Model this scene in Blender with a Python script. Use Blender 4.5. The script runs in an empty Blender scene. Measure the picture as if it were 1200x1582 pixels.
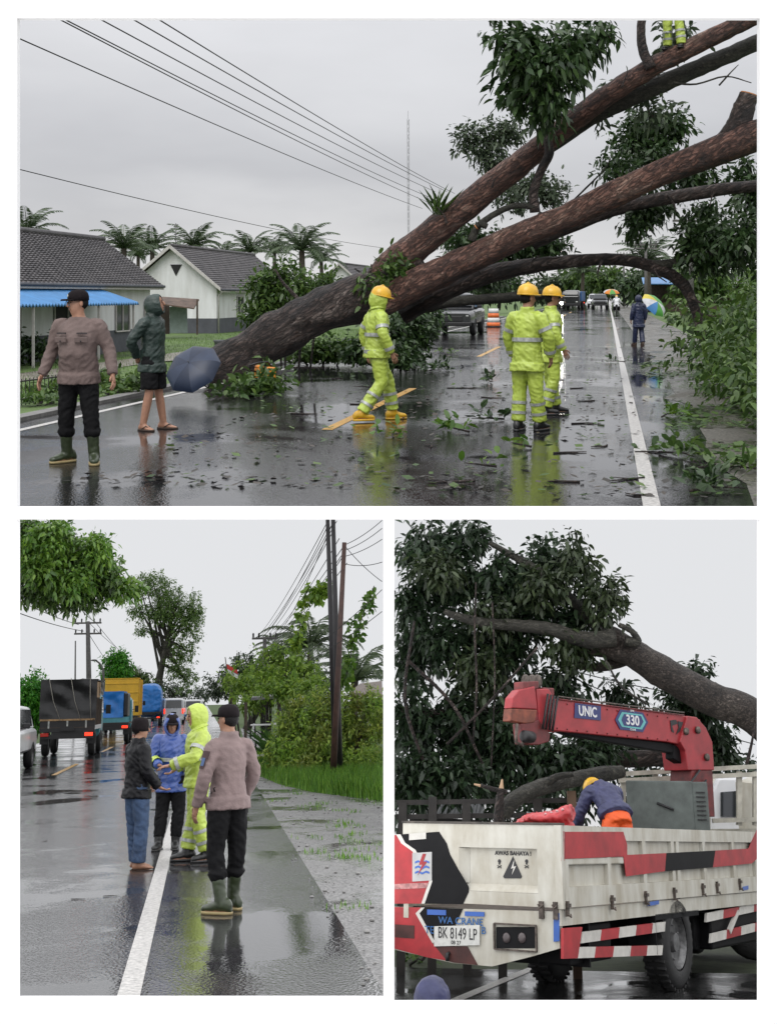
import bpy, bmesh, math, random
import numpy as np
from mathutils import Vector, Matrix, noise
rad = math.radians
random.seed(7)
C = bpy.context.scene.collection
scn = bpy.context.scene

# ------------------------------------------------------------------ camera
FPX, CX, HY = 2000.0, 600.0, 455.0          # focal length, centre column and eye-level row of a 1200 x 1582 picture
CAM = Vector((0, 0, 1.7))
cd = bpy.data.cameras.new('camera')
cam = bpy.data.objects.new('camera', cd); C.objects.link(cam)
cd.sensor_fit = 'VERTICAL'; cd.sensor_height = 36.0
cd.lens = FPX / 1582.0 * 36.0
cd.shift_y = -(791.0 - HY) / 1582.0
cd.clip_start = 0.1; cd.clip_end = 5000
cam.location = CAM; cam.rotation_euler = (rad(90), 0, 0)
scn.camera = cam
# ------------------------------------------------------------------ world: overcast sky
SUN_EL, SUN_AZ = 52.0, 200.0
w = bpy.data.worlds.new('World'); scn.world = w; w.use_nodes = True
nt = w.node_tree; nt.nodes.clear()
wo = nt.nodes.new('ShaderNodeOutputWorld'); bg = nt.nodes.new('ShaderNodeBackground')
sky = nt.nodes.new('ShaderNodeTexSky'); sky.sky_type = 'NISHITA'; sky.sun_disc = False
sky.sun_elevation = rad(SUN_EL); sky.sun_rotation = rad(SUN_AZ)
SKYLOW, SKYHIGH, SKYTOP = (0.74, 0.735, 0.745, 1), (0.52, 0.518, 0.54, 1), (1.55, 1.56, 1.62, 1)
def sky_nodes(nt, vec):
    """overcast colour by direction: pale band low down, greyer layer above it, brighter overhead, soft cloud streaks"""
    N, L = nt.nodes, nt.links
    nrm = N.new('ShaderNodeVectorMath'); nrm.operation = 'NORMALIZE'; L.new(vec, nrm.inputs[0])
    sep = N.new('ShaderNodeSeparateXYZ'); L.new(nrm.outputs[0], sep.inputs[0])
    ns = N.new('ShaderNodeTexNoise'); ns.inputs['Scale'].default_value = 3.2; ns.inputs['Detail'].default_value = 5
    mp = N.new('ShaderNodeMapping'); mp.inputs['Scale'].default_value = (1, 1, 3.2)
    L.new(nrm.outputs[0], mp.inputs[0]); L.new(mp.outputs[0], ns.inputs['Vector'])
    ad = N.new('ShaderNodeMath'); ad.operation = 'MULTIPLY_ADD'; ad.inputs[1].default_value = 0.22; 
    L.new(ns.outputs['Fac'], ad.inputs[0]); L.new(sep.outputs['Z'], ad.inputs[2])
    cr = N.new('ShaderNodeValToRGB'); L.new(ad.outputs[0], cr.inputs[0])
    e = cr.color_ramp.elements
    e[0].position = 0.10; e[0].color = SKYLOW
    e[1].position = 1.0; e[1].color = SKYTOP
    x = cr.color_ramp.elements.new(0.19); x.color = SKYHIGH
    x = cr.color_ramp.elements.new(0.30); x.color = (0.68, 0.678, 0.695, 1)
    return cr.outputs[0]
tc = nt.nodes.new('ShaderNodeTexCoord')
ov = sky_nodes(nt, tc.outputs['Generated'])
sm = nt.nodes.new('ShaderNodeVectorMath'); sm.operation = 'SCALE'; sm.inputs['Scale'].default_value = 0.10
nt.links.new(sky.outputs[0], sm.inputs[0])
mx = nt.nodes.new('ShaderNodeMix'); mx.data_type = 'RGBA'; mx.inputs[0].default_value = 0.93
nt.links.new(sm.outputs[0], mx.inputs[6]); nt.links.new(ov, mx.inputs[7])
nt.links.new(mx.outputs[2], bg.inputs[0]); bg.inputs[1].default_value = 1.0
nt.links.new(bg.outputs[0], wo.inputs[0])
# ------------------------------------------------------------------ sun (soft, behind cloud)
sd = bpy.data.lights.new('sun', 'SUN'); sd.energy = 1.5; sd.angle = rad(40); sd.color = (1, 0.97, 0.93)
so = bpy.data.objects.new('sun', sd); C.objects.link(so)
az = rad(SUN_AZ)
so.rotation_euler = Vector((math.sin(az) * math.cos(rad(SUN_EL)), math.cos(az) * math.cos(rad(SUN_EL)), math.sin(rad(SUN_EL)))).to_track_quat('Z', 'Y').to_euler()
so.location = (0, -20, 30)
vs = scn.view_settings; vs.view_transform = 'Standard'; vs.look = 'None'; vs.exposure = 0.14; vs.gamma = 1
vs.use_curve_mapping = False
scn.cycles.max_bounces = 6; scn.cycles.diffuse_bounces = 2; scn.cycles.glossy_bounces = 3; scn.cycles.transparent_max_bounces = 6

# ------------------------------------------------------------------ the three places, each a rigid piece of ground
class Frame:
    def __init__(s, h, pitch, yaw):
        s.h = h
        s.R = (Matrix.Rotation(rad(yaw), 3, 'Z') @ Matrix.Rotation(-rad(pitch), 3, 'X'))
        s.Ri = s.R.transposed()
        s.M = Matrix.Translation(CAM) @ s.R.to_4x4() @ Matrix.Translation((0, 0, -h))
    def ray(s, px, py):
        return s.Ri @ Vector(((px - CX) / FPX, 1, -(py - HY) / FPX))
F1 = Frame(1.7, 0, 0)
F2 = Frame(1.72, 17.36, 4.0)
F3 = Frame(1.65, 22.6, -2.5)
FR = F1
def G(px, py, z=0.0):
    d = FR.ray(px, py); t = (z - FR.h) / d.z
    return Vector((d.x * t, d.y * t, z))
def P(px, py, d):
    r = FR.ray(px, py); t = d / r.y
    return Vector((r.x * t, d, FR.h + r.z * t))

# ------------------------------------------------------------------ materials
MATS = {}
def mat(name, col, rough=0.6, var=0.12, scale=6.0, bump=0.0, bscale=40.0, metal=0.0, spec=0.5, coat=0.0, col2=None, island=0.0,
        emit=0.0, trans=0.0, rvar=0.0, stretch=None, alpha=1.0):
    if name in MATS: return MATS[name]
    m = bpy.data.materials.new(name); m.use_nodes = True; MATS[name] = m
    n, l = m.node_tree.nodes, m.node_tree.links
    b = n['Principled BSDF']
    col = tuple(col) + (1,) if len(col) == 3 else col
    if col2 is None: c2 = tuple(max(0, c * (1 - var * 2.2)) for c in col[:3]) + (1,)
    else: c2 = tuple(col2) + (1,)
    tcn = n.new('ShaderNodeTexCoord'); vec = tcn.outputs['Object']
    if stretch:
        mp = n.new('ShaderNodeMapping'); mp.inputs['Scale'].default_value = stretch; l.new(vec, mp.inputs[0]); vec = mp.outputs[0]
    ns = n.new('ShaderNodeTexNoise'); ns.inputs['Scale'].default_value = scale; ns.inputs['Detail'].default_value = 6
    ns.inputs['Roughness'].default_value = 0.62
    l.new(vec, ns.inputs['Vector'])
    cr = n.new('ShaderNodeValToRGB'); cr.color_ramp.elements[0].position = 0.32; cr.color_ramp.elements[1].position = 0.68
    cr.color_ramp.elements[0].color = c2; cr.color_ramp.elements[1].color = col
    l.new(ns.outputs['Fac'], cr.inputs[0]); out = cr.outputs[0]
    if island:
        gm = n.new('ShaderNodeNewGeometry'); hs = n.new('ShaderNodeHueSaturation')
        m1 = n.new('ShaderNodeMapRange'); m1.inputs[3].default_value = 1 - island; m1.inputs[4].default_value = 1 + island
        l.new(gm.outputs['Random Per Island'], m1.inputs[0]); l.new(m1.outputs[0], hs.inputs['Value'])
        m2 = n.new('ShaderNodeMapRange'); m2.inputs[3].default_value = 0.515; m2.inputs[4].default_value = 0.48
        l.new(gm.outputs['Random Per Island'], m2.inputs[0]); l.new(m2.outputs[0], hs.inputs['Hue'])
        l.new(out, hs.inputs['Color']); out = hs.outputs[0]
    l.new(out, b.inputs['Base Color'])
    b.inputs['Roughness'].default_value = rough; b.inputs['Metallic'].default_value = metal
    b.inputs['Specular IOR Level'].default_value = spec
    if coat: b.inputs['Coat Weight'].default_value = coat; b.inputs['Coat Roughness'].default_value = 0.12
    if rvar:
        mr = n.new('ShaderNodeMapRange'); mr.inputs[3].default_value = max(0.02, rough - rvar); mr.inputs[4].default_value = rough + rvar
        mr.inputs[1].default_value = 0.35; mr.inputs[2].default_value = 0.65
        l.new(ns.outputs['Fac'], mr.inputs[0]); l.new(mr.outputs[0], b.inputs['Roughness'])
    if bump:
        n2 = n.new('ShaderNodeTexNoise'); n2.inputs['Scale'].default_value = bscale; n2.inputs['Detail'].default_value = 4
        l.new(vec, n2.inputs['Vector'])
        bp = n.new('ShaderNodeBump'); bp.inputs['Strength'].default_value = min(1, bump); bp.inputs['Distance'].default_value = 0.02
        l.new(n2.outputs['Fac'], bp.inputs['Height']); l.new(bp.outputs[0], b.inputs['Normal'])
    if emit:
        b.inputs['Emission Color'].default_value = col; b.inputs['Emission Strength'].default_value = emit
    if trans:
        # thin leaf / cloth: some light passes through
        tr = n.new('ShaderNodeBsdfTranslucent'); mxs = n.new('ShaderNodeMixShader'); mxs.inputs[0].default_value = trans
        l.new(out, tr.inputs[0]); l.new(b.outputs[0], mxs.inputs[1]); l.new(tr.outputs[0], mxs.inputs[2])
        l.new(mxs.outputs[0], n['Material Output'].inputs[0])
    return m

def wet_mat(name, dark, light, rlo=0.06, rhi=0.34, grain=90.0, puddle=0.45, bump=0.5):
    """rained-on surface: stone grain, films of standing water with low roughness"""
    if name in MATS: return MATS[name]
    m = bpy.data.materials.new(name); m.use_nodes = True; MATS[name] = m
    n, l = m.node_tree.nodes, m.node_tree.links; b = n['Principled BSDF']
    t = n.new('ShaderNodeTexCoord')
    big = n.new('ShaderNodeTexNoise'); big.inputs['Scale'].default_value = puddle; big.inputs['Detail'].default_value = 7
    big.inputs['Roughness'].default_value = 0.6; big.inputs['Distortion'].default_value = 0.6
    fine = n.new('ShaderNodeTexNoise'); fine.inputs['Scale'].default_value = grain; fine.inputs['Detail'].default_value = 3
    vor = n.new('ShaderNodeTexVoronoi'); vor.inputs['Scale'].default_value = grain * 0.7
    for x in (big, fine, vor): l.new(t.outputs['Object'], x.inputs['Vector'])
    mask = n.new('ShaderNodeValToRGB'); mask.color_ramp.elements[0].position = 0.40; mask.color_ramp.elements[1].position = 0.56
    l.new(big.outputs['Fac'], mask.inputs[0])
    cr = n.new('ShaderNodeValToRGB'); cr.color_ramp.elements[0].color = tuple(dark) + (1,); cr.color_ramp.elements[1].color = tuple(light) + (1,)
    cr.color_ramp.elements[0].position = 0.35; cr.color_ramp.elements[1].position = 0.72
    l.new(fine.outputs['Fac'], cr.inputs[0])
    l.new(cr.outputs[0], b.inputs['Base Color'])
    mr = n.new('ShaderNodeMapRange'); mr.inputs[3].default_value = rlo; mr.inputs[4].default_value = rhi
    l.new(mask.outputs[0], mr.inputs[0]); l.new(mr.outputs[0], b.inputs['Roughness'])
    bs = n.new('ShaderNodeMapRange'); bs.inputs[3].default_value = bump * 0.10; bs.inputs[4].default_value = bump
    l.new(mask.outputs[0], bs.inputs[0])
    bp = n.new('ShaderNodeBump'); bp.inputs['Distance'].default_value = 0.006
    l.new(vor.outputs['Distance'], bp.inputs['Height']); l.new(bs.outputs[0], bp.inputs['Strength'])
    l.new(bp.outputs[0], b.inputs['Normal'])
    b.inputs['Specular IOR Level'].default_value = 0.5
    return m

# ------------------------------------------------------------------ mesh helpers
def link(o, parent=None, M=None):
    C.objects.link(o)
    if parent is not None: o.parent = parent
    else: o.matrix_world = FR.M if M is None else FR.M @ M
    return o
def tag(o, label=None, cat=None, group=None, kind=None):
    if label: o['label'] = label
    if cat: o['category'] = cat
    if group: o['group'] = group
    if kind: o['kind'] = kind
    return o
def thing(name, label, cat, loc=(0, 0, 0), rz=0.0, group=None, scale=1.0):
    o = bpy.data.objects.new(name, None); o.empty_display_size = 0.2
    link(o, None, Matrix.Translation(loc) @ Matrix.Rotation(rad(rz), 4, 'Z') @ Matrix.Scale(scale, 4))
    return tag(o, label, cat, group)
def catmull(pts, n):
    """resample a polyline (list of tuples of floats) smoothly, n points per span"""
    p = np.array(pts, float); out = []
    q = np.vstack([2 * p[0] - p[1], p, 2 * p[-1] - p[-2]])
    for i in range(len(p) - 1):
        a, b, c, d = q[i:i + 4]
        for k in range(n):
            t = k / n
            out.append(0.5 * ((2 * b) + (c - a) * t + (2 * a - 5 * b + 4 * c - d) * t * t + (3 * b - a - 3 * c + d) * t ** 3))
    out.append(p[-1]); return np.array(out)
class MB:
    def __init__(s): s.v = []; s.f = []; s.m = []; s.cur = 0
    def face(s, idx): s.f.append(tuple(idx)); s.m.append(s.cur)
    def poly(s, pts):
        k = len(s.v); s.v += [Vector(p) for p in pts]; s.face(range(k, k + len(pts)))
    def box(s, c, d, R=None):
        k = len(s.v); c = Vector(c)
        for z in (-.5, .5):
            for x, y in ((-.5, -.5), (.5, -.5), (.5, .5), (-.5, .5)):
                q = Vector((x * d[0], y * d[1], z * d[2]))
                s.v.append(c + (R @ q if R is not None else q))
        for q in ((3, 2, 1, 0), (4, 5, 6, 7), (0, 1, 5, 4), (1, 2, 6, 5), (2, 3, 7, 6), (3, 0, 4, 7)):
            s.face([k + i for i in q])
    def bar(s, a, b, wx, wy=None, up=(0, 0, 1)):
        a, b = Vector(a), Vector(b); d = b - a; L = d.length; z = d.normalized(); up = Vector(up)
        x = up.cross(z)
        if x.length < 1e-3: x = Vector((1, 0, 0)).cross(z)
        x.normalize(); y = z.cross(x)
        s.box((a + b) / 2, (wx, wy or wx, L), Matrix((x, y, z)).transposed())
    def ring(s, c, ax, ay, rx, ry, n, pw=1.0):
        k = len(s.v)
        for i in range(n):
            t = 2 * math.pi * i / n; cx, sy = math.cos(t), math.sin(t)
            if pw != 1.0: cx = math.copysign(abs(cx) ** pw, cx); sy = math.copysign(abs(sy) ** pw, sy)
            s.v.append(c + ax * (cx * rx) + ay * (sy * ry))
        return k
    def loft(s, rings, n=12, caps=(True, True), pw=1.0):
        """rings: (centre, axis x, axis y, rx, ry)"""
        ks = [s.ring(*r, n, pw) for r in rings]
        for a, b in zip(ks, ks[1:]):
            for i in range(n): s.face((a + i, a + (i + 1) % n, b + (i + 1) % n, b + i))
        if caps[0]: s.face([ks[0] + i for i in reversed(range(n))])
        if caps[1]: s.face([ks[-1] + i for i in range(n)])
    def tube(s, pts, radii, n=8, wob=0.0, caps=(True, True), seed=0.0):
        pts = [Vector(p) for p in pts]
        if not hasattr(radii, '__len__'): radii = [radii] * len(pts)
        u = None; ks = []
        for i, p in enumerate(pts):
            t = (pts[min(i + 1, len(pts) - 1)] - pts[max(i - 1, 0)]).normalized()
            if u is None:
                u = t.orthogonal().normalized()
            u = (u - t * u.dot(t)).normalized(); v = t.cross(u)
            k = len(s.v); ks.append(k)
            for j in range(n):
                a = 2 * math.pi * j / n; r = radii[i]; d = u * math.cos(a) + v * math.sin(a)
                if wob: r *= 1 + wob * noise.noise((p + d * r) * (1.1 / max(radii[i], .02)) * 0.5 + Vector((seed, 0, 0))) + wob * .6 * noise.noise((p + d * r) * (3 / max(radii[i], .02)) * .5)
                s.v.append(p + d * r)
        for a, b in zip(ks, ks[1:]):
            for j in range(n): s.face((a + j, a + (j + 1) % n, b + (j + 1) % n, b + j))
        if caps[0]: s.face([ks[0] + j for j in reversed(range(n))])
        if caps[1]: s.face([ks[-1] + j for j in range(n)])
    def limb(s, ctrl, n=12, per=5, wob=0.0, seed=0.0):
        """ctrl: (x, y, z, radius) control points of a branch"""
        q = catmull([tuple(c) for c in ctrl], per)
        s.tube([Vector(a[:3]) for a in q], [max(.004, a[3]) for a in q], n, wob, seed=seed)
    def lathe(s, prof, n=16, M=None, caps=True):
        M = M or Matrix.Identity(4); ks = []
        for r, z in prof:
            k = len(s.v); ks.append(k)
            for j in range(n):
                a = 2 * math.pi * j / n
                s.v.append(M @ Vector((r * math.cos(a), r * math.sin(a), z)))
        for a, b in zip(ks, ks[1:]):
            for j in range(n): s.face((a + j, a + (j + 1) % n, b + (j + 1) % n, b + j))
        if caps:
            s.face([ks[0] + j for j in reversed(range(n))]); s.face([ks[-1] + j for j in range(n)])
    def ell(s, c, r, n=12, k=7, R=None):
        c = Vector(c); rings = []
        R = R or Matrix.Identity(3)
        X, Y, Z = R @ Vector((1, 0, 0)), R @ Vector((0, 1, 0)), R @ Vector((0, 0, 1))
        for i in range(k + 1):
            t = -math.pi / 2 + math.pi * i / k; q = max(0.06, math.cos(t))
            rings.append((c + Z * (r[2] * math.sin(t)), X, Y, r[0] * q, r[1] * q))
        s.loft(rings, n)
    def prism(s, poly, vec):
        """poly: list of 3D points, extruded by vec"""
        k = len(s.v); n = len(poly); vec = Vector(vec)
        s.v += [Vector(p) for p in poly] + [Vector(p) + vec for p in poly]
        s.face([k + i for i in reversed(range(n))]); s.face([k + n + i for i in range(n)])
        for i in range(n): s.face((k + i, k + (i + 1) % n, k + n + (i + 1) % n, k + n + i))
    def mesh(s, name, mats=None, smooth=False, fix=True):
        me = bpy.data.meshes.new(name); me.from_pydata([tuple(x) for x in s.v], [], s.f)
        if mats:
            for m in (mats if isinstance(mats, (list, tuple)) else [mats]): me.materials.append(m)
        me.polygons.foreach_set('material_index', s.m)
        if fix:
            bm = bmesh.new(); bm.from_mesh(me); bmesh.ops.recalc_face_normals(bm, faces=bm.faces); bm.to_mesh(me); bm.free()
        if smooth: me.polygons.foreach_set('use_smooth', [True] * len(me.polygons))
        me.update(); return me
    def build(s, name, mats, parent=None, smooth=False, bevel=0.0, auto=None, fix=True, M=None):
        me = s.mesh(name, mats, smooth, fix)
        o = bpy.data.objects.new(name, me); link(o, parent, M)
        if bevel:
            b = o.modifiers.new('bevel', 'BEVEL'); b.width = bevel; b.segments = 2; b.limit_method = 'ANGLE'; b.angle_limit = rad(35)
        if auto:
            bm = bmesh.new(); bm.from_mesh(me)
            for e in bm.edges:
                e.smooth = not (len(e.link_faces) == 2 and e.calc_face_angle(0) > rad(auto))
            bm.to_mesh(me); bm.free(); me.polygons.foreach_set('use_smooth', [True] * len(me.polygons))
        return o
def np_mesh(name, V, nper, m):
    """V: (n, nper, 3) array of separate polygons"""
    n = len(V); me = bpy.data.meshes.new(name)
    me.vertices.add(n * nper); me.vertices.foreach_set('co', np.ascontiguousarray(V, np.float32).ravel())
    me.loops.add(n * nper); me.loops.foreach_set('vertex_index', np.arange(n * nper, dtype=np.int32))
    me.polygons.add(n); me.polygons.foreach_set('loop_start', np.arange(n, dtype=np.int32) * nper)
    me.materials.append(m); me.update(calc_edges=True); return me
def wx(p):
    """world x of local points (n,3)"""
    R = np.array(FR.M)[0]; return p @ R[:3] + R[3]
def unit(a): return a / np.maximum(np.linalg.norm(a, axis=-1, keepdims=True), 1e-6)
def leaf_arrays(blobs, n, size, rng, droop=0.35, aspect=0.42, cluster=12, shell=0.45, spread=2.2, pend=0.0):
    wts = np.array([b[2] if len(b) > 2 else b[1][0] * b[1][1] * b[1][2] for b in blobs], float); wts /= wts.sum()
    nc = max(1, n // cluster); pick = rng.choice(len(blobs), nc, p=wts)
    cen = np.array([tuple(b[0]) for b in blobs])[pick]; rr = np.array([tuple(b[1]) for b in blobs])[pick]
    d = unit(rng.normal(size=(nc, 3))); q = rng.random((nc, 1)) ** shell
    # uneven outline: the radius swells and shrinks with direction
    wobble = 1 + 0.22 * np.sin(d[:, :1] * 5 + cen[:, :1]) + 0.18 * np.sin(d[:, 2:] * 7 + cen[:, 1:2] * 3)
    c = cen + d * rr * q * wobble
    tw = unit(d + rng.normal(size=(nc, 3)) * 0.7 + np.array([0, 0, -pend]))
    k = cluster; N = nc * k
    c = np.repeat(c, k, 0); tw = np.repeat(tw, k, 0)
    s = size * (0.42 + 0.95 * rng.random((N, 1)))
    pos = c + tw * (rng.random((N, 1)) - .3) * size * spread + rng.normal(size=(N, 3)) * size * 0.38 * spread * .6
    ax = unit(tw * 0.8 + rng.normal(size=(N, 3)) * 0.75 + np.array([0, 0, -droop]))
    side = unit(np.cross(ax, rng.normal(size=(N, 3)) * .6 + np.array([0, 0, 1.0])))
    up = np.cross(side, ax)
    L = s; W = s * aspect
    dn = np.array([0, 0, -1.0]) * L * (0.05 + .25 * rng.random((N, 1))); f = up * W * .14
    V = np.stack([pos, pos + ax * L * .28 + side * W * .42 + f, pos + ax * L * .66 + side * W * .40 + f + dn * .35, pos + ax * L + dn, pos + ax * L * .66 - side * W * .40 + f + dn * .35, pos + ax * L * .28 - side * W * .42 + f], 1)
    return V
def leaf_mass(name, blobs, n, size, m, seed=1, parent=None, keep=None, zmin=None, **kw):
    rng = np.random.default_rng(seed); V = leaf_arrays(blobs, n, size, rng, **kw)
    if zmin is not None: V = V[V[:, :, 2].min(1) > zmin]
    if keep is not None: V = V[keep(V)]
    o = bpy.data.objects.new(name, np_mesh(name, V, 6, m)); link(o, parent); return o
def blades(name, pts, h, wdt, m, seed=1, parent=None, lean=0.5):
    """grass blades standing on pts (n,3)"""
    rng = np.random.default_rng(seed); n = len(pts)
    a = rng.random(n) * 6.283; hh = h * (0.5 + rng.random((n, 1)))
    d = np.stack([np.cos(a), np.sin(a), np.zeros(n)], 1); s = np.stack([-np.sin(a), np.cos(a), np.zeros(n)], 1)
    ln = d * hh * lean * rng.random((n, 1)); up = np.array([0, 0, 1.0])
    V = np.stack([pts - s * wdt, pts + s * wdt, pts + up * hh * .6 + ln * .45 + s * wdt * .7, pts + up * hh + ln, pts + up * hh * .6 + ln * .45 - s * wdt * .7], 1)
    o = bpy.data.objects.new(name, np_mesh(name, V, 5, m)); link(o, parent); return o
def lettering(text, size, parent, M, m, name='lettering', depth=0.002, align='CENTER', sx=1.0, bold=0.0):
    cu = bpy.data.curves.new(name, 'FONT'); cu.body = text; cu.size = size; cu.align_x = align; cu.align_y = 'CENTER'
    cu.extrude = depth; cu.offset = bold
    t = bpy.data.objects.new(name, cu); C.objects.link(t)
    me = bpy.data.meshes.new_from_object(t.evaluated_get(bpy.context.evaluated_depsgraph_get()))
    bpy.data.objects.remove(t); bpy.data.curves.remove(cu)
    me.materials.clear(); me.materials.append(m); me.transform(M @ Matrix.Scale(sx, 4, (1, 0, 0)))
    o = bpy.data.objects.new(name, me); return link(o, parent)
def copy_tree(o, M=None):
    c = o.copy(); C.objects.link(c)
    if M is not None: c.matrix_world = FR.M @ M
    for ch in list(o.children):
        d = ch.copy(); C.objects.link(d); d.parent = c
        for g in list(ch.children):
            e = g.copy(); C.objects.link(e); e.parent = d
    return c

# ------------------------------------------------------------------ setting shared by the three places
WALL_Y = 6.5
def wall_pt(px, py): return ((px - CX) / FPX * WALL_Y, CAM.z - (py - HY) / FPX * WALL_Y)
white = mat('white_board', (0.90, 0.90, 0.90), 0.85, var=0.0)
def build_wall():
    xs = [-420, 31.5, 592, 609, 1168.5, 1620]; ys = [-140, 31.5, 782, 800, 1538.5, 1545, 1800]
    solid = np.ones((5, 6), bool)
    solid[1:4, 1] = False
    solid[1, 3] = False; solid[3, 3] = False; solid[3, 4] = False
    X = [wall_pt(x, 0)[0] for x in xs]; Z = [wall_pt(0, y)[1] for y in ys]
    m = MB(); T = 0.05
    for i in range(5):
        for j in range(6):
            if not solid[i, j]: continue
            x0, x1, z1, z0 = X[i], X[i + 1], Z[j], Z[j + 1]; y0, y1 = WALL_Y - T, WALL_Y
            m.poly([(x0, y0, z0), (x1, y0, z0), (x1, y0, z1), (x0, y0, z1)])
            m.poly([(x1, y1, z0), (x0, y1, z0), (x0, y1, z1), (x1, y1, z1)])
            sd = lambda a, b: 0 <= a < 5 and 0 <= b < 6 and solid[a, b]
            if not sd(i - 1, j): m.poly([(x0, y1, z0), (x0, y0, z0), (x0, y0, z1), (x0, y1, z1)])
            if not sd(i + 1, j): m.poly([(x1, y0, z0), (x1, y1, z0), (x1, y1, z1), (x1, y0, z1)])
            if not sd(i, j - 1): m.poly([(x0, y0, z1), (x1, y0, z1), (x1, y1, z1), (x0, y1, z1)])
            if not sd(i, j + 1): m.poly([(x0, y1, z0), (x1, y1, z0), (x1, y0, z0), (x0, y0, z0)])
    return tag(m.build('display_wall', white, fix=False), kind='structure')
FR = F1
build_wall()
m = MB(); m.poly([(-14, -14, -2.7), (14, -14, -2.7), (14, 6.4, -2.7), (-14, 6.4, -2.7)])
tag(m.build('forecourt', mat('forecourt_concrete', (.45, .44, .42), .8, bump=.2)), kind='structure')
# sill board between the upper opening and the edge of the upper ground
def at_row(row, y): return CAM.z - (row - HY) / FPX * y
m = MB()
for r0, x in ((788.5, 1), (792.5, -1)):
    q = [(-8, WALL_Y, at_row(r0, WALL_Y)), (8, WALL_Y, at_row(r0, WALL_Y)), (8, 10.22, at_row(r0, 10.22)), (-8, 10.22, at_row(r0, 10.22))]
    m.poly(q if x > 0 else q[::-1])
tag(m.build('sill_board', white, fix=False), kind='structure')
# overcast sky over the two lower places (they lie under the upper ground): a closed shell that gives off sky light
def sky_shell_mat():
    mm = bpy.data.materials.new('overcast_sky'); mm.use_nodes = True
    n, l = mm.node_tree.nodes, mm.node_tree.links; n.clear()
    o = n.new('ShaderNodeOutputMaterial'); e = n.new('ShaderNodeEmission')
    g = n.new('ShaderNodeNewGeometry'); sb = n.new('ShaderNodeVectorMath'); sb.operation = 'SUBTRACT'
    sb.inputs[1].default_value = (0, 14, -5)
    l.new(g.outputs['Position'], sb.inputs[0])
    nr = n.new('ShaderNodeVectorMath'); nr.operation = 'NORMALIZE'; l.new(sb.outputs[0], nr.inputs[0])
    sp = n.new('ShaderNodeSeparateXYZ'); l.new(nr.outputs[0], sp.inputs[0])
    ns = n.new('ShaderNodeTexNoise'); ns.inputs['Scale'].default_value = 5; ns.inputs['Detail'].default_value = 5
    l.new(nr.outputs[0], ns.inputs['Vector'])
    ad = n.new('ShaderNodeMath'); ad.operation = 'MULTIPLY_ADD'; ad.inputs[1].default_value = 0.30
    l.new(ns.outputs['Fac'], ad.inputs[0]); l.new(sp.outputs['Z'], ad.inputs[2])
    cr = n.new('ShaderNodeValToRGB'); l.new(ad.outputs[0], cr.inputs[0])
    cr.color_ramp.elements[0].position = 0.0; cr.color_ramp.elements[0].color = (0.70, 0.71, 0.73, 1)
    cr.color_ramp.elements[1].position = 1.0; cr.color_ramp.elements[1].color = (2.0, 2.0, 2.05, 1)
    l.new(cr.outputs[0], e.inputs[0]); e.inputs[1].default_value = 1.0; l.new(e.outputs[0], o.inputs[0])
    mm.cycles.emission_sampling = 'NONE'; return mm
skym = sky_shell_mat()
m = MB(); zt, zb, yb, xa = -0.045, -420.0, 1100.0, 420.0
r = 796.0
for sx in (-1, 1):
    x0, x1 = sx * 0.012, sx * xa
    m.poly([(x0, WALL_Y + .01, at_row(r, WALL_Y)), (sx * 12, WALL_Y + .01, at_row(r, WALL_Y)), (sx * 12, 10.2, zt), (x0, 10.2, zt)])
    m.poly([(x0, 10.2, zt), (sx * 12, 10.2, zt), (x1, 40, -3), (x0, 40, -3)])
    m.poly([(x0, 40, -3), (x1, 40, -3), (x1, yb, -3), (x0, yb, -3)])
    m.poly([(x0, yb, -3), (x1, yb, -3), (x1, yb, zb), (x0, yb, zb)])
    m.poly([(x0, WALL_Y + .01, at_row(r, WALL_Y)), (x0, 10.2, zt), (x0, 40, -3), (x0, yb, -3), (x0, yb, zb), (x0, WALL_Y + .01, -40)])
    m.poly([(sx * 12, WALL_Y, at_row(r, WALL_Y)), (sx * 12, 10.2, zt), (x1, 40, -3), (x1, yb, -3), (x1, yb, zb), (sx * 12, WALL_Y, -40)])
tag(m.build('sky', skym, fix=False), kind='structure')
# ------------------------------------------------------------------ people
SKIN = mat('skin', (0.30, 0.155, 0.095), 0.5, var=0.10, scale=30)
SKIN2 = mat('skin_light', (0.38, 0.20, 0.13), 0.5, var=0.10, scale=30)
HAIR = mat('black_hair', (0.008, 0.007, 0.007), 0.6, spec=.2, var=0.2, scale=80, bump=.4, bscale=120)
EYE = mat('eye_dark', (0.02, 0.015, 0.012), 0.15, var=0)
LIP = mat('lip', (0.22, 0.085, 0.07), 0.5, var=0.05)
LIME = mat('lime_rainwear', (0.43, 0.55, 0.08), 0.42, var=0.10, col2=(.30, .38, .055), scale=4, bump=.45, bscale=18, coat=.12)
STRIP = mat('reflective_tape', (0.46, 0.48, 0.45), 0.35, var=0.25, scale=18, metal=.25)
KHAKI = mat('brown_grey_uniform', (0.15, 0.108, 0.098), 0.8, var=0.10, scale=9, bump=.25, bscale=60)
KHAKI2 = mat('taupe_uniform', (0.205, 0.148, 0.142), 0.8, var=0.10, scale=9, bump=.25, bscale=60)
BLACKCL = mat('black_cloth', (0.009, 0.009, 0.010), 0.8, spec=.15, var=0.2, scale=12, bump=.2, bscale=50)
BLACKJK = mat('black_wet_jacket', (0.007, 0.007, 0.009), 0.45, spec=.2, var=0.2, scale=8, bump=.4, bscale=22)
GREENJK = mat('dark_green_jacket', (0.022, 0.042, 0.035), 0.45, var=0.2, scale=8, bump=.4, bscale=22)
JEANS = mat('blue_jeans', (0.045, 0.085, 0.17), 0.8, var=0.28, scale=7, bump=.3, bscale=90)
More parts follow.
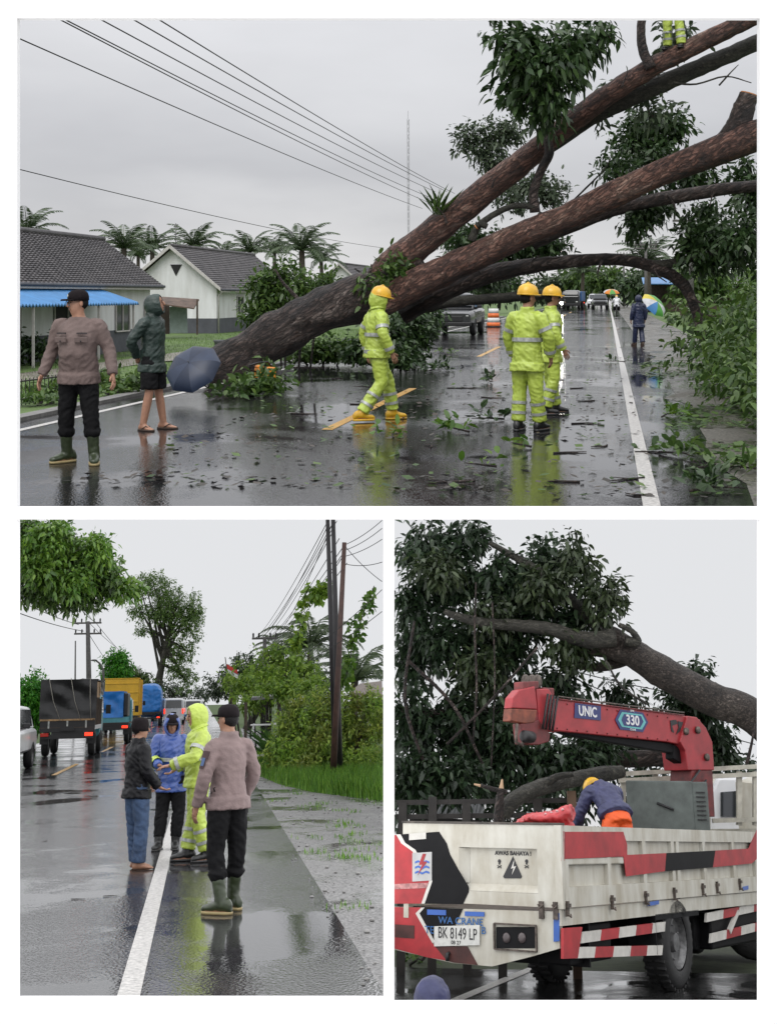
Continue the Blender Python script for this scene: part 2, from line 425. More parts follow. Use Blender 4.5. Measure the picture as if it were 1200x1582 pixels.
BLUERC = mat('blue_rainwear', (0.04, 0.085, 0.30), 0.33, var=0.12, scale=6, bump=.4, bscale=20, coat=.2)
NAVYRC = mat('navy_rainwear', (0.014, 0.022, 0.065), 0.4, var=0.2, scale=6, bump=.4, bscale=20)
NAVYJK = mat('dusty_navy_jacket', (0.045, 0.05, 0.125), 0.6, var=0.2, scale=8, bump=.4, bscale=24)
ORANGE = mat('orange_trousers', (0.75, 0.10, 0.012), 0.6, var=0.1, scale=8)
BOOTG = mat('olive_rubber', (0.035, 0.05, 0.022), 0.35, var=0.2, scale=10)
SOLE = mat('tan_sole', (0.33, 0.26, 0.12), 0.6)
YBOOT = mat('yellow_rubber_boot', (0.66, 0.38, 0.02), 0.35, var=.15, scale=9)
BLKBOOT = mat('black_boot', (0.012, 0.012, 0.012), 0.4)
HELM = mat('yellow_helmet', (0.74, 0.42, 0.015), 0.35, var=0.14, scale=9, coat=.3)
CAPM = mat('charcoal_cap', (0.012, 0.009, 0.010), 0.85, spec=.15, var=.15, scale=30)
SANDAL = mat('brown_sandal', (0.05, 0.03, 0.02), 0.7)
WHITECL = mat('white_plastic_poncho', (0.75, 0.76, 0.78), 0.4, var=.06)
GLASSF = mat('spectacle_black', (0.01, 0.01, 0.01), 0.2)

def remesh(mb, voxel, amp=0.0, seed=0, it=3, freq=9.0, extra=None, mats=None):
    me = mb.mesh('tmp'); o = bpy.data.objects.new('tmp', me); C.objects.link(o)
    r = o.modifiers.new('r', 'REMESH'); r.mode = 'VOXEL'; r.voxel_size = voxel
    s = o.modifiers.new('s', 'SMOOTH'); s.factor = 0.5; s.iterations = it
    out = bpy.data.meshes.new_from_object(o.evaluated_get(bpy.context.evaluated_depsgraph_get()))
    bpy.data.objects.remove(o); bpy.data.meshes.remove(me)
    if amp:
        sv = Vector((seed * 3.7, seed * 1.3, 0)); bm = bmesh.new(); bm.from_mesh(out); bm.normal_update()
        for v in bm.verts:
            c = v.co
            q = Vector((c.x * freq, c.y * freq, c.z * freq * 1.5 + c.x * freq * .8)) + sv
            a = noise.noise(q); b = noise.noise(q * 2.3)
            d = (1 - abs(a) * 2.2) * amp + b * amp * .45 - amp * .3
            v.co = c + v.normal * d
        bm.to_mesh(out); bm.free()
    out.polygons.foreach_set('use_smooth', [True] * len(out.polygons)); out.materials.clear()
    for m_ in (mats or []): out.materials.append(m_)
    return out
def mesh_obj(name, me, parent): 
    me.name = name; return link(bpy.data.objects.new(name, me), parent)

BASE = dict(pelvis=(0, 0, .95), chest=(0, .01, 1.27), neck=(0, 0, 1.45), head=(0, .02, 1.60),
            l_hip=(-.095, 0, .90), r_hip=(.095, 0, .90), l_knee=(-.11, .02, .49), r_knee=(.11, .02, .49), l_ankle=(-.12, -.02, .085), r_ankle=(.12, -.02, .085),
            l_sho=(-.168, -.01, 1.365), r_sho=(.168, -.01, 1.365), l_elb=(-.238, -.03, 1.12), r_elb=(.238, -.03, 1.12),
            l_wri=(-.25, .05, .88), r_wri=(.25, .05, .88), l_toe=8, r_toe=-8, hyaw=0, hpitch=0)
def person(label, loc, yaw, H=1.7, pose=None, jacket=None, trousers=None, shoe=('boot', BLKBOOT), hat=None, hood=None, skin=SKIN,
           group=None, belly=0.0, hem=.80, bag=1.0, sleeve=1.0, trouser_end=.10, strips=(), tuck=0.0, face=True, badges=False, cuff=None, seed=1, wide=1.0, collar=True):
    wide *= .90; bag *= .86
    root = thing('person', label, 'person', loc, yaw, group, H / 1.7)
    J = dict(BASE); J.update(pose or {})
    V = {k: Vector(v) for k, v in J.items() if isinstance(v, tuple)}
    hips = (V['r_hip'] - V['l_hip']).normalized(); shs = (V['r_sho'] - V['l_sho']).normalized()
    up = (V['chest'] - V['pelvis']).normalized(); up2 = (V['neck'] - V['chest']).normalized()
    def fr(ax, u): f = u.cross(ax).normalized(); return ax, f
    def torso(mb, e, low=-.06, top=True, bl=0.0):
        hx, hf = fr(hips, up); sx, sf = fr(shs, up2); mx_ = (hx + sx).normalized(); mf = (hf + sf).normalized()
        W = wide
        R = [(V['pelvis'] + up * low, hx, hf, (.150 + e) * W, .112 + e), (V['pelvis'] + up * .02, hx, hf, (.165 + e) * W, .122 + e + bl * .4),
             (V['pelvis'].lerp(V['chest'], .42) + mf * bl * .5, mx_, mf, (.148 + e) * W, .112 + e + bl), (V['chest'] - up * .03 + mf * bl * .2, sx, sf, (.168 + e) * W, .122 + e + bl * .5),
             (V['chest'].lerp(V['neck'], .5), sx, sf, (.176 + e * .8) * W, .108 + e * .8), (V['neck'] - up2 * .035, sx, sf, .125 + e * .4, .078 + e * .5),
             (V['neck'] + up2 * .005, sx, sf, .068 + e * .35, .066 + e * .35)]
        if top: R.append((V['neck'] + up2 * .05, sx, sf, .058 + e * .3, .058 + e * .3))
        mb.loft(R, 18)
    def arm(mb, s, e, end=1.0):
        a, b, c = V[s + '_sho'], V[s + '_elb'], V[s + '_wri']; inn = V['neck'].lerp(V['chest'], .55)
        c = b.lerp(c, end)
        pts = [tuple(inn.lerp(a, .45)) + (.05 + e * .6,), tuple(a) + (.056 + e * .9,), tuple(a.lerp(b, .5)) + (.05 + e,), tuple(b) + (.043 + e * 1.05,), tuple(b.lerp(c, .5)) + (.039 + e,), tuple(c) + (.029 + e * .95,)]
        mb.limb(pts, 12, 3)
    def leg(mb, s, e, z_end=.0, flare=1.0):
        a, b, c = V[s + '_hip'], V[s + '_knee'], V[s + '_ankle']
        a = a.lerp((V['l_hip'] + V['r_hip']) / 2, .12)
        pts = [tuple(a + Vector((0, 0, .03))) + (.078 + e * .7,), tuple(a.lerp(b, .25)) + (.084 + e,), tuple(a.lerp(b, .65)) + (.070 + e,), tuple(b) + (.058 + e,)]
        tot = b.z - c.z
        e2 = max(0.05, min(1.0, (b.z - z_end) / max(tot, .01))) if z_end < b.z else None
        if e2:
            q = b.lerp(c, e2); pts += [tuple(b.lerp(q, .45)) + (.056 + e,), tuple(q) + (.044 + e * flare,)]
            mb.limb(pts, 12, 3)
        else:
            k = (a.z - z_end) / (a.z - b.z); q = a.lerp(b, k)
            mb.limb([pts[0], tuple(a.lerp(q, .5)) + (.088 + e,), tuple(q) + (.078 + e * 1.2,)], 12, 4)
    # body: one continuous surface, with fingers rooted in the palms
    b = MB(); torso(b, 0.0); R = Matrix.Rotation(rad(J['hyaw']), 3, 'Z') @ Matrix.Rotation(rad(J['hpitch']), 3, 'X')
    hx, hy, hz = R @ Vector((1, 0, 0)), R @ Vector((0, 1, 0)), R @ Vector((0, 0, 1)); hc = V['head']
    b.tube([V['neck'] - up2 * .05, hc - hz * .05], [.062, .056], 12)
    b.loft([(hc + hz * z + hy * o, hx, hy, rx, ry) for z, rx, ry, o in ((-.116, .030, .040, .030), (-.098, .047, .060, .022), (-.055, .062, .080, .009), (0, .071, .092, 0),
            (.045, .075, .096, -.005), (.085, .063, .080, -.006), (.112, .034, .044, -.006))], 14)
    fingers = MB()
    for s in ('l', 'r'):
        arm(b, s, 0.0); leg(b, s, 0.0, .0)
        sg = -1 if s == 'l' else 1
        an = V[s + '_ankle']; ta = rad(J[s + '_toe']); fd = Vector((math.sin(-ta), math.cos(-ta), 0)); fx = Vector((fd.y, -fd.x, 0))
        V[s + '_fd'] = fd; g = an.copy(); g.z = an.z - .085
        V[s + '_g'] = g
        b.loft([(g + fd * t + Vector((0, 0, h * .5 + .004)), fx, Vector((0, 0, 1)), rx, h * .5) for t, rx, h in ((-.075, .022, .05), (-.05, .034, .09), (0, .038, .10), (.06, .042, .07), (.12, .045, .045), (.165, .038, .032), (.185, .02, .02))], 10)
        w_, e_ = V[s + '_wri'], V[s + '_elb']; hd = (w_ - e_).normalized()
        if s + '_hand' in V: hd = V[s + '_hand'].normalized()
        side = hd.cross(Vector((0, 1, 0)) if abs(hd.y) < .8 else Vector((0, 0, 1))).normalized(); nrm = side.cross(hd)
        fwd = Vector((0, 1, 0)) if abs(hd.y) < .8 else Vector((-sg, 0, 0))
        fwd = (fwd - hd * fwd.dot(hd)).normalized(); pal = hd.cross(fwd).normalized()
        if pal.dot(Vector((-sg, 0, 0))) < 0: pal = -pal
        b.loft([(w_ + hd * t, fwd, pal, rx, ry) for t, rx, ry in ((-.03, .027, .024), (0, .028, .021), (.04, .040, .019), (.08, .042, .017), (.095, .036, .012))], 10)
        for i, (o, L) in enumerate(((.031, .070), (.010, .080), (-.011, .074), (-.030, .058))):
            r0 = w_ + hd * .080 + fwd * o
            fingers.tube([r0, r0 + hd * (L * .5) + pal * .008, r0 + hd * (L * .85) + pal * .026, r0 + hd * L + pal * .036], [.0095, .009, .008, .006], 6)
        r0 = w_ + hd * .025 + fwd * .034
        fingers.tube([r0, r0 + hd * .03 + fwd * .022 + pal * .006, r0 + hd * .062 + fwd * .026 + pal * .016], [.012, .011, .008], 6)
    # nose and ears
    fingers.tube([hc + hy * .088 + hz * .018, hc + hy * .104 - hz * .012, hc + hy * .110 - hz * .028, hc + hy * .092 - hz * .040], [.007, .010, .014, .009], 8)
    for sg in (-1, 1): fingers.ell(hc + hx * sg * .074 - hz * .008 - hy * .008, (.010, .02, .032), 8, 5, R)
    bm_ = remesh(b, .0145, mats=[skin])
    fm = fingers.mesh('f', [skin], True); bmx = bmesh.new(); bmx.from_mesh(bm_); bmx.from_mesh(fm); bmx.to_mesh(bm_); bmx.free(); bpy.data.meshes.remove(fm)
    bm_.polygons.foreach_set('use_smooth', [True] * len(bm_.polygons))
    mesh_obj('body', bm_, root)
    if face:
        for sg in (-1, 1):
            e = MB(); e.ell(hc + hx * sg * .031 + hy * .086 + hz * .006, (.013, .008, .0065), 8, 5, R); e.build('eye', EYE, root, True)
            e = MB(); e.ell(hc + hx * sg * .031 + hy * .090 + hz * .026, (.019, .007, .0045), 8, 4, R); e.build('eyebrow', HAIR, root, True)
        e = MB(); e.ell(hc + hy * .088 - hz * .062, (.023, .010, .007), 8, 4, R); e.build('mouth', LIP, root, True)
        if face == 'beard':
            e = MB(); e.ell(hc + hy * .06 - hz * .098, (.042, .04, .022), 10, 5, R); e.build('beard', HAIR, root, True)
        if face == 'glasses':
            e = MB()
            for sg in (-1, 1):
                q = [hc + hx * (sg * .034 + .021 * math.cos(t)) + hy * .104 + hz * (.004 + .016 * math.sin(t)) for t in np.linspace(0, 6.283, 13)]
                e.tube(q, .0028, 5); e.tube([hc + hx * sg * .055 + hy * .103 + hz * .008, hc + hx * sg * .076 + hy * .01 + hz * .008], .0026, 5)
            e.tube([hc - hx * .014 + hy * .106 + hz * .006, hc + hx * .014 + hy * .106 + hz * .006], .0028, 5)
            e.build('glasses', GLASSF, root, True)
    # clothing
    if trousers:
        b = MB(); e = .022 * bag
        hx_, hf_ = fr(hips, up)
        b.loft([(V['pelvis'] + up * o, hx_, hf_, rx + e * .55, ry + e * .55) for o, rx, ry in ((-.11, .135, .10), (-.05, .152, .112), (.03, .156, .114), (.08, .145, .105))], 18)
        for s in ('l', 'r'): leg(b, s, e, trouser_end, 1.5 if not tuck else 1.0)
        if tuck:
            for s in ('l', 'r'):
                c = V[s + '_knee'].lerp(V[s + '_ankle'], .42); b.ell(c, (.088, .088, .075), 12, 6)
        o = mesh_obj('trousers' if trouser_end < .4 else 'shorts', remesh(b, .0125, .008, seed, 1, 11, mats=[trousers]), root)
        if strips and trousers is LIME:
            for s in ('l', 'r'):
                for zz in (.34, .22):
                    a, c = V[s + '_knee'], V[s + '_ankle']; t = (a.z - zz) / (a.z - c.z)
                    p = a.lerp(c, t); d = (c - a).normalized(); r = .054 + e + .014
                    m2 = MB(); m2.tube([p - d * .018, p + d * .018], r, 16, caps=(False, False)); m2.build('reflective_strip', STRIP, root, True)
    if jacket:
        b = MB(); e = .026 * bag
        low = hem - V['pelvis'].z if 'hemlow' not in J else J['hemlow']
        torso(b, e, min(low + .02, -.0), False, belly)
        hx_, hf_ = fr(hips, up)
        b.loft([(V['pelvis'] + up * low, hx_, hf_, max(.190 + e, (.168 + e * 1.25) * wide), .136 + e * 1.25 + belly * .3), (V['pelvis'] + up * (low + .1), hx_, hf_, max(.180 + e, (.168 + e) * wide), .130 + e + belly * .5)], 18)
        for s in ('l', 'r'): arm(b, s, e * .78, sleeve)
        if collar: b.tube([V['neck'] - up2 * .03, V['neck'] + up2 * .045], [.085 + e * .3, .076 + e * .2], 14)
        mesh_obj('jacket', remesh(b, .0125, .0075 * min(bag, 1.3), seed + 5, 1, 11, mats=[jacket]), root)
        hxs, hfs = fr((hips + shs).normalized(), up)
        for z in strips:
            if z == 'arm':
                for s in ('l', 'r'):
                    a, c = V[s + '_elb'], V[s + '_wri']
                    for (q0, q1, t, rr) in ((V[s + '_sho'], a, .62, .049), (a, c, .72, .034)):
                        p = q0.lerp(q1, t); d = (q1 - q0).normalized()
                        m2 = MB(); m2.tube([p - d * .022, p + d * .022], rr + e * .78 + .013, 16, caps=(False, False)); m2.build('reflective_strip', STRIP, root, True)
            else:
                t = (z - V['pelvis'].z) / (V['chest'].z - V['pelvis'].z); c = V['pelvis'].lerp(V['chest'], t)
                rx, ry = (.160, .122) if t < .3 else (.158, .117)
                m2 = MB(); m2.loft([(c + up * o, hxs, hfs, (rx + e) * wide + .018, ry + e + .018 + belly * .8) for o in (-.024, .024)], 24, (False, False))
                m2.build('reflective_strip', STRIP, root, True)
        if cuff:
            for s in ('l', 'r'):
                a, c = V[s + '_elb'], V[s + '_wri']; p = a.lerp(c, .55); d = (c - a).normalized()
                m2 = MB(); m2.tube([p - d * .05, p + d * .05], .038 + e * .8 + .013, 16, caps=(False, False)); m2.build('sleeve_band', cuff, root, True)
    # footwear
    for s in ('l', 'r'):
        g, fd = V[s + '_g'], V[s + '_fd']; fx = Vector((fd.y, -fd.x, 0)); U = Vector((0, 0, 1)); kind = shoe[0]
        m2 = MB(); nm = 'boot'
        if kind in ('boot', 'rubber'):
            m2.loft([(g + fd * t + U * (h * .5 + .018), fx, U, rx, h * .5) for t, rx, h in ((-.105, .030, .07), (-.08, .044, .11), (-.02, .049, .125), (.06, .052, .085), (.12, .052, .066), (.165, .044, .056), (.188, .025, .035))], 12)
            an, kn = V[s + '_ankle'], V[s + '_knee']; hgt = .36 if kind == 'rubber' else .20
            q = an.lerp(kn, min(.9, (hgt - .085) / max(.1, (kn.z - an.z))))
            m2.limb([tuple(an - fd * .01 - U * .03) + (.056,), tuple(an.lerp(q, .4)) + (.058,), tuple(q) + (.070,)], 14, 3)
            bt = mesh_obj('boot', remesh(m2, .012, .003, seed, 2, 14, mats=[shoe[1]]), root)
            m2 = MB(); m2.loft([(g + fd * t + U * zz, fx, fd, 0.001, .001) for t, zz in ()] or [(g + fd * .042 + U * z, fx, fd, .055, .150) for z in (.002, .026)], 18, pw=.7)
            m2.build('sole', SOLE if kind == 'rubber' and shoe[1] is BOOTG else shoe[1], bt, True)
        elif kind == 'sandal':
            m2.loft([(g + fd * .055 + U * z, fx, fd, .052, .14) for z in (.0, .022)], 16, pw=.75)
            for q in (-1, 1): m2.tube([g + fd * .13 + U * .03, g + fd * .08 + fx * .03 * q + U * .062, g + fd * .02 + fx * .048 * q + U * .022], .008, 6)
            m2.build('sandal', shoe[1], root, True)
    # headgear
    if hood:
        h = MB(); rings = []
        for t, r0 in ((-.148, .03), (-.135, .075), (-.10, .112), (-.05, .128), (.0, .130), (.045, .122), (.078, .108)):
            rings.append((hc + hy * t - hz * (.012 + .02 * (t + .1)), hx, hz, r0 * .88, r0 * 1.12))
        n_ = len(rings)
        rings += [(c - hy * .004 if i_ == 0 else c + hy * .012, a, b2, max(.012, rx - .024), max(.014, ry - .024)) for i_, (c, a, b2, rx, ry) in enumerate(rings[::-1][:-1])]
        h.loft(rings, 20, (True, True))
        h.tube([hc - hz * .14 - hy * .02, V['neck'] - up2 * .02], [.098, .12], 16)
        mesh_obj('hood', remesh(h, .0105, .005, seed + 9, 2, 12, mats=[hood]), root)
    if hat == 'helmet':
        h = MB(); c = hc + hz * .045 - hy * .004
        h.loft([(c + hz * (z + .012), hx, hy, a, b2) for z, a, b2 in ((-.02, .118, .136), (.0, .118, .136), (.04, .113, .13), (.08, .095, .11), (.108, .062, .072), (.12, .02, .024))], 20)
        h.tube([c + hy * .10 + hz * .082, c + hz * .137, c - hy * .10 + hz * .082], [.012, .016, .012], 8)
        ho = h.build('helmet', HELM, root, True)
        h = MB(); h.loft([(c + hz * z + hy * .02, hx, hy, .128, .158) for z in (-.012, .004)], 22); h.build('brim', HELM, ho, True)
    elif hat in ('cap', 'cap_low'):
        h = MB(); c = hc + hz * .040 - hy * .005
        h.loft([(c + hz * z, hx, hy, a, b2) for z, a, b2 in ((-.022, .086, .108), (.02, .088, .108), (.055, .08, .098), (.082, .055, .066), (.09, .01, .012))], 18)
        ho = h.build('cap', CAPM, root, True)
        h = MB(); h.loft([(c + hz * (z - .012) + hy * (.085 + q), hx, hy, .076, .072) for z, q in ((-.006, .02), (.012, .012))], 16, pw=.85); h.build('visor', CAPM, ho, True)
        if badges:
            h = MB(); h.ell(c + hy * .105 + hz * .03, (.014, .006, .016), 8, 5, R); h.build('badge', STRIP, ho, True)
    elif hat == 'round_cap':
        h = MB(); c = hc + hz * .03 - hy * .008
        h.loft([(c + hz * z, hx, hy, a, b2) for z, a, b2 in ((-.06, .084, .096), (-.02, .088, .108), (.03, .088, .108), (.075, .08, .098), (.10, .06, .072), (.106, .01, .012))], 18)
        h.build('round_cap', CAPM, root, True)
    elif hat == 'hair':
        h = MB(); h.ell(hc + hz * .03 - hy * .018, (.084, .1, .098), 14, 8, R); h.build('hair', HAIR, root, True)
    if hat in ('helmet', 'cap', 'round_cap'):
        h = MB(); h.ell(hc - hy * .03 + hz * .0, (.078, .078, .075), 12, 6, R); h.build('hair', HAIR, root, True)
    root['_'] = 0; del root['_']
    return root, V

# ------------------------------------------------------------------ vehicle pieces
TYRE = mat('tyre_rubber', (0.018, 0.018, 0.018), 0.7, var=.2, scale=20, bump=.3)
RIM = mat('grey_rim', (0.20, 0.20, 0.20), 0.45, var=.3, scale=12, metal=.6)
DARKGL = mat('vehicle_glass', (0.015, 0.02, 0.025), 0.08, var=0, spec=.8)
BLKPL = mat('black_plastic', (0.012, 0.012, 0.013), 0.5)
REDLAMP = mat('red_lamp', (0.75, 0.03, 0.01), 0.2, var=.05, emit=2.2)
REDLAMP0 = mat('red_lamp_unlit', (0.45, 0.02, 0.01), 0.2, var=.05)
AMBER = mat('amber_lamp', (0.9, 0.35, 0.02), 0.2, var=.05, emit=1.0)
HEADL = mat('head_lamp_lit', (1.0, 0.97, 0.88), 0.2, var=0, emit=60.0)
CARW = mat('white_paint', (0.72, 0.73, 0.74), 0.25, var=.05, scale=3, coat=.5)
CARB = mat('black_paint', (0.012, 0.013, 0.015), 0.2, var=.1, scale=3, coat=.6)
PLATEW = mat('number_plate', (0.62, 0.62, 0.58), 0.4, var=.1, scale=20)
def wheel(parent, x, y, r, wdt, tread=False):
    M = Matrix.Translation((x, y, r)) @ Matrix.Rotation(rad(90), 4, 'Y'); h = wdt / 2
    m = MB(); m.lathe([(r * .60, -h * .9), (r * .64, -h), (r * .88, -h), (r * .97, -h * .75), (r, -h * .45), (r, h * .45), (r * .97, h * .75), (r * .88, h), (r * .64, h), (r * .60, h * .9)], 28, M, False)
    if tread:
        for i in range(36):
            a = 2 * math.pi * i / 36
            for s_ in (-1, 1):
                p = M @ Vector((r * 1.0 * math.cos(a), r * math.sin(a), s_ * h * .5))
                m.box(p, (h * .7, .03, .03), Matrix.Rotation(-a, 3, 'X'))
    t = m.build('wheel', TYRE, parent, auto=40)
    m = MB(); sg = 1 if x > 0 else -1
    m.lathe([(r * .60, -h * .8 * sg), (r * .61, h * .80 * sg), (r * .56, h * .9 * sg), (r * .50, h * .45 * sg), (r * .22, h * .35 * sg), (r * .20, h * .75 * sg), (r * .06, h * .8 * sg)], 20, M)
    for i in range(6):
        a = i * math.pi / 3; m.ell(M @ Vector((r * .36 * math.cos(a), r * .36 * math.sin(a), h * .45 * sg)), (.02, .014, .014), 6, 4)
    m.build('rim', RIM, t, auto=40)
    return t
def lamp(name, parent, c, d, mt, bev=.008):
    m = MB(); m.box(c, d); return m.build(name, mt, parent, bevel=bev)
def umbrella(name, label, loc, axis, R, cols, spin=0.0, ribs=8, depth=.42, group=None, pole=.85, mats=None):
    """open umbrella; apex points along axis, loc is the hub"""
    root = thing(name, label, 'umbrella', loc, 0, group)
    ax = Vector(axis).normalized(); Q = ax.to_track_quat('Z', 'Y').to_matrix()
    def pt(a, t, dip=0.0):
        rr = R * math.sin(t * 1.35) / math.sin(1.35); z = -depth * R * (1 - math.cos(t * 1.35)) / (1 - math.cos(1.35)) * 1.0
        return Q @ Vector((rr * math.cos(a) * (1 - dip), rr * math.sin(a) * (1 - dip), z))
    for i in range(ribs):
        m = MB(); K = 6; T = 7; a0 = spin + 2 * math.pi * i / ribs; idx = []
        for t in range(T + 1):
            row = []
            for k in range(K + 1):
                u = k / K; dip = .075 * (t / T) * math.sin(math.pi * u)
                m.v.append(pt(a0 + u * 2 * math.pi / ribs, t / T, dip)); row.append(len(m.v) - 1)
            idx.append(row)
        for t in range(T):
            for k in range(K): m.face((idx[t][k], idx[t + 1][k], idx[t + 1][k + 1], idx[t][k + 1]))
        m.build('canopy_panel', cols[i % len(cols)], root, True, fix=False)
        m = MB(); m.tube([pt(a0, t / 6) - ax * .006 for t in range(7)], .004, 5); m.build('rib', BLKPL, root, True)
    m = MB(); p0 = ax * .06; p1 = -ax * pole * R
    m.tube([p0, Vector((0, 0, 0)), p1], [.004, .008, .008], 6); m.build('shaft', RIM, root, True)
    sx = Q @ Vector((1, 0, 0)); m = MB()
    m.tube([p1, p1 - ax * .08, p1 - ax * .13 + sx * .03, p1 - ax * .11 + sx * .075, p1 - ax * .06 + sx * .08], .013, 8); m.build('handle', BLKPL, root, True)
    return root
def motorbike(label, loc, rz, lit=False, group=None):
    r = thing('motorcycle', label, 'motorcycle', loc, rz, group)
    for y in (-.62, .62):
        m = MB(); M = Matrix.Translation((0, y, .3)) @ Matrix.Rotation(rad(90), 4, 'Y')
        m.lathe([(.22, -.04), (.27, -.045), (.30, -.02), (.30, .02), (.27, .045), (.22, .04)], 22, M, False); t = m.build('wheel', TYRE, r, True)
        m = MB(); m.lathe([(.225, -.02), (.21, 0), (.225, .02)], 18, M, False)
        for i in range(6):
            a = i * math.pi / 3; m.tube([M @ Vector((.03 * math.cos(a), .03 * math.sin(a), 0)), M @ Vector((.22 * math.cos(a), .22 * math.sin(a), 0))], .012, 5)
        m.build('rim', RIM, t, True)
    m = MB(); m.loft([(Vector((0, y, z)), Vector((1, 0, 0)), Vector((0, 0, 1)), rx, rz_) for y, z, rx, rz_ in ((-.75, .72, .05, .05), (-.4, .66, .10, .13), (0, .52, .11, .17), (.3, .55, .13, .22), (.45, .7, .12, .20), (.52, .78, .05, .1))], 12)
    m.build('body', CARB, r, True)
    m = MB(); m.loft([(Vector((0, y, z)), Vector((1, 0, 0)), Vector((0, 0, 1)), rx, .045) for y, z, rx in ((-.8, .82, .06), (-.5, .80, .12), (-.05, .76, .12), (.12, .76, .06))], 12); m.build('seat', BLKPL, r, True)
    m = MB(); m.tube([(0, .62, .3), (0, .5, .72), (0, .42, 1.0)], [.03, .035, .03], 8); m.build('fork', RIM, r, True)
    m = MB(); m.tube([(-.36, .25, 1.02), (-.2, .38, 1.02), (0, .42, 1.0), (.2, .38, 1.02), (.36, .25, 1.02)], .016, 8)
    for s in (-1, 1): m.tube([(s * .22, .38, 1.02), (s * .3, .38, 1.2)], .006, 5); m.ell((s * .3, .38, 1.23), (.06, .012, .04), 10, 5)
    m.build('handlebar', BLKPL, r, True)
    m = MB(); m.ell((0, .52, .92), (.15, .07, .13), 12, 6); m.build('headlight', HEADL if lit else DARKGL, r, True)
    return r
# ================================================================== upper place: tree fallen across a wet road
FR = F1
A1 = math.atan(0.169); FW = Vector((math.sin(A1), math.cos(A1), 0)); RT = Vector((math.cos(A1), -math.sin(A1), 0))
def RD(u, s, z=0.0): return FW * s + RT * u + Vector((0, 0, z))
def s_front(u, y=10.22): return (y + u * math.sin(A1)) / math.cos(A1)
def us(p): return p.dot(RT), p.dot(FW)
ASPH = wet_mat('wet_asphalt', (0.006, 0.006, 0.007), (0.034, 0.033, 0.034), .015, .085, 70, .30, .26)
GRASSM = mat('lawn_grass', (0.10, 0.17, 0.035), .8, var=.25, scale=1.2, bump=.6, bscale=30, col2=(.045, .075, .02))
PAINTW = mat('white_road_paint', (0.62, 0.60, 0.57), .35, col2=(.25, .245, .235), scale=26, bump=.3)
PAINTY = mat('yellow_road_paint', (0.62, 0.33, 0.03), .35, col2=(.26, .15, .03), scale=26, bump=.3)
LEAFD = mat('dark_wet_leaf', (0.045, 0.092, 0.028), .40, var=.2, island=.5, scale=3, trans=.22)
LEAFM = mat('mid_green_leaf', (0.080, 0.155, 0.032), .42, var=.2, island=.5, scale=3, trans=.32)
LEAFG = mat('grey_green_leaf', (0.075, 0.11, 0.06), .5, var=.15, island=.35, scale=3, trans=.25)
LEAFB = mat('bright_green_leaf', (0.10, 0.21, 0.025), .45, var=.2, island=.35, scale=3, trans=.35)
PALM = mat('palm_leaf', (0.075, 0.115, 0.055), .5, var=.2, island=.35, scale=3, trans=.2)
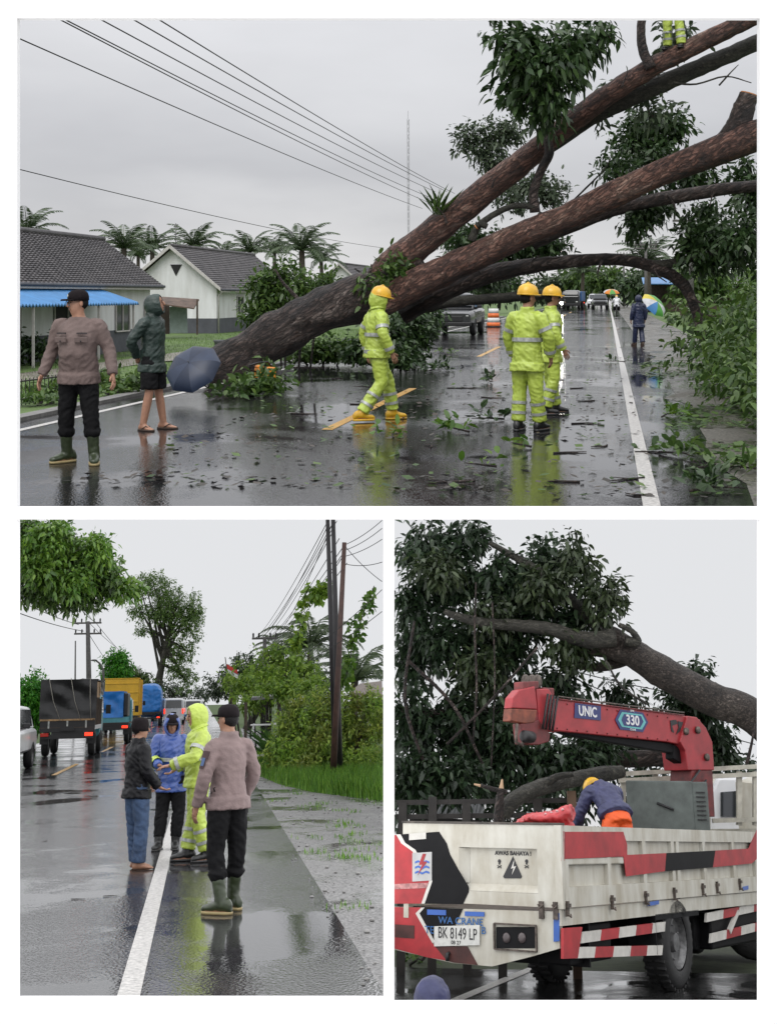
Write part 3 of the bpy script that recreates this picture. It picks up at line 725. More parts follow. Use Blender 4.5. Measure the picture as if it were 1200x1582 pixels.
def bark_mat(name, c1, c2, c3, stretch=(1, 1, 1), bs=9.0, ang=0.0):
    m = bpy.data.materials.new(name); m.use_nodes = True; n, l = m.node_tree.nodes, m.node_tree.links; b = n['Principled BSDF']
    t = n.new('ShaderNodeTexCoord'); rt = n.new('ShaderNodeMapping'); rt.inputs['Rotation'].default_value = (0, rad(ang), 0); l.new(t.outputs['Object'], rt.inputs[0])
    mp = n.new('ShaderNodeMapping'); mp.inputs['Scale'].default_value = stretch; l.new(rt.outputs[0], mp.inputs[0])
    a = n.new('ShaderNodeTexNoise'); a.inputs['Scale'].default_value = 1.1; a.inputs['Detail'].default_value = 8; a.inputs['Roughness'].default_value = .7
    v = n.new('ShaderNodeTexNoise'); v.inputs['Scale'].default_value = bs; v.inputs['Detail'].default_value = 6; v.inputs['Distortion'].default_value = 1.2; v.inputs['Roughness'].default_value = .7
    l.new(mp.outputs[0], a.inputs['Vector']); l.new(mp.outputs[0], v.inputs['Vector'])
    cr = n.new('ShaderNodeValToRGB'); e = cr.color_ramp.elements; e[0].color = c1 + (1,); e[1].color = c2 + (1,); e[0].position = .41; e[1].position = .55
    x = e.new(.66); x.color = c3 + (1,)
    md = n.new('ShaderNodeMath'); md.operation = 'MULTIPLY_ADD'; md.inputs[1].default_value = .5; l.new(v.outputs['Fac'], md.inputs[0])
    ml = n.new('ShaderNodeMath'); ml.operation = 'MULTIPLY'; ml.inputs[1].default_value = .55; l.new(a.outputs['Fac'], ml.inputs[0]); l.new(ml.outputs[0], md.inputs[2])
    l.new(md.outputs[0], cr.inputs[0]); l.new(cr.outputs[0], b.inputs['Base Color'])
    vo = n.new('ShaderNodeTexVoronoi'); vo.feature = 'DISTANCE_TO_EDGE'; vo.inputs['Scale'].default_value = bs * 1.6
    wv = n.new('ShaderNodeVectorMath'); wv.operation = 'MULTIPLY_ADD'; wv.inputs[1].default_value = (.35, .35, .35); l.new(v.outputs['Color'], wv.inputs[0]); l.new(mp.outputs[0], wv.inputs[2]); l.new(wv.outputs[0], vo.inputs['Vector'])
    ck = n.new('ShaderNodeMapRange'); ck.inputs[2].default_value = .14; ck.inputs[3].default_value = .28; ck.inputs[4].default_value = 1.0; l.new(vo.outputs['Distance'], ck.inputs[0])
    mu = n.new('ShaderNodeMix'); mu.data_type = 'RGBA'; mu.blend_type = 'MULTIPLY'; mu.inputs[0].default_value = .8; l.new(cr.outputs[0], mu.inputs[6]); l.new(ck.outputs[0], mu.inputs[7]); l.new(mu.outputs[2], b.inputs['Base Color'])
    hs_ = n.new('ShaderNodeMath'); hs_.operation = 'MULTIPLY_ADD'; hs_.inputs[1].default_value = .6; l.new(ck.outputs[0], hs_.inputs[0]); l.new(v.outputs['Fac'], hs_.inputs[2])
    bp = n.new('ShaderNodeBump'); bp.inputs['Strength'].default_value = 1; bp.inputs['Distance'].default_value = .09; l.new(hs_.outputs[0], bp.inputs['Height']); l.new(bp.outputs[0], b.inputs['Normal'])
    b.inputs['Roughness'].default_value = .55; return m
BARK = bark_mat('wet_red_brown_bark', (.020, .011, .009), (.165, .075, .052), (.32, .21, .16), (.5, 2.0, 2.0), 5, 32)
BARKD = bark_mat('dark_wet_bark', (.007, .006, .006), (.055, .034, .027), (.22, .18, .16), (.45, 2.2, 2.2), 4.5, 30)
BARKG = bark_mat('grey_green_bark', (.018, .018, .014), (.085, .08, .06), (.19, .18, .15), (1, 2, 2), 9)
CUTW = mat('fresh_cut_wood', (0.52, 0.22, 0.08), .7, var=.2, scale=20)

# ground and road
m = MB(); prof = [(-400, -.5), (-60, -.5), (-12.5, -.5), (-9.2, -.16), (-7.9, -.02), (2.6, -.02), (6, -.03), (60, -.1), (500, -.1)]
def gz(u, s):
    z = np.interp(u, [p[0] for p in prof], [p[1] for p in prof]); t = min(1, max(0, (s - 16) / 14)); return -.02 + (z + .02) * t * t * (3 - 2 * t)
rows = [0, 12.5, 15, 18, 21, 24, 27, 30, 34, 40, 60, 100, 200, 500, 1500]
idx = {}
for i, (u, _) in enumerate(prof):
    s0 = s_front(u) if u > -90 else s_front(u)
    for j, y in enumerate(rows):
        q = RD(u, s0, 0); yy = max(10.22, y)
        p = RD(u, s_front(u, yy) if j else s0); sz = us(p)[1] if abs(u) < 90 else 40
        p.z = gz(u, us(p)[1]) if abs(u) < 90 else -.5 if u < 0 else -.1
        if yy <= 12.5: p.z = max(p.z, -.03)
        m.v.append(p); idx[i, j] = len(m.v) - 1
for i in range(len(prof) - 1):
    for j in range(len(rows) - 1): m.face((idx[i, j], idx[i + 1, j], idx[i + 1, j + 1], idx[i, j + 1]))
tag(m.build('ground', GRASSM, smooth=True, fix=False), kind='structure')
def strip(u0, u1, sa, sb, z, wob=0, n=2, seed=0):
    mm = MB(); k = []
    for i in range(n + 1):
        t = i / n
        a = RD(u0 + (wob * noise.noise(Vector((i * .7, seed, 0))) if wob else 0), (sa if sa is not None else s_front(u0)) * (1 - t) + sb * t, z)
        b = RD(u1 + (wob * noise.noise(Vector((i * .7, seed + 9, 0))) if wob else 0), (sa if sa is not None else s_front(u1)) * (1 - t) + sb * t, z)
        mm.v += [a, b]; k.append(len(mm.v) - 2)
    for a, b in zip(k, k[1:]): mm.face((a, a + 1, b + 1, b))
    return mm
road = tag(strip(-7.75, 1.25, None, 900, 0.0).build('road', ASPH), kind='structure')
strip(-7.31, -7.19, None, 700, .004).build('edge_line', PAINTW, road)
strip(.28, .42, None, 700, .004).build('edge_line', PAINTW, road)
for a, b in ((15.9, 23.2), (35.3, 42.2), (52, 59), (69, 76), (86, 93), (103, 110), (120, 127)):
    strip(-3.54, -3.40, a, b, .004).build('lane_dash', PAINTY, road)
VERGE = wet_mat('wet_verge_gravel', (0.035, 0.033, 0.028), (0.16, 0.15, 0.125), .12, .6, 28, .8, 1.0)
mm = MB(); 
def verge(name, ua, ub, wob):
    k = []; v_ = MB(); ss = [None] + [12 + i * 1.2 for i in range(40)] + [80, 150, 400]
    for i, s in enumerate(ss):
        a = ua + wob * noise.noise(Vector((i * .6, 3, 0)));
        v_.v += [RD(a, s if s else s_front(a), .004), RD(ub, s if s else s_front(ub), .004)]; k.append(len(v_.v) - 2)
    for a, b in zip(k, k[1:]): v_.face((a, a + 1, b + 1, b))
    return tag(v_.build(name, VERGE), kind='structure')
verge('gravel_verge', 1.15, 3.4, .5)
strip(-8.1, -7.72, None, 120, .07).build('x', VERGE) if False else None
kerb = MB(); k0 = s_front(-7.9)
kerb.prism([RD(-8.0, k0, -.02), RD(-7.75, k0, -.02), RD(-7.75, k0, .05), RD(-8.0, k0, .05)], FW * 90)
tag(kerb.build('kerb', mat('grey_kerb', (.20, .195, .185), .6, var=.25, bump=.4)), kind='structure')
# driveway path of the houses
m = MB(); m.poly([RD(-16, 26, -.49), RD(-14.4, 26, -.49), RD(-14.4, 64, -.49), RD(-16, 64, -.49)])
m.poly([RD(-14.4, 40, -.488), RD(-10.6, 44, -.30), RD(-10.6, 46.5, -.30), RD(-14.4, 43, -.488)])
tag(m.build('house_path', mat('pale_mud_path', (.21, .19, .155), .5, var=.2, scale=3, rvar=.2), M=Matrix.Translation((0, 0, .012))), kind='structure')
# grass blades on the lawn
rng = np.random.default_rng(3); n = 26000
u = -9.3 - rng.random(n) ** 1.4 * 12; s = 20 + rng.random(n) * 60
pts = np.array([tuple(RD(a, b, gz(a, b))) for a, b in zip(u, s)])
tag(blades('lawn_grass', pts, .09, .006, mat('grass_blade', (.12, .23, .04), .5, var=.2, island=.3, trans=.3), 4), 'short wet green lawn in front of the white houses', 'grass', kind='stuff')

# ---- houses
WALLW = mat('white_plaster', (.70, .71, .72), .8, col2=(.50, .50, .49), scale=1.4, bump=.15, stretch=(1, 1, .22))
WALLG = mat('grey_plaster', (.085, .09, .105), .8, var=.15, scale=2)
ROOF = mat('dark_grey_roof_tile', (.095, .088, .09), .62, var=.3, scale=2.2, col2=(.035, .033, .036), bump=.4, bscale=9)
FASC = mat('pale_fascia', (.50, .48, .46), .6)
BLUEROOF = mat('blue_corrugated_sheet', (.055, .22, .48), .38, var=.15, scale=2)
DARKIN = mat('dark_interior', (.012, .012, .013), .8)
TIMBER = mat('weathered_timber', (.10, .07, .05), .75, var=.3, scale=6)
def tiled_slope(name, parent, e0, e1, r0, r1, rows_, mt, th=.05):
    """courses of tiles from the eave line e0-e1 up to the ridge line r0-r1, each course a step proud of the one above"""
    m = MB(); nn = (e1 - e0).cross(r0 - e0).normalized()
    if nn.z < 0: nn = -nn
    L = (e1 - e0).length; cols = max(8, int(L / .33))
    for i in range(rows_):
        a, b = i / rows_, (i + 1) / rows_
        for up_, lo in ((.012, th),):
            P0, P1 = e0.lerp(r0, a), e1.lerp(r1, a); Q0, Q1 = e0.lerp(r0, b), e1.lerp(r1, b)
            prev = None
            for c in range(cols * 2 + 1):
                t = c / (cols * 2); w_ = .016 * (1 if c % 2 else -1)
                k = len(m.v)
                m.v += [P0.lerp(P1, t) + nn * (.002), P0.lerp(P1, t) + nn * (lo + w_), Q0.lerp(Q1, t) + nn * (up_ + w_)]
                if prev is not None:
                    m.face((prev, k, k + 1, prev + 1)); m.face((prev + 1, k + 1, k + 2, prev + 2))
                prev = k
    return m.build(name, mt, parent, fix=False)
def gable_house(label, u_r, u_l, s0, s1, ze, zr, zg=-.5, over=.35, rows_=22, band=True, name='house'):
    """walls parallel to the road; ridge along the road. u_r: wall nearest the road"""
    h = thing(name, label, 'house', RD((u_r + u_l) / 2, s0, zg)); o0 = Vector(RD((u_r + u_l) / 2, s0, zg)); mid = (u_r + u_l) / 2
    def L(u, s, z): return RD(u, s, z) - o0
    wz = ze - .05
    for (ua, ub, sa, sb) in ((u_r, u_r, s0, s1), (u_l, u_l, s0, s1)):
        m = MB(); tq = RT * (-.12 if ua == u_r else .12)
        m.prism([L(ua, sa, zg + (.85 if band else 0)), L(ub, sb, zg + (.85 if band else 0)), L(ub, sb, wz), L(ua, sa, wz)], tq); m.build('wall', WALLW, h)
        if band:
            m = MB(); m.prism([L(ua, sa, zg), L(ub, sb, zg), L(ub, sb, zg + .85), L(ua, sa, zg + .85)], tq - RT * .0); m.build('plinth_band', WALLG, h)
    for s_, sg in ((s0, 1), (s1, -1)):
        m = MB(); pk = zr - .12
        m.prism([L(u_l + .121, s_, zg + (.85 if band else 0)), L(u_r - .121, s_, zg + (.85 if band else 0)), L(u_r - .121, s_, wz), L(mid, s_, pk), L(u_l + .121, s_, wz)], FW * .12 * sg); m.build('gable_wall', WALLW, h)
        if band:
            m = MB(); m.prism([L(u_l + .121, s_, zg), L(u_r - .121, s_, zg), L(u_r - .121, s_, zg + .85), L(u_l + .121, s_, zg + .85)], FW * .12 * sg); m.build('plinth_band', WALLG, h)
    sl = (zr - ze) / (abs(u_r - mid)); dz = sl * over
    for sg, ue in ((1, u_r), (-1, u_l)):
        e0, e1 = L(ue + sg * over, s0 - over, ze - dz), L(ue + sg * over, s1 + over, ze - dz); r0, r1 = L(mid, s0 - over, zr), L(mid, s1 + over, zr)
        m = MB(); m.prism([e0, e1, r1, r0], (0, 0, -.05)); rf = m.build('roof', TIMBER, h)
        tiled_slope('roof_tiles', rf, e0, e1, r0, r1, rows_, ROOF)
        m = MB(); m.prism([e0 + Vector((0, 0, -.10)) - FW * .02, e0 + Vector((0, 0, .09)) - FW * .02, r0 + Vector((0, 0, .09)) - FW * .02, r0 + Vector((0, 0, -.12)) - FW * .02], -FW * .06); m.build('barge_board', FASC, h)
        m = MB(); m.prism([e0 + RT * sg * .01 + Vector((0, 0, -.16)), e1 + RT * sg * .01 + Vector((0, 0, -.16)), e1 + RT * sg * .01, e0 + RT * sg * .01], RT * sg * .03); m.build('fascia', FASC, h)
    m = MB(); m.tube([L(u_r + over + .06, s0 - over, ze - dz - .03), L(u_r + over + .06, s1 + over, ze - dz - .03)], .06, 8); gu = m.build('gutter', WALLG, h, True)
    m = MB(); m.tube([L(u_r + over + .06, s0 + .1, ze - dz - .05), L(u_r + .08, s0 + .1, ze - dz - .35), L(u_r + .08, s0 + .1, zg + .05)], .045, 8); m.build('downpipe', FASC, gu, True)
    m = MB(); m.tube([L(mid, s0 - over, zr + .05), L(mid, s1 + over, zr + .05)], .11, 8); m.build('ridge_cap', ROOF, h, True)
    return h, L
# near left house: eave far end seen at (252,440), ridge far end at (160,371)
e_ = P(252, 440, 53); r_ = P(160, 371, 53.4); ue, se = us(e_); ur, _ = us(r_)
hA, LA = gable_house('white house with dark tiled roof and blue corrugated awning at left', ue - .4, 2 * ur - ue + .4, 27, se - .4, e_.z + .25, r_.z, over=.4, rows_=26)
uw = ue - .4
# blue corrugated awning, its posts, openings under it
m = MB(); prev = None; N = 150; ss0, ss1 = 27.5, 44.5
for i in range(N + 1):
    s_ = ss0 + (ss1 - ss0) * i / N; b = .045 * math.cos(i * math.pi * .5) if True else 0
    b = .035 * (1 if i % 2 else -1)
    k = len(m.v); m.v += [LA(uw + .02, s_, 1.95 + b), LA(uw + 1.7, s_, 1.40 + b), LA(uw + 1.7, s_, 1.35 + b), LA(uw + .02, s_, 1.90 + b)]
    if prev is not None:
        m.face((prev, prev + 1, k + 1, k)); m.face((prev + 1, prev + 2, k + 2, k + 1)); m.face((prev + 2, prev + 3, k + 3, k + 2))
    prev = k
m.build('awning', BLUEROOF, hA, fix=False)
for s_ in (31, 36, 41, 44.2):
    m = MB(); m.bar(LA(uw + 1.6, s_, -.48), LA(uw + 1.6, s_, 1.36), .07); m.build('awning_post', FASC, hA)
for s_, w_, z0, z1, mt in ((33, 2.0, .2, 1.5, DARKIN), (37.5, 1.0, -.5, 1.5, TIMBER), (41, 2.2, .2, 1.5, DARKIN), (46.5, 1.4, .3, 1.4, DARKGL), (49.6, .8, .3, 1.4, DARKGL)):
    m = MB(); m.prism([LA(uw + .004, s_, z0), LA(uw + .004, s_ + w_, z0), LA(uw + .004, s_ + w_, z1), LA(uw + .004, s_, z1)], RT * .03); wn = m.build('window' if z0 > 0 else 'door', mt, hA)
    if z0 > 0:
        m = MB()
        for q in (0, .5, 1): m.bar(LA(uw + .05, s_ + w_ * q, z0), LA(uw + .05, s_ + w_ * q, z1), .05)
        for q in (z0, z1): m.bar(LA(uw + .05, s_, q), LA(uw + .05, s_ + w_, q), .05)
        m.build('window_frame', FASC, wn)
# second house: gable towards us
c_ = P(335, 442, 73); a_ = P(262, 383, 73); uc, sc = us(c_); ua_, _ = us(a_)
hB, LB = gable_house('white gabled house with dark grey plinth and tiled roof beyond the first', uc, 2 * ua_ - uc, sc, sc + 17, c_.z + .1, a_.z + .1, rows_=20)
q = us(P(267, 412, 72.8))[0]
m = MB(); m.prism([LB(q - .34, sc - .006, 3.40), LB(q + .34, sc - .006, 3.40), LB(q, sc - .006, 2.75)], -FW * .03); m.build('gable_vent', DARKIN, hB)
for s_ in (sc + 4, sc + 11):
    m = MB(); m.prism([LB(uc + .004, s_, .5), LB(uc + .004, s_ + 1.3, .5), LB(uc + .004, s_ + 1.3, 1.6), LB(uc + .004, s_, 1.6)], RT * .03); wn = m.build('window', DARKGL, hB)
    m = MB()
    for t in (0, .5, 1): m.bar(LB(uc + .05, s_ + 1.3 * t, .5), LB(uc + .05, s_ + 1.3 * t, 1.6), .06)
    for z in (.5, 1.6): m.bar(LB(uc + .05, s_, z), LB(uc + .05, s_ + 1.3, z), .06)
    m.build('window_frame', FASC, wn)
# third house, far, behind the trunk
c_ = P(556, 437, 118); a_ = P(524, 409, 118); uc3, sc3 = us(c_); ua3, _ = us(a_)
gable_house('small far white gabled house half hidden behind the fallen trunk', uc3, 2 * ua3 - uc3, sc3, sc3 + 14, c_.z + .1, a_.z + .1, rows_=12, band=False)
# lean-to with a rusty sheet roof and a grey-green panel, between the two houses
p0 = P(238, 515, 66); sh = thing('lean_to_shed', 'small lean-to with sagging rusty roof between the two white houses', 'shed', Vector((p0.x, p0.y, -.5)))
o_ = Vector((p0.x, p0.y, -.5)); X = Vector((1, 0, 0))
def LS(px, py, d): return P(px, py, d) - o_
m = MB(); m.prism([LS(232, 457, 66), LS(308, 462, 66), LS(300, 476, 64), LS(226, 466, 64)], (0, 0, -.06)); m.build('roof_sheet', mat('rusty_sheet', (.13, .085, .06), .7, var=.3, scale=3), sh)
m = MB(); m.prism([LS(262, 474, 65), LS(289, 470, 65), LS(290, 514, 65), LS(263, 515, 65)], (0, .06, 0)); m.build('side_panel', mat('grey_green_panel', (.20, .25, .23), .7, var=.12), sh)
for px in (232, 305):
    m = MB(); m.bar(LS(px, 517, 65), LS(px, 462, 65), .08); m.build('post', TIMBER, sh)
m = MB(); m.prism([LS(228, 470, 66.5), LS(262, 472, 66.5), LS(262, 516, 66.5), LS(228, 516, 66.5)], (0, .05, 0)); m.build('back_panel', mat('brown_board', (.07, .05, .04), .8, var=.2), sh)

# ---- oil palms behind the houses
def palm_mesh(nf, L, seed, droop=1.0, nl=16, ll=.55):
    rng = np.random.default_rng(seed); out = []; rach = MB()
    for f in range(nf):
        az_ = 2 * math.pi * (f * .381966) + rng.random() * .5; el = .15 + 1.15 * (f / nf) + rng.random() * .2
        dr = Vector((math.cos(az_), math.sin(az_), 0)); p = Vector((0, 0, 0)); pts = []
        for i in range(nl + 1):
            pts.append(p.copy()); e = el - droop * 1.5 * (i / nl) ** 1.4
            p = p + (dr * math.cos(e) + Vector((0, 0, math.sin(e)))) * (L / nl)
        rach.tube(pts[::4], [.05 * L / 3, .035 * L / 3, .025 * L / 3, .012 * L / 3, .006][:len(pts[::4])], 5)
        sd_ = Vector((-dr.y, dr.x, 0))
        for i in range(2, nl + 1):
            t = (pts[min(i + 1, nl)] - pts[i - 1]).normalized(); le = ll * L / 3 * math.sin(.25 + 2.6 * i / nl) + .08
            for sg in (-1, 1):
                for q in range(2):
                    b0 = pts[i - 1].lerp(pts[i], q * .5 + .2); d = (sd_ * sg + t * .75 + Vector((0, 0, -.35 - .3 * rng.random()))).normalized()
                    w_ = t * .05 * L / 3
                    tp = b0 + d * le; md_ = b0 + d * le * .5 + Vector((0, 0, .05))
                    out.append([b0, md_ - w_, tp, md_ + w_])
    return np.array([[tuple(v) for v in q] for q in out]), rach
PTRUNK = mat('palm_trunk', (.09, .075, .055), .85, var=.3, scale=8, bump=.6)
pv, pr = palm_mesh(18, 3.2, 5); pm = np_mesh('fronds', pv, 4, PALM); prm = pr.mesh('frond_ribs', PALM, True)
def palm(label, top, zg, sc_, rz, group, fm=None, rm=None):
    r = thing('palm_tree', label, 'palm', Vector((top.x, top.y, zg)), rz, group)
    hgt = top.z - zg; m = MB(); m.tube([(0, 0, 0), (.1, .1, hgt * .5), (0, 0, hgt)], [.28 * sc_, .22 * sc_, .2 * sc_], 9, .15); m.build('trunk', PTRUNK, r, True)
    for nm, me in (('crown', fm or pm), ('frond_ribs', rm or prm)):
        o = bpy.data.objects.new(nm, me); link(o, r); o.location = (0, 0, hgt); o.scale = (sc_,) * 3
    return r
for i, (px, py, d, k, tx) in enumerate(((42, 362, 95, 1.0, 'at the left edge above the near tiled roof'), (192, 384, 105, 1.0, 'just right of the near roof ridge end'), (236, 386, 120, 1.0, 'left of the second house gable'),
        (300, 383, 118, 1.05, 'directly above the second house ridge'), (386, 390, 125, 1.0, 'right end of the second house roof'), (424, 392, 140, .95, 'between second and third house, smaller and farther'),
        (466, 388, 105, 1.1, 'tallest one left of the third house'), (496, 404, 112, .8, 'low one touching the third house roof'), (345, 396, 150, .9, 'low and far behind the middle of the second roof'), (214, 396, 140, .9, 'low and far in the gap between the two houses'))):
    palm('oil palm, ' + tx, P(px, py, d), -.5, k * 1.05, i * 47, 'oil palms behind the houses')
# thin TV aerial on the second house
b_ = P(272, 378, 78); m = MB(); m.tube([P(272, 392, 78), P(272, 345, 78)], .03, 6); m.tube([P(268, 347, 78), P(276, 347, 78)], .02, 5); m.tube([P(269, 351, 78), P(275, 351, 78)], .02, 5)
tag(m.build('television_aerial', RIM, smooth=True), 'thin aerial pole rising above the second house roof', 'aerial')
# radio mast
m = MB(); b0 = P(631, 357, 250); b0.z = -.1; t0 = P(630, 184, 250); n_ = 26
for i in range(3):
    a = i * 2.094; o = Vector((math.cos(a), math.sin(a), 0)) * .22; m.tube([b0 + o, t0 + o], .045, 4)
for i in range(n_):
    for k in range(3):
        a, b = k * 2.094, (k + 1) * 2.094; za, zb_ = i / n_, (i + 1) / n_
        m.tube([b0.lerp(t0, za) + Vector((math.cos(a), math.sin(a), 0)) * .22, b0.lerp(t0, zb_) + Vector((math.cos(b), math.sin(b), 0)) * .22], .028, 3)
m.tube([t0, t0 + Vector((0, 0, 1.6))], .04, 4)
tag(m.build('radio_mast', mat('mast_grey', (.22, .22, .23), .6)), 'tall thin lattice radio mast far behind the fork of the fallen tree', 'mast')
# overhead cables along the left of the road
CABLE = mat('cable_black', (.02, .02, .02), .6)
def cable(name, pts, r, label, group, sag=0.0, n=14):
    m = MB(); a, b = pts
    m.tube([a.lerp(b, i / n) - Vector((0, 0, sag * 4 * (i / n) * (1 - i / n))) for i in range(n + 1)], r, 5)
    return tag(m.build(name, CABLE, smooth=True), label, 'cable', group)
for i, (x0, y0, x1, y1, tx) in enumerate(((32, 60, 652, 322, 'lowest of the bundle, starting at the left edge'), (97, 32, 660, 312, 'second, left of a close pair'), (105, 32, 664, 305, 'third, right of a close pair'),
        (160, 32, 672, 296, 'fourth of the bundle'), (210, 32, 690, 296, 'fifth of the bundle'), (249, 32, 702, 299, 'rightmost of the bundle'))):
    a = P(x0 - (x1 - x0) * .02, y0 - (y1 - y0) * .02, 22); b = P(x1, y1, 72)
    cable('overhead_cable', (a, b), .0125, 'overhead cable across the grey sky, ' + tx, 'cables across the upper sky', .12)
cable('overhead_cable', (P(20, 259, 40), P(592, 383, 105)), .016, 'single thin cable low over the house roofs', 'cables across the upper sky', .25)

# ---- the fallen tree
dT = lambda px: 25.2 - (px - 345) / 823 * 2.0
tree = thing('fallen_tree', 'huge fallen tree leaning across the road from lower left to upper right', 'tree', Vector((G(345, 592).x, G(345, 592).y, 0)))
t_o = Vector((G(345, 592).x, G(345, 592).y, 0))
def branch(pts, mt, dd=0.0, n=14, per=7, wob=.12, name='branch', cut=None, seed=0.0):
    ctl = []
    for q in pts:
        d = dT(q[0]) + dd + (q[3] if len(q) > 3 else 0); p = P(q[0], q[1], d) - t_o
        ctl.append((p.x, p.y, p.z, q[2] * (.385 if name == 'branch' else .43) * d / FPX))
    m = MB(); m.limb(ctl, n, per, wob, seed); o = m.build(name, mt, tree, True)
    if cut is not None:
        p = Vector(ctl[-1][:3]); v = (p - Vector(ctl[-2][:3])).normalized(); r = ctl[-1][3]
        m = MB(); m.tube([p - v * .01, p + v * .02], r * .96, 12); m.build('cut_face', CUTW, o)
    return o
branch([(328, 582, 66), (352, 566, 84), (400, 537, 80), (460, 500, 78), (520, 472, 80), (575, 456, 84), (622, 440, 78), (660, 425, 60)], BARKD, 0, 28, 14, .20, 'trunk')
branch([(585, 448, 70), (604, 412, 66), (640, 382, 62), (720, 318, 56), (800, 255, 51), (850, 214, 46), (920, 160, 43), (1000, 108, 40), (1070, 72, 37), (1150, 33, 35), (1200, 8, 33)], BARK, .1, 20, 8, .10)
branch([(800, 258, 30), (850, 222, 36), (905, 185, 37), (960, 157, 37), (1050, 117, 36), (1120, 87, 34), (1200, 52, 32)], BARKG, .45, 18, 7, .10)
branch([(590, 470, 54), (640, 440, 62), (700, 412, 58), (800, 366, 54), (880, 332, 52), (1000, 276, 54), (1100, 236, 62), (1160, 212, 66), (1210, 196, 60)], BARK, -.35, 20, 9, .10)
branch([(1105, 240, 56), (1135, 205, 50), (1148, 170, 44), (1156, 146, 36)], BARKD, -.30, 16, 6, .12, cut=1)
branch([(620, 486, 44), (680, 452, 44), (740, 428, 40), (800, 414, 34), (880, 404, 27), (955, 401, 24), (1015, 415, 25), (1055, 440, 24), (1073, 478, 20), (1086, 525, 16)], BARKD, .8, 14, 7, .12)
branch([(985, 408, 18), (1030, 408, 19), (1070, 398, 16), (1120, 388, 12), (1180, 380, 8)], BARKG, .8, 10, 5, .1)
branch([(660, 472, 30), (700, 466, 22), (780, 460, 21), (840, 455, 19), (862, 452, 17)], BARKG, 2.4, 12, 6, .12, cut=1)
branch([(820, 372, 40), (880, 348, 32), (960, 320, 28), (1060, 301, 27), (1130, 291, 25), (1200, 284, 22)], BARKD, .9, 14, 6, .12)
branch([(826, 328, 22), (824, 296, 19), (836, 262, 18), (848, 236, 19), (842, 205, 16), (838, 185, 9)], BARKD, -.25, 12, 5, .12)
branch([(728, 372, 18), (738, 350, 14), (765, 330, 13), (795, 318, 12), (826, 320, 11)], BARKG, -.3, 10, 5, .12)
branch([(752, 350, 12), (742, 346, 13), (736, 350, 12)], BARKG, -.45, 10, 3, .05, cut=1)
branch([(1005, 105, 22), (992, 75, 20), (990, 40, 18), (994, 10, 17)], BARKD, -.1, 10, 5, .12)
branch([(660, 425, 12), (690, 400, 10), (712, 385, 4)], BARKD, .3, 8, 4, .3)
branch([(600, 430, 10), (570, 428, 8), (548, 415, 3)], BARKD, .2, 8, 4, .3)
branch([(560, 455, 12), (568, 430, 8), (574, 408, 3)], BARKD, -.1, 8, 4, .3)
branch([(480, 480, 9), (440, 440, 7), (425, 415, 3)], BARKD, .4, 8, 4, .2)
branch([(850, 345, 5), (895, 300, 4), (930, 265, 3), (945, 240, 1.5)], BARKG, .2, 6, 4, .2)
branch([(1040, 128, 5), (1075, 130, 4), (1120, 118, 3), (1160, 128, 2)], BARKG, .2, 6, 4, .2)
branch([(1110, 132, 4), (1128, 112, 3), (1140, 100, 1.5)], BARKG, .2, 6, 4, .2)
rt_ = random.Random(77)
for (x0, y0, dx, dy, w_) in ((690, 345, -14, -26, 4), (760, 290, 10, -22, 3), (880, 190, -16, -20, 4), (960, 135, 8, -24, 3), (735, 398, 6, 26, 4), (900, 322, 14, -26, 4), (980, 284, -12, -24, 3), (1060, 252, 10, -30, 4), (860, 340, -8, 28, 3), (660, 430, -6, -26, 6), (640, 424, 10, -30, 7), (520, 468, -8, -24, 5), (470, 492, 6, -22, 5), (430, 515, -12, -16, 5), (930, 402, -10, 24, 4), (1010, 414, 16, 22, 4), (1030, 302, 12, 26, 4), (1100, 296, -8, 24, 3), (700, 414, 22, -18, 4), (820, 410, 12, -16, 4), (1065, 460, 26, 12, 5), (1075, 485, 30, 4, 5)):
    branch([(x0, y0, w_ * 1.6), (x0 + dx * .5 + rt_.uniform(-4, 4), y0 + dy * .5, w_), (x0 + dx + rt_.uniform(-5, 5), y0 + dy, w_ * .45)], BARKD, -.25 if y0 < 420 else .2, 6, 4, .25)
# epiphyte fern tuft and foliage of the tree
def blob(px, py, rx, ry, dd=0.0, k=1.0, base=None):
    d = (dT(px) if base is None else base) + dd; s_ = d / FPX
    return (P(px, py, d) - t_o, (rx * s_, min(rx, ry) * s_ * .9, ry * s_), k * rx * ry)
def foliage(bl, n, size, mt, seed, parent=tree, **kw):
    o = leaf_mass('foliage', bl, n, size, mt, seed, parent, **kw); o['kind'] = 'stuff'
    m = MB(); rr = random.Random(seed)
    for b in bl:
        c = Vector(b[0])
        for k in range(5):
            e = c + Vector((rr.uniform(-1, 1) * b[1][0], rr.uniform(-1, 1) * b[1][1], rr.uniform(-1, .9) * b[1][2])); q = c + Vector((rr.uniform(-.3, .3) * b[1][0], 0, rr.uniform(-.9, -.3) * b[1][2]))
            m.tube([q, q.lerp(e, .5) + Vector((0, 0, .05)), e], [.022, .013, .004], 5)
    m.build('twigs', BARKD, parent, True)['kind'] = 'stuff'; return o
foliage([blob(838, 110, 48, 55, -1.2), blob(805, 75, 34, 38, -1.2), blob(880, 75, 38, 40, -1.0), blob(842, 165, 34, 28, -1.0), blob(925, 48, 26, 24, -.8), blob(800, 140, 26, 26, -1), blob(775, 55, 20, 20, -1)], 3400, .21, LEAFD, 11, droop=.8, aspect=.40, cluster=9, spread=1.5, pend=.4)
foliage([blob(752, 218, 34, 24, 5), blob(725, 215, 18, 20, 5), blob(785, 200, 22, 18, 5), blob(760, 250, 20, 16, 5)], 2400, .13, LEAFG, 12)
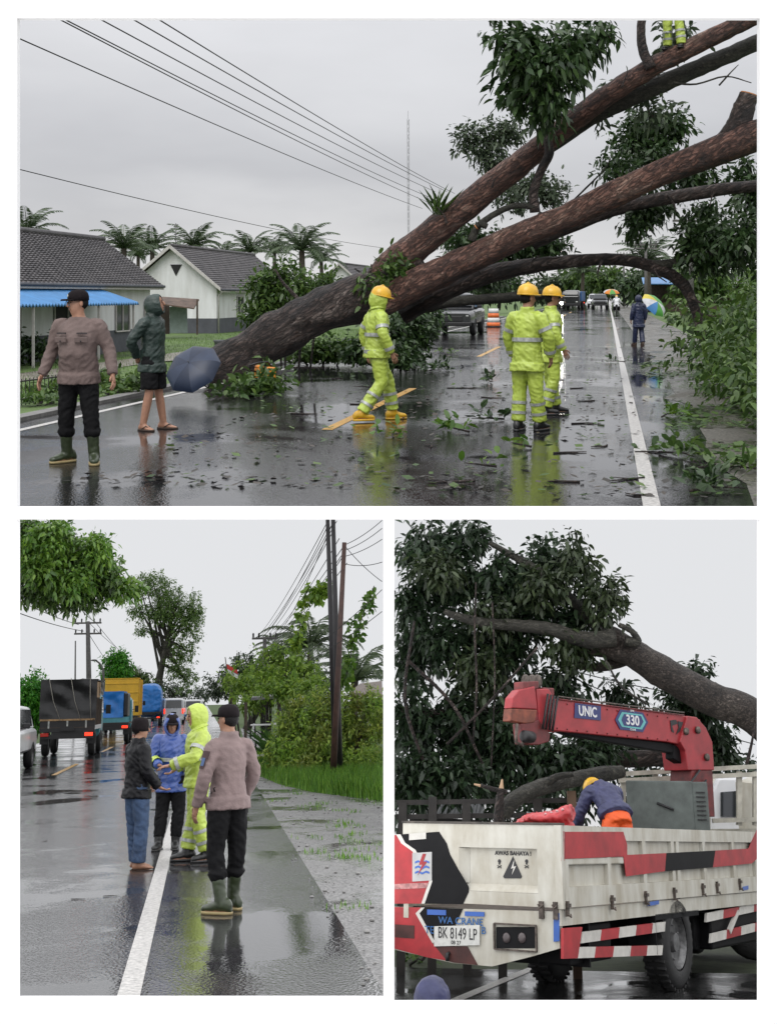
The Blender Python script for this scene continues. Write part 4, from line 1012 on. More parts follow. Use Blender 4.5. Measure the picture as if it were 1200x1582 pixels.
foliage([blob(1000, 195, 42, 24, 3), blob(985, 228, 42, 24, 3), blob(1035, 195, 24, 30, 3), blob(955, 262, 32, 20, 2), blob(1020, 252, 30, 22, 2.5)], 4000, .145, LEAFD, 13)
foliage([blob(1000, 318, 34, 26, 1.5), blob(1060, 270, 40, 18, 2), blob(985, 345, 18, 16, 1.2), blob(1090, 330, 26, 16, 1.4)], 2400, .155, LEAFD, 14, pend=.5)
foliage([blob(850, 302, 34, 22, 4), blob(815, 290, 26, 18, 4), blob(720, 370, 22, 18, 4), blob(790, 300, 30, 26, 5)], 2400, .13, LEAFG, 15)
foliage([blob(790, 385, 55, 24, 3), blob(850, 385, 30, 20, 3), blob(720, 372, 30, 22, 3), blob(740, 425, 50, 16, 4.5)], 4200, .15, LEAFD, 16)
foliage([blob(1105, 385, 60, 28, 1), blob(1150, 365, 36, 26, 0), blob(1160, 300, 26, 30, 3), blob(1080, 360, 30, 20, 1), blob(1155, 260, 14, 20, 3)], 4600, .155, LEAFD, 17, pend=.4)
foliage([blob(600, 430, 24, 16, -.3), blob(575, 440, 16, 12, -.3), blob(615, 415, 16, 14, -.3)], 500, .16, LEAFM, 18)
foliage([blob(1005, 170, 26, 16, .4), blob(980, 135, 34, 14, .6), blob(1040, 60, 20, 24, .5), blob(930, 165, 20, 14, .5)], 700, .18, LEAFG, 19)
pts = np.array([tuple(P(670 + i % 5 * 3, 332 - i % 4 * 2, dT(670) - .2) - t_o) for i in range(60)])
blades('epiphyte_tuft', pts[:34], .36, .014, LEAFM, 6, tree, 1.0)
pts = np.array([tuple(P(1010 + i % 7 * 8, 150 - i % 7 * 5, dT(1010) - .1) - t_o) for i in range(120)])

# crushed bushes, cut greenery and roadside thicket: separate growths
def bush(name, label, bl, n, size, mt, seed, cat='bush', group=None, keep=None, stems=4, **kw):
    c = sum((Vector(b[0]) for b in bl), Vector()) / len(bl); base = Vector((c.x, c.y, 0)); zf = kw.pop('zf', 0.0); base.z = zf
    r = thing(name, label, cat, base, 0, group)
    off = [(Vector(b[0]) - base, b[1], b[2]) for b in bl]
    o = leaf_mass('foliage', off, n, size, mt, seed, r, keep=keep, zmin=kw.pop('zmin', .01), **kw); o['kind'] = 'stuff'
    m = MB(); rr = random.Random(seed)
    for b in off:
        for k in range(stems):
            q = Vector(b[0]) + Vector((rr.uniform(-.6, .6) * b[1][0], rr.uniform(-.6, .6) * b[1][1], rr.uniform(-.2, .7) * b[1][2]))
            m.tube([Vector((b[0].x * .6, b[0].y * .6, 0.0)), Vector(b[0]).lerp(q, .3) * .8, q], [.025, .016, .005], 5)
    m.build('stems', BARKD, r, True)['kind'] = 'stuff'
    return r
def ab(px, py, rx, ry, d, k=1.0):
    s_ = d / FPX; return (P(px, py, d), (rx * s_, min(rx, ry) * s_ * 1.0, ry * s_), k * rx * ry)
bush('bush', 'dense dark bush crushed under the trunk behind the walking worker', [ab(600, 525, 34, 40, 30), ab(635, 515, 30, 40, 31), ab(560, 545, 24, 18, 30), ab(655, 490, 30, 24, 33), ab(620, 565, 36, 16, 29)], 9000, .16, LEAFD, 31)
bush('bush', 'low leafy bush at the road edge just left of the crushed bush', [ab(500, 545, 40, 12, 31), ab(460, 552, 26, 9, 31), ab(535, 550, 24, 14, 31)], 1700, .19, LEAFM, 32)
bush('broken_tree', 'broken green sapling with snapped stems leaning behind the trunk base', [ab(410, 450, 26, 26, 30), ab(440, 430, 24, 22, 30), ab(475, 445, 26, 18, 29.5), ab(395, 485, 18, 20, 30), ab(505, 440, 18, 14, 29), ab(430, 470, 26, 22, 30)], 4200, .15, LEAFM, 33, cat='tree')
bush('leafy_branch_pile', 'pile of cut leafy branches on the asphalt beside the trunk base', [ab(385, 612, 34, 14, 21.5), ab(420, 600, 20, 16, 21.8), ab(345, 622, 18, 10, 21), ab(405, 592, 26, 12, 23)], 1600, .17, LEAFM, 34, cat='branches', droop=0)
# roadside thicket on the right, three growths receding
def rb(u, s, z, ru, rs, rz_, k=1.0): return (RD(u, s, z), (ru, rs, rz_), k * ru * rz_ * rs)
TH = 'thicket along the right verge'
bush('thicket', 'nearest dark leafy thicket at the lower right edge of the road', [rb(3.3, 14.2, .6, 1.3, 1.6, .8), rb(2.6, 16.4, .6, 1.0, 1.6, .75), rb(3.8, 18, 1.2, 1.7, 1.8, 1.1), rb(2.3, 19.2, .5, .9, 1.4, .6), rb(2.4, 12.6, .2, .9, .9, .3), rb(4.0, 15.5, 1.3, 1.2, 1.2, .9)], 17000, .15, LEAFM, 41, group=TH)
bush('thicket', 'middle part of the right thicket where the drooping bough comes down', [rb(2.8, 22.3, .8, 1.3, 1.8, .95), rb(4.3, 22.6, 1.5, 1.6, 1.8, 1.2), rb(2.4, 25.2, .6, 1.0, 1.8, .7), rb(3.9, 27, 1.3, 1.6, 1.8, 1.1), rb(5.4, 25, 1.8, 1.4, 1.8, 1.1)], 13000, .16, LEAFM, 42, group=TH)
bush('thicket', 'far part of the right thicket beside the navy raincoat person', [rb(3.2, 31, .9, 1.3, 2.4, .95), rb(4.9, 32, 1.5, 1.8, 2.4, 1.4), rb(3.2, 36, .8, 1.2, 2.4, .8), rb(5.4, 39, 1.4, 2.0, 3, 1.4), rb(6.5, 46, 1.4, 2.4, 4, 1.5), rb(6.8, 33, 2.0, 1.6, 2, 1.4)], 8500, .21, LEAFM, 43, group=TH)
bush('hanging_bough', 'leafy bough hanging over the right thicket at the picture edge', [rb(5.0, 20.5, 2.2, .9, 1, .5), rb(5.6, 23, 2.6, 1.1, 1, .5), rb(4.7, 17.2, 1.85, .7, .8, .5), rb(4.6, 19, 2.1, .8, .8, .4)], 2800, .21, LEAFD, 44, cat='bough', zmin=.4)
# hedge of weeds and a low iron fence on the left roadside
bush('hedge', 'weedy green hedge along the left kerb behind the two standing men', [ab(110, 615, 60, 14, 21.5), ab(190, 605, 34, 18, 22), ab(60, 632, 40, 12, 20), ab(150, 600, 26, 20, 23), ab(30, 640, 30, 16, 20), ab(90, 628, 40, 16, 20.5), ab(215, 598, 26, 14, 23), ab(60, 618, 30, 12, 21.5)], 5200, .13, LEAFM, 45, cat='hedge')
bush('garden_shrub', 'dark rounded shrub under the blue awning at the left edge', [ab(48, 535, 22, 24, 40), ab(75, 545, 18, 18, 40), ab(20, 540, 24, 24, 40)], 1300, .16, LEAFD, 46, cat='shrub', zf=-.5, zmin=.02)
fn = thing('iron_fence', 'low rusty iron fence in front of the lawn at left', 'fence', RD(-9.0, 17, gz(-9, 17)))
fo = Vector(RD(-9.0, 17, gz(-9, 17)))
m = MB()
for i in range(42):
    s_ = 17 + i * .14; z = gz(-9, s_); m.bar(RD(-9, s_, z) - fo, RD(-9, s_, z + .42) - fo, .012)
FENCEM = mat('rusty_iron', (.03, .027, .022), .7, var=.3, scale=12); fb = m.build('bars', FENCEM, fn); fb['kind'] = 'stuff'
for z in (.10, .38):
    m = MB(); m.tube([RD(-9, 17 + i, gz(-9, 17 + i) + z) - fo for i in range(7)], .012, 6); m.build('rail', FENCEM, fn)
m = MB(); c_ = G(352, 545, -.3); m.lathe([(.3, 0), (.34, .1), (.42, .5), (.46, .55), (.40, .55), (.36, .45)], 20); pt_ = m.build('concrete_pot', mat('grey_concrete', (.11, .115, .125), .8, var=.2), smooth=True, M=Matrix.Translation(P(353, 545, 38) + Vector((0, 0, -.18))))
tag(pt_, 'round dark grey planter pot on the lawn behind the trunk base', 'pot')

# ---- people of the upper place
def gp(px, py, z=0): return G(px, py, z)
off1, V1 = person('heavyset officer in brown-grey uniform shirt, black cap and olive rubber boots', gp(122, 716), 172, 1.72,
       dict(l_ankle=(-.17, .02, .085), r_ankle=(.15, -.06, .085), l_knee=(-.14, .04, .49), r_knee=(.13, .0, .49), l_sho=(-.20, -.01, 1.37), r_sho=(.20, -.01, 1.37), l_elb=(-.30, -.04, 1.13), r_elb=(.29, -.04, 1.13),
            l_wri=(-.37, .05, .89), r_wri=(.36, .05, .88), hyaw=-50, hpitch=-2, l_toe=20, r_toe=-35),
       KHAKI, BLACKCL, ('rubber', BOOTG), 'cap', None, SKIN2, belly=.055, hem=.80, bag=1.2, tuck=1, trouser_end=.28, face='glasses', badges=True, wide=1.16, seed=3, collar=False)
DKK = mat('brown_grey_uniform_flap', (.125, .09, .082), .8, var=.1, bump=.25, bscale=60)
for sx in (-1, 1):
    m = MB(); m.box((sx * .105, .205, 1.235), (.13, .02, .055), Matrix.Rotation(rad(-sx * 14), 3, 'Z')); pk = m.build('pocket_flap', DKK, off1, bevel=.008)
    m = MB(); m.ell((sx * .105, .220, 1.225), (.008, .005, .008), 8, 4); m.build('button', BLKPL, pk, True)
    m = MB(); m.box((sx * .105, .185, 1.30), (.10, .02, .016), Matrix.Rotation(rad(-sx * 16), 3, 'Z')); m.build('name_tape', mat('dark_tape', (.04, .03, .03), .7), off1)
    m = MB(); m.box((sx * .155, -.005, 1.425), (.10, .05, .012), Matrix.Rotation(rad(sx * 14), 3, 'Y')); m.build('epaulette', DKK, off1, bevel=.004)
person('youth in dark green hooded jacket and black shorts, barelegged in sandals', gp(236, 664), -112, 1.68,
       dict(l_wri=(-.12, -.16, .93), r_wri=(.12, -.16, .93), l_elb=(-.27, -.14, 1.13), r_elb=(.27, -.14, 1.13), l_ankle=(-.16, .06, .085), r_ankle=(.14, -.05, .085), hyaw=18, hpitch=14, head=(0, .05, 1.60), l_toe=15, r_toe=-15),
       GREENJK, BLACKCL, ('sandal', SANDAL), None, GREENJK, SKIN2, hem=.74, bag=1.25, trouser_end=.52, seed=4)
WK = 'utility workers in lime rainwear'
person('worker in lime rain suit, yellow helmet and yellow boots walking past the trunk', gp(582, 650), -68, 1.76,
       dict(l_ankle=(-.10, .27, .085), r_ankle=(.10, -.26, .10), l_knee=(-.11, .20, .50), r_knee=(.10, .02, .50), l_elb=(-.27, -.08, 1.13), r_elb=(.27, -.02, 1.13), l_wri=(-.27, -.02, .88), r_wri=(.27, .10, .89), hpitch=-12, head=(0, .05, 1.58), hyaw=-8, l_toe=0, r_toe=0),
       LIME, LIME, ('boot', YBOOT), 'helmet', LIME, SKIN, WK, hem=.82, bag=1.35, trouser_end=.13, strips=(1.12, .90, 'arm'), face=False, seed=5)
person('lime-suited worker seen from behind, left of the standing pair, yellow helmet', gp(814, 666), -32, 1.76,
       dict(l_ankle=(-.11, -.02, .085), r_ankle=(.12, .10, .085), r_elb=(.27, .02, 1.14), l_elb=(-.26, .02, 1.13), r_wri=(.25, .12, .90), l_wri=(-.25, .12, .9), hyaw=-25, hpitch=-3),
       LIME, LIME, ('boot', BLKBOOT), 'helmet', None, SKIN, WK, hem=.72, bag=1.5, trouser_end=.12, strips=(1.10, 'arm'), face=False, seed=6)
person('lime-suited worker in profile, right of the standing pair, yellow helmet and dark gloves', gp(850, 640), -84, 1.75,
       dict(l_ankle=(-.10, .10, .085), r_ankle=(.11, -.10, .085), r_elb=(.26, .0, 1.13), r_wri=(.25, .12, .90), l_wri=(-.25, .08, .9), hyaw=4, hpitch=-3),
       LIME, LIME, ('boot', BLKBOOT), 'helmet', None, SKIN, WK, hem=.72, bag=1.4, trouser_end=.12, strips=(1.10, 'arm'), face='beard', seed=7)
person('person in long navy raincoat with hood walking at the right verge', gp(986, 534), 12, 1.66,
       dict(l_ankle=(-.09, .14, .085), r_ankle=(.09, -.14, .085)), NAVYRC, NAVYRC, ('boot', SANDAL), None, NAVYRC, SKIN, hem=.62, bag=1.5, trouser_end=.12, face=False, seed=8)
tp = P(1040, 78, dT(1040) + .1)
person('worker in lime rainwear standing up in the tree, mostly out of view', tp, 150, 1.7, dict(l_ankle=(-.16, .05, .085)), LIME, LIME, ('boot', BLKBOOT), 'helmet', None, SKIN, WK, bag=1.4, strips=(1.1,), seed=9)
# navy umbrella lying open on the road
NAVYU = [mat('umbrella_navy_light', (.032, .048, .09), .38, var=.1, trans=.2), mat('umbrella_navy', (.018, .03, .062), .38, var=.1, trans=.2)]
umbrella('umbrella', 'open navy blue umbrella lying on the wet road beside the trunk', P(292, 560, 20.6), (-.28, -.74, .62), .47, NAVYU, .3, depth=.40, pole=1.2)
# orange power tool at trunk base
cs = thing('chainsaw', 'small orange chainsaw lying on cut branches at the trunk base', 'chainsaw', P(410, 585, 22.4), 35)
m = MB(); m.box((0, 0, .1), (.34, .2, .2)); m.box((-.12, 0, .21), (.12, .14, .06)); m.build('body', mat('orange_casing', (.75, .25, .02), .4), cs, bevel=.03)
m = MB(); m.prism([(.17, -.01, .05), (.55, -.01, .07), (.59, -.01, .1), (.55, -.01, .13), (.17, -.01, .14)], (0, .02, 0)); m.build('guide_bar', RIM, cs)
m = MB(); m.tube([(-.16, 0, .12), (-.3, 0, .16), (-.32, 0, .24), (-.14, 0, .28), (.05, 0, .29), (.12, 0, .2)], .018, 8); m.build('handle', BLKPL, cs, True)

# ---- vehicles and far things on the road
def pickup(label, loc, rz, paint, lit=False, bed=True, group=None, name='pickup_truck', cat='pickup'):
    r = thing(name, label, cat, loc, rz, group)
    def sec(y, z0, z1, wd): return (Vector((0, y, (z0 + z1) / 2)), Vector((1, 0, 0)), Vector((0, 0, 1)), wd / 2, (z1 - z0) / 2)
    m = MB(); m.loft([sec(-2.5, .55, 1.05, 1.7), sec(-2.4, .45, 1.12, 1.8), sec(-.4, .42, 1.12, 1.84), sec(1.1, .42, 1.10, 1.84), sec(2.2, .44, 1.02, 1.8), sec(2.5, .5, .92, 1.6)], 20, pw=.35); m.build('body', paint, r, auto=30)
    m = MB(); m.loft([sec(-.75 if bed else -2.3, 1.1, 1.14, 1.6), sec(-.6 if bed else -2.1, 1.1, 1.72, 1.42), sec(.3, 1.1, 1.78, 1.42), sec(.75, 1.1, 1.66, 1.4), sec(1.35, 1.08, 1.12, 1.6)], 20, pw=.35); m.build('cabin', paint, r, auto=30)
    m = MB(); m.prism([(-.62, .80, 1.64), (.62, .80, 1.64), (.72, 1.26, 1.17), (-.72, 1.26, 1.17)], (0, .06, .06)); m.build('windscreen', DARKGL, r)
    m = MB(); m.prism([(-.6, -.71 if bed else -2.24, 1.2), (.6, -.71 if bed else -2.24, 1.2), (.54, -.64 if bed else -2.14, 1.64), (-.54, -.64 if bed else -2.14, 1.64)], (0, -.07, 0)); m.build('rear_window', DARKGL, r)
    for s in (-1, 1):
        m = MB(); m.prism([(s * .78, -.45 if bed else -1.9, 1.16), (s * .78, .95, 1.16), (s * .715, .55, 1.62), (s * .715, -.4 if bed else -1.8, 1.62)], (s * .03, 0, 0)); m.build('side_window', DARKGL, r)
        m = MB(); m.ell((s * .66, 2.43, .82), (.16, .08, .09), 10, 5); m.build('headlight', HEADL if lit else STRIP, r, True)
        lamp('tail_light', r, (s * .78, -2.47, .85), (.12, .05, .22), REDLAMP0)
        m = MB(); m.box((s * 1.0, .95, 1.2), (.2, .1, .14)); m.build('mirror', BLKPL, r, bevel=.03)
        for y in (-1.55, 1.55): wheel(r, s * .8, y, .38, .24)
    m = MB(); m.box((0, 2.5, .70), (.95, .06, .22)); m.build('grille', BLKPL, r, bevel=.02)
    m = MB(); m.box((0, 2.52, .48), (1.66, .12, .16)); m.build('bumper', BLKPL, r, bevel=.03)
    return r
pu = pickup('black pickup facing us behind the crushed bush', G(708, 516), 170, CARB)
def cone_barrier():
    r = thing('traffic_barrel', 'orange and white road barrel beside the black pickup', 'barrel', G(762, 505))
    BO = mat('barrel_orange', (.75, .16, .03), .45); BW = mat('barrel_white', (.7, .7, .68), .45)
    z = 0
    for i, (a, b) in enumerate(((.36, .34), (.34, .31), (.31, .28), (.28, .26))):
        m = MB(); m.lathe([(a, z), (b, z + .24)], 18); m.build('band', BW if i % 2 else BO, r, True); z += .24
    m = MB(); m.lathe([(.42, 0), (.42, .05), (.37, .06)], 18); m.build('base', BLKPL, r, True)
cone_barrier()
BLUET = mat('blue_truck_paint', (.03, .12, .32), .35, var=.1)
def small_truck(label, loc, rz, cabp, sc_=1.0, cargo=None, lit=False, group=None):
    r = thing('truck', label, 'truck', loc, rz, group, sc_)
    m = MB(); m.loft([(Vector((0, y, z)), Vector((1, 0, 0)), Vector((0, 0, 1)), w_, h_) for y, z, w_, h_ in ((.9, 1.3, .95, .75), (1.0, 1.35, .98, .85), (2.2, 1.3, .98, .85), (2.5, 1.1, .98, .6))], 20, pw=.35); m.build('cab', cabp, r, auto=30)
    m = MB(); m.prism([(-.8, 2.27, 2.0), (.8, 2.27, 2.0), (.86, 2.46, 1.42), (-.86, 2.46, 1.42)], (0, .07, .02)); m.build('windscreen', DARKGL, r)
    m = MB(); m.box((0, -1.1, .75), (.9, 4.6, .2)); m.build('chassis', BLKPL, r)
    m = MB(); m.box((0, -1.2, 1.5), (2.1, 4.0, 1.1)); m.build('cargo_bed', cargo or cabp, r, bevel=.04)
    for s in (-1, 1):
        m = MB(); m.ell((s * .7, 2.52, .85), (.16, .06, .1), 10, 5); m.build('headlight', HEADL if lit else STRIP, r, True)
        for y in (-2.0, 1.6): wheel(r, s * .85, y, .42, .3)
        lamp('tail_light', r, (s * .85, -3.25, .75), (.2, .06, .14), REDLAMP)
    m = MB(); m.box((0, 2.55, .55), (1.9, .15, .25)); m.build('bumper', BLKPL, r, bevel=.03)
    return r
tr = lambda u, s: RD(u, s)
small_truck('dark truck with blue load at the far end of the road', tr(-3.9, 150), 175 - 9.6, CARB, 1.0, BLUET)
pickup('white and dark van behind the far dark truck', tr(-1.6, 168), 170, CARW, False, False, name='van', cat='van')
pickup('black car following at the far right lane', tr(-.9, 155), 172, CARB, False, False, name='car', cat='car')
motorbike('approaching motorcycle with bright headlamp under the branch', RD(-4.1, 118), 172, True)
person('rider in dark jacket on the approaching motorcycle with headlamp', RD(-4.1, 118.1, .14), 172, 1.66, dict(pelvis=(0, -.2, .74), l_hip=(-.095, -.2, .70), r_hip=(.095, -.2, .70), chest=(0, -.14, 1.05), neck=(0, -.1, 1.23), head=(0, -.06, 1.37), l_knee=(-.2, .2, .62), r_knee=(.2, .2, .62), l_ankle=(-.2, .1, .22), r_ankle=(.2, .1, .22), l_sho=(-.19, -.12, 1.19), r_sho=(.19, -.12, 1.19), l_elb=(-.3, .05, 1.0), r_elb=(.3, .05, 1.0), l_wri=(-.33, .25, .92), r_wri=(.33, .25, .92)), BLACKJK, BLACKCL, ('boot', BLKBOOT), 'helmet', None, SKIN, face=False, hem=.66, seed=12)
mb_ = motorbike('motorcycle ridden away along the right edge line', RD(.75, 112), -9.6)
SIT = dict(pelvis=(0, -.2, .74), l_hip=(-.095, -.2, .70), r_hip=(.095, -.2, .70), chest=(0, -.14, 1.05), neck=(0, -.1, 1.23), head=(0, -.06, 1.37), l_knee=(-.2, .2, .62), r_knee=(.2, .2, .62), l_ankle=(-.2, .1, .22), r_ankle=(.2, .1, .22), l_sho=(-.19, -.12, 1.19), r_sho=(.19, -.12, 1.19), l_elb=(-.3, .05, 1.0), r_elb=(.3, .05, 1.0), l_wri=(-.33, .25, .92), r_wri=(.33, .25, .92))
person('rider in white plastic poncho on the motorcycle going away', RD(.75, 112, .14), -9.6, 1.66, SIT, WHITECL, BLACKCL, ('boot', BLKBOOT), 'helmet', WHITECL, SKIN, face=False, hem=.55, bag=2.6, seed=13)
RB = [mat('u_green', (.12, .42, .08), .4, trans=.3), mat('u_yellow', (.75, .62, .08), .4, trans=.3), mat('u_blue', (.08, .28, .62), .4, trans=.3), mat('u_white', (.7, .72, .75), .4, trans=.3)]
umbrella('umbrella', 'green, blue and white umbrella open behind the right thicket', P(1015, 466, 44), (.5, -.55, .6), .50, [RB[0], RB[0], RB[1], RB[3], RB[2], RB[0], RB[3], RB[0]], .2)
umbrella('umbrella', 'small orange and green umbrella over the far verge', P(944, 447, 118), (0, -.2, 1), .75, [mat('u_orange', (.85, .28, .03), .4, trans=.3), RB[0], mat('u_orange', (.85, .28, .03), .4), RB[3]], .4, pole=1.6)
motorbike('black motorcycle parked by the awning of the left house', G(185, 538, -.49), 70)
# utility poles and stalls on the far right
POLE = mat('concrete_pole', (.13, .125, .12), .8, var=.2)
def utility_pole(label, base, top, arms, group=None, r0=.16, mt=None, armw=1.0, ins=True):
    r = thing('utility_pole', label, 'pole', base, 0, group); v = top - base
    m = MB(); m.tube([Vector((0, 0, 0)), v], [r0, r0 * .65], 10); m.build('post', mt or POLE, r, True)
    for t in arms:
        m = MB(); m.box(v * t, (armw * 2, .12, .12)); m.build('crossarm', mt or POLE, r)
        if ins:
            for q in (-.9, -.45, .45, .9):
                m = MB(); m.lathe([(.03, 0), (.06, .06), (.05, .14), (.065, .18), (.03, .26)], 8, Matrix.Translation(v * t + Vector((q * armw, 0, .06)))); m.build('insulator', BLKPL, r, True)
    return r
for px, d, top, arms, tx in ((997, 115, 376, (.98, .93), 'nearer dark pole over the far stalls'), (1067, 70, 336, (.97, .90), 'pole with crossarms seen through the leaves at right'), (963, 190, 390, (.97,), 'thin far pole beside the blue roof'), (1012, 210, 402, (.95,), 'thinnest far pole behind the stalls')):
    b0 = G(px, 455 + 1.7 * FPX / d); t0 = P(px, top, d); utility_pole('utility pole, ' + tx, b0, t0, arms, 'poles of the upper scene', .17)
def stall(label, c, wx_, wy_, hz_, roofm, wallm, rz=-9.6):
    r = thing('roadside_stall', label, 'stall', c, rz)
    m = MB(); m.box((0, wy_ * .4, hz_ / 2), (wx_, .1, hz_)); m.build('back_wall', wallm, r)
    m = MB(); m.box((wx_ / 2, 0, hz_ / 2), (.1, wy_ * .78, hz_)); m.build('side_wall', wallm, r)
    for x in (-1, 1):
        m = MB(); m.bar((x * wx_ * .46, -wy_ * .45, 0), (x * wx_ * .46, -wy_ * .45, hz_), .12); m.build('post', TIMBER, r)
    m = MB(); m.prism([(-wx_ * .6, -wy_ * .65, hz_), (wx_ * .6, -wy_ * .65, hz_), (wx_ * .6, wy_ * .55, hz_ + .7), (-wx_ * .6, wy_ * .55, hz_ + .7)], (0, 0, .08)); m.build('roof', roofm, r)
    m = MB(); m.box((0, -wy_ * .3, .45), (wx_ * .8, .5, .9)); m.build('counter', TIMBER, r, bevel=.02)
stall('far roadside stall with blue sheet roof', RD(6.5, 135), 5, 5, 2.7, BLUEROOF, TIMBER)
stall('roadside stall with grey roof just right of the blue one', RD(8.5, 105), 5.5, 5, 2.6, ROOF, mat('shed_board', (.16, .12, .09), .8, var=.3))
# far trees closing the view
def tree_at(name, label, base, bl, n, size, mt, seed, group=None, tr_r=.25, keep=None, cat='tree', limbs=6, bark=None, **kw):
    r = thing(name, label, cat, base, 0, group); b0 = Vector(base)
    off = [(Vector(b[0]) - b0, b[1], b[2]) for b in bl]
    c = sum((o[0] for o in off), Vector()) / len(off); m = MB(); rr = random.Random(seed)
    top = Vector((c.x, c.y, max(.5, c.z)))
    m.limb([(0, 0, 0, tr_r), (top.x * .3 + .1, top.y * .3, top.z * .35, tr_r * .8), (top.x * .7, top.y * .7, top.z * .7, tr_r * .55), (top.x, top.y, top.z, tr_r * .3)], 10, 5, .15)
    m.build('trunk', bark or BARKG, r, True)
    m = MB()
    for o in off:
        for k in range(max(1, limbs // max(1, len(off) // 2))):
            e = Vector(o[0]) + Vector((rr.uniform(-.6, .6) * o[1][0], rr.uniform(-.6, .6) * o[1][1], rr.uniform(-.3, .7) * o[1][2])); s0_ = top * rr.uniform(.45, .95)
            md_ = s0_.lerp(e, .5) + Vector((0, 0, .08 * (e - s0_).length))
            m.tube([s0_, md_, e], [tr_r * .35, tr_r * .2, tr_r * .06], 6)
    m.build('limbs', bark or BARKG, r, True)
    o = leaf_mass('crown', off, n, size, mt, seed, r, keep=keep, **kw); o['kind'] = 'stuff'
    return r
FT = 'far trees at the end of the road'
for i, (px, py, rx, ry, d, mt, tx) in enumerate(((900, 432, 26, 16, 230, LEAFM, 'broad one straight above the far vehicles'), (870, 440, 20, 14, 240, LEAFD, 'darker one left of the far vehicles'), (938, 432, 22, 16, 220, LEAFM, 'one left of the far poles'),
        (985, 440, 26, 16, 170, LEAFD, 'one behind the grey-roofed stall'), (1030, 425, 30, 18, 150, LEAFG, 'pale one behind the far right thicket'), (845, 448, 20, 10, 230, LEAFG, 'low pale one left of the headlamp'), (770, 440, 40, 16, 140, LEAFD, 'dark one behind the orange barrel'), (690, 452, 46, 14, 110, LEAFD, 'dark one behind the black pickup'), (1085, 430, 36, 22, 90, LEAFM, 'one at the right above the thicket'))):
    s_ = d / FPX; b0 = G(px, 455 + 1.7 * FPX / d)
    tree_at('far_tree', 'distant tree, ' + tx, b0, [(P(px, py, d), (rx * s_, rx * s_, ry * s_), 3), (P(px - rx * .6, py + ry * .4, d), (rx * .6 * s_, rx * s_ * .6, ry * .7 * s_), 1), (P(px + rx * .6, py + ry * .35, d), (rx * .6 * s_, rx * s_ * .6, ry * .7 * s_), 1)], 1500, .008 * d * .5 + .15, mt, 60 + i, FT, .2)
palm('coconut palm with drooping fronds behind the far blue stall', P(1000, 405, 125), 0, 1.3, 20, None)
palm('coconut palm left of the far pole over the road end', P(900, 422, 210), 0, 1.4, 70, None)

# ---- litter on the asphalt
def sprig(label, px, py, size, seed, mt=LEAFM, n=60, group='leafy twigs torn off on the road'):
    c = G(px, py); r = thing('leafy_twig', label, 'twig', c, seed * 37, group); rng = np.random.default_rng(seed)
    bl = [((rng.normal() * size * .4, rng.normal() * size * .25, .06), (size * .5, size * .3, .06), 1) for _ in range(4)]
    o = leaf_mass('leaves', bl, n, .15, mt, seed, r, zmin=.006, droop=0, aspect=.45, cluster=5, spread=1.0); o['kind'] = 'stuff'
    m = MB(); m.tube([(-size * .7, 0, .02), (0, .05, .04), (size * .6, -.05, .03)], [.014, .010, .004], 5); m.build('stem', BARKD, r, True)
for i, (px, py, sz, tx, mt, n) in enumerate(((612, 676, .30, 'just in front of the walking worker', LEAFB, 40), (706, 666, .42, 'between the walking worker and the pair', LEAFB, 70), (738, 722, .28, 'in the foreground left of the pair reflection', LEAFB, 26), (752, 650, .34, 'at the left foot of the pair', LEAFD, 60),
        (665, 574, .5, 'near the centre dashes beyond the walking worker', LEAFD, 110), (757, 592, .36, 'beyond the pair near the centre line', LEAFD, 60), (1050, 706, .45, 'right of the edge line in the foreground', LEAFM, 90), (1140, 728, .55, 'at the lower right corner', LEAFM, 140), (1110, 760, .4, 'lowest one at bottom right', LEAFD, 80),
        (1035, 644, .4, 'on the verge right of the edge line', LEAFB, 50), (690, 548, .55, 'upright broad-leaved one beyond the centre dash', LEAFM, 90), (800, 690, .3, 'in front of the pair boots', LEAFB, 24), (560, 600, .35, 'left of the walking worker', LEAFD, 40), (950, 560, .4, 'beyond the pair on the right lane', LEAFD, 30))):
    sprig('torn leafy twig on wet asphalt, ' + tx, px, py, sz, 80 + i, mt, n)
def litter(name, label, n, seed, us_, ss_, size, mt, keepf=None):
    rng = np.random.default_rng(seed); k = n
    u = us_[0] + (us_[1] - us_[0]) * rng.random(k); s = ss_[0] + (ss_[1] - ss_[0]) * rng.random(k) ** 1.4
    keep = np.array([noise.noise(Vector((a * .5, b * .4, seed))) > -.12 for a, b in zip(u, s)]); u, s = u[keep], s[keep]; k = len(u)
    c = np.array([tuple(RD(a, b, .012)) for a, b in zip(u, s)]); c = c[c[:, 1] > 10.6]; k = len(c)
    a = rng.random(k) * 6.28; L = size * (.4 + rng.random((k, 1)))
    d = np.stack([np.cos(a), np.sin(a), rng.random(k) * .3], 1); sd_ = np.stack([-np.sin(a), np.cos(a), rng.normal(size=k) * .2], 1)
    asp = .16 + .3 * rng.random((k, 1))
    V = np.stack([c, c + d * L * .5 + sd_ * L * asp, c + d * L, c + d * L * .5 - sd_ * L * asp], 1); V[:, :, 2] = np.maximum(V[:, :, 2], .007)
    tag(link(bpy.data.objects.new(name, np_mesh(name, V, 4, mt))), label, 'litter', kind='stuff')
BITS = mat('dark_leaf_litter', (.035, .028, .018), .5, var=.2, island=.5)
litter('leaf_litter', 'dark bark bits and leaves scattered over the wet road', 1700, 91, (-5.0, 1.2), (11, 42), .09, BITS)
litter('green_leaf_litter', 'small green leaves scattered over the wet road and verge', 900, 92, (-5.5, 2.6), (11, 38), .10, LEAFM)
litter('verge_litter', 'dense green leaf litter on the right verge', 4200, 93, (.8, 2.9), (10.8, 34), .13, LEAFM)
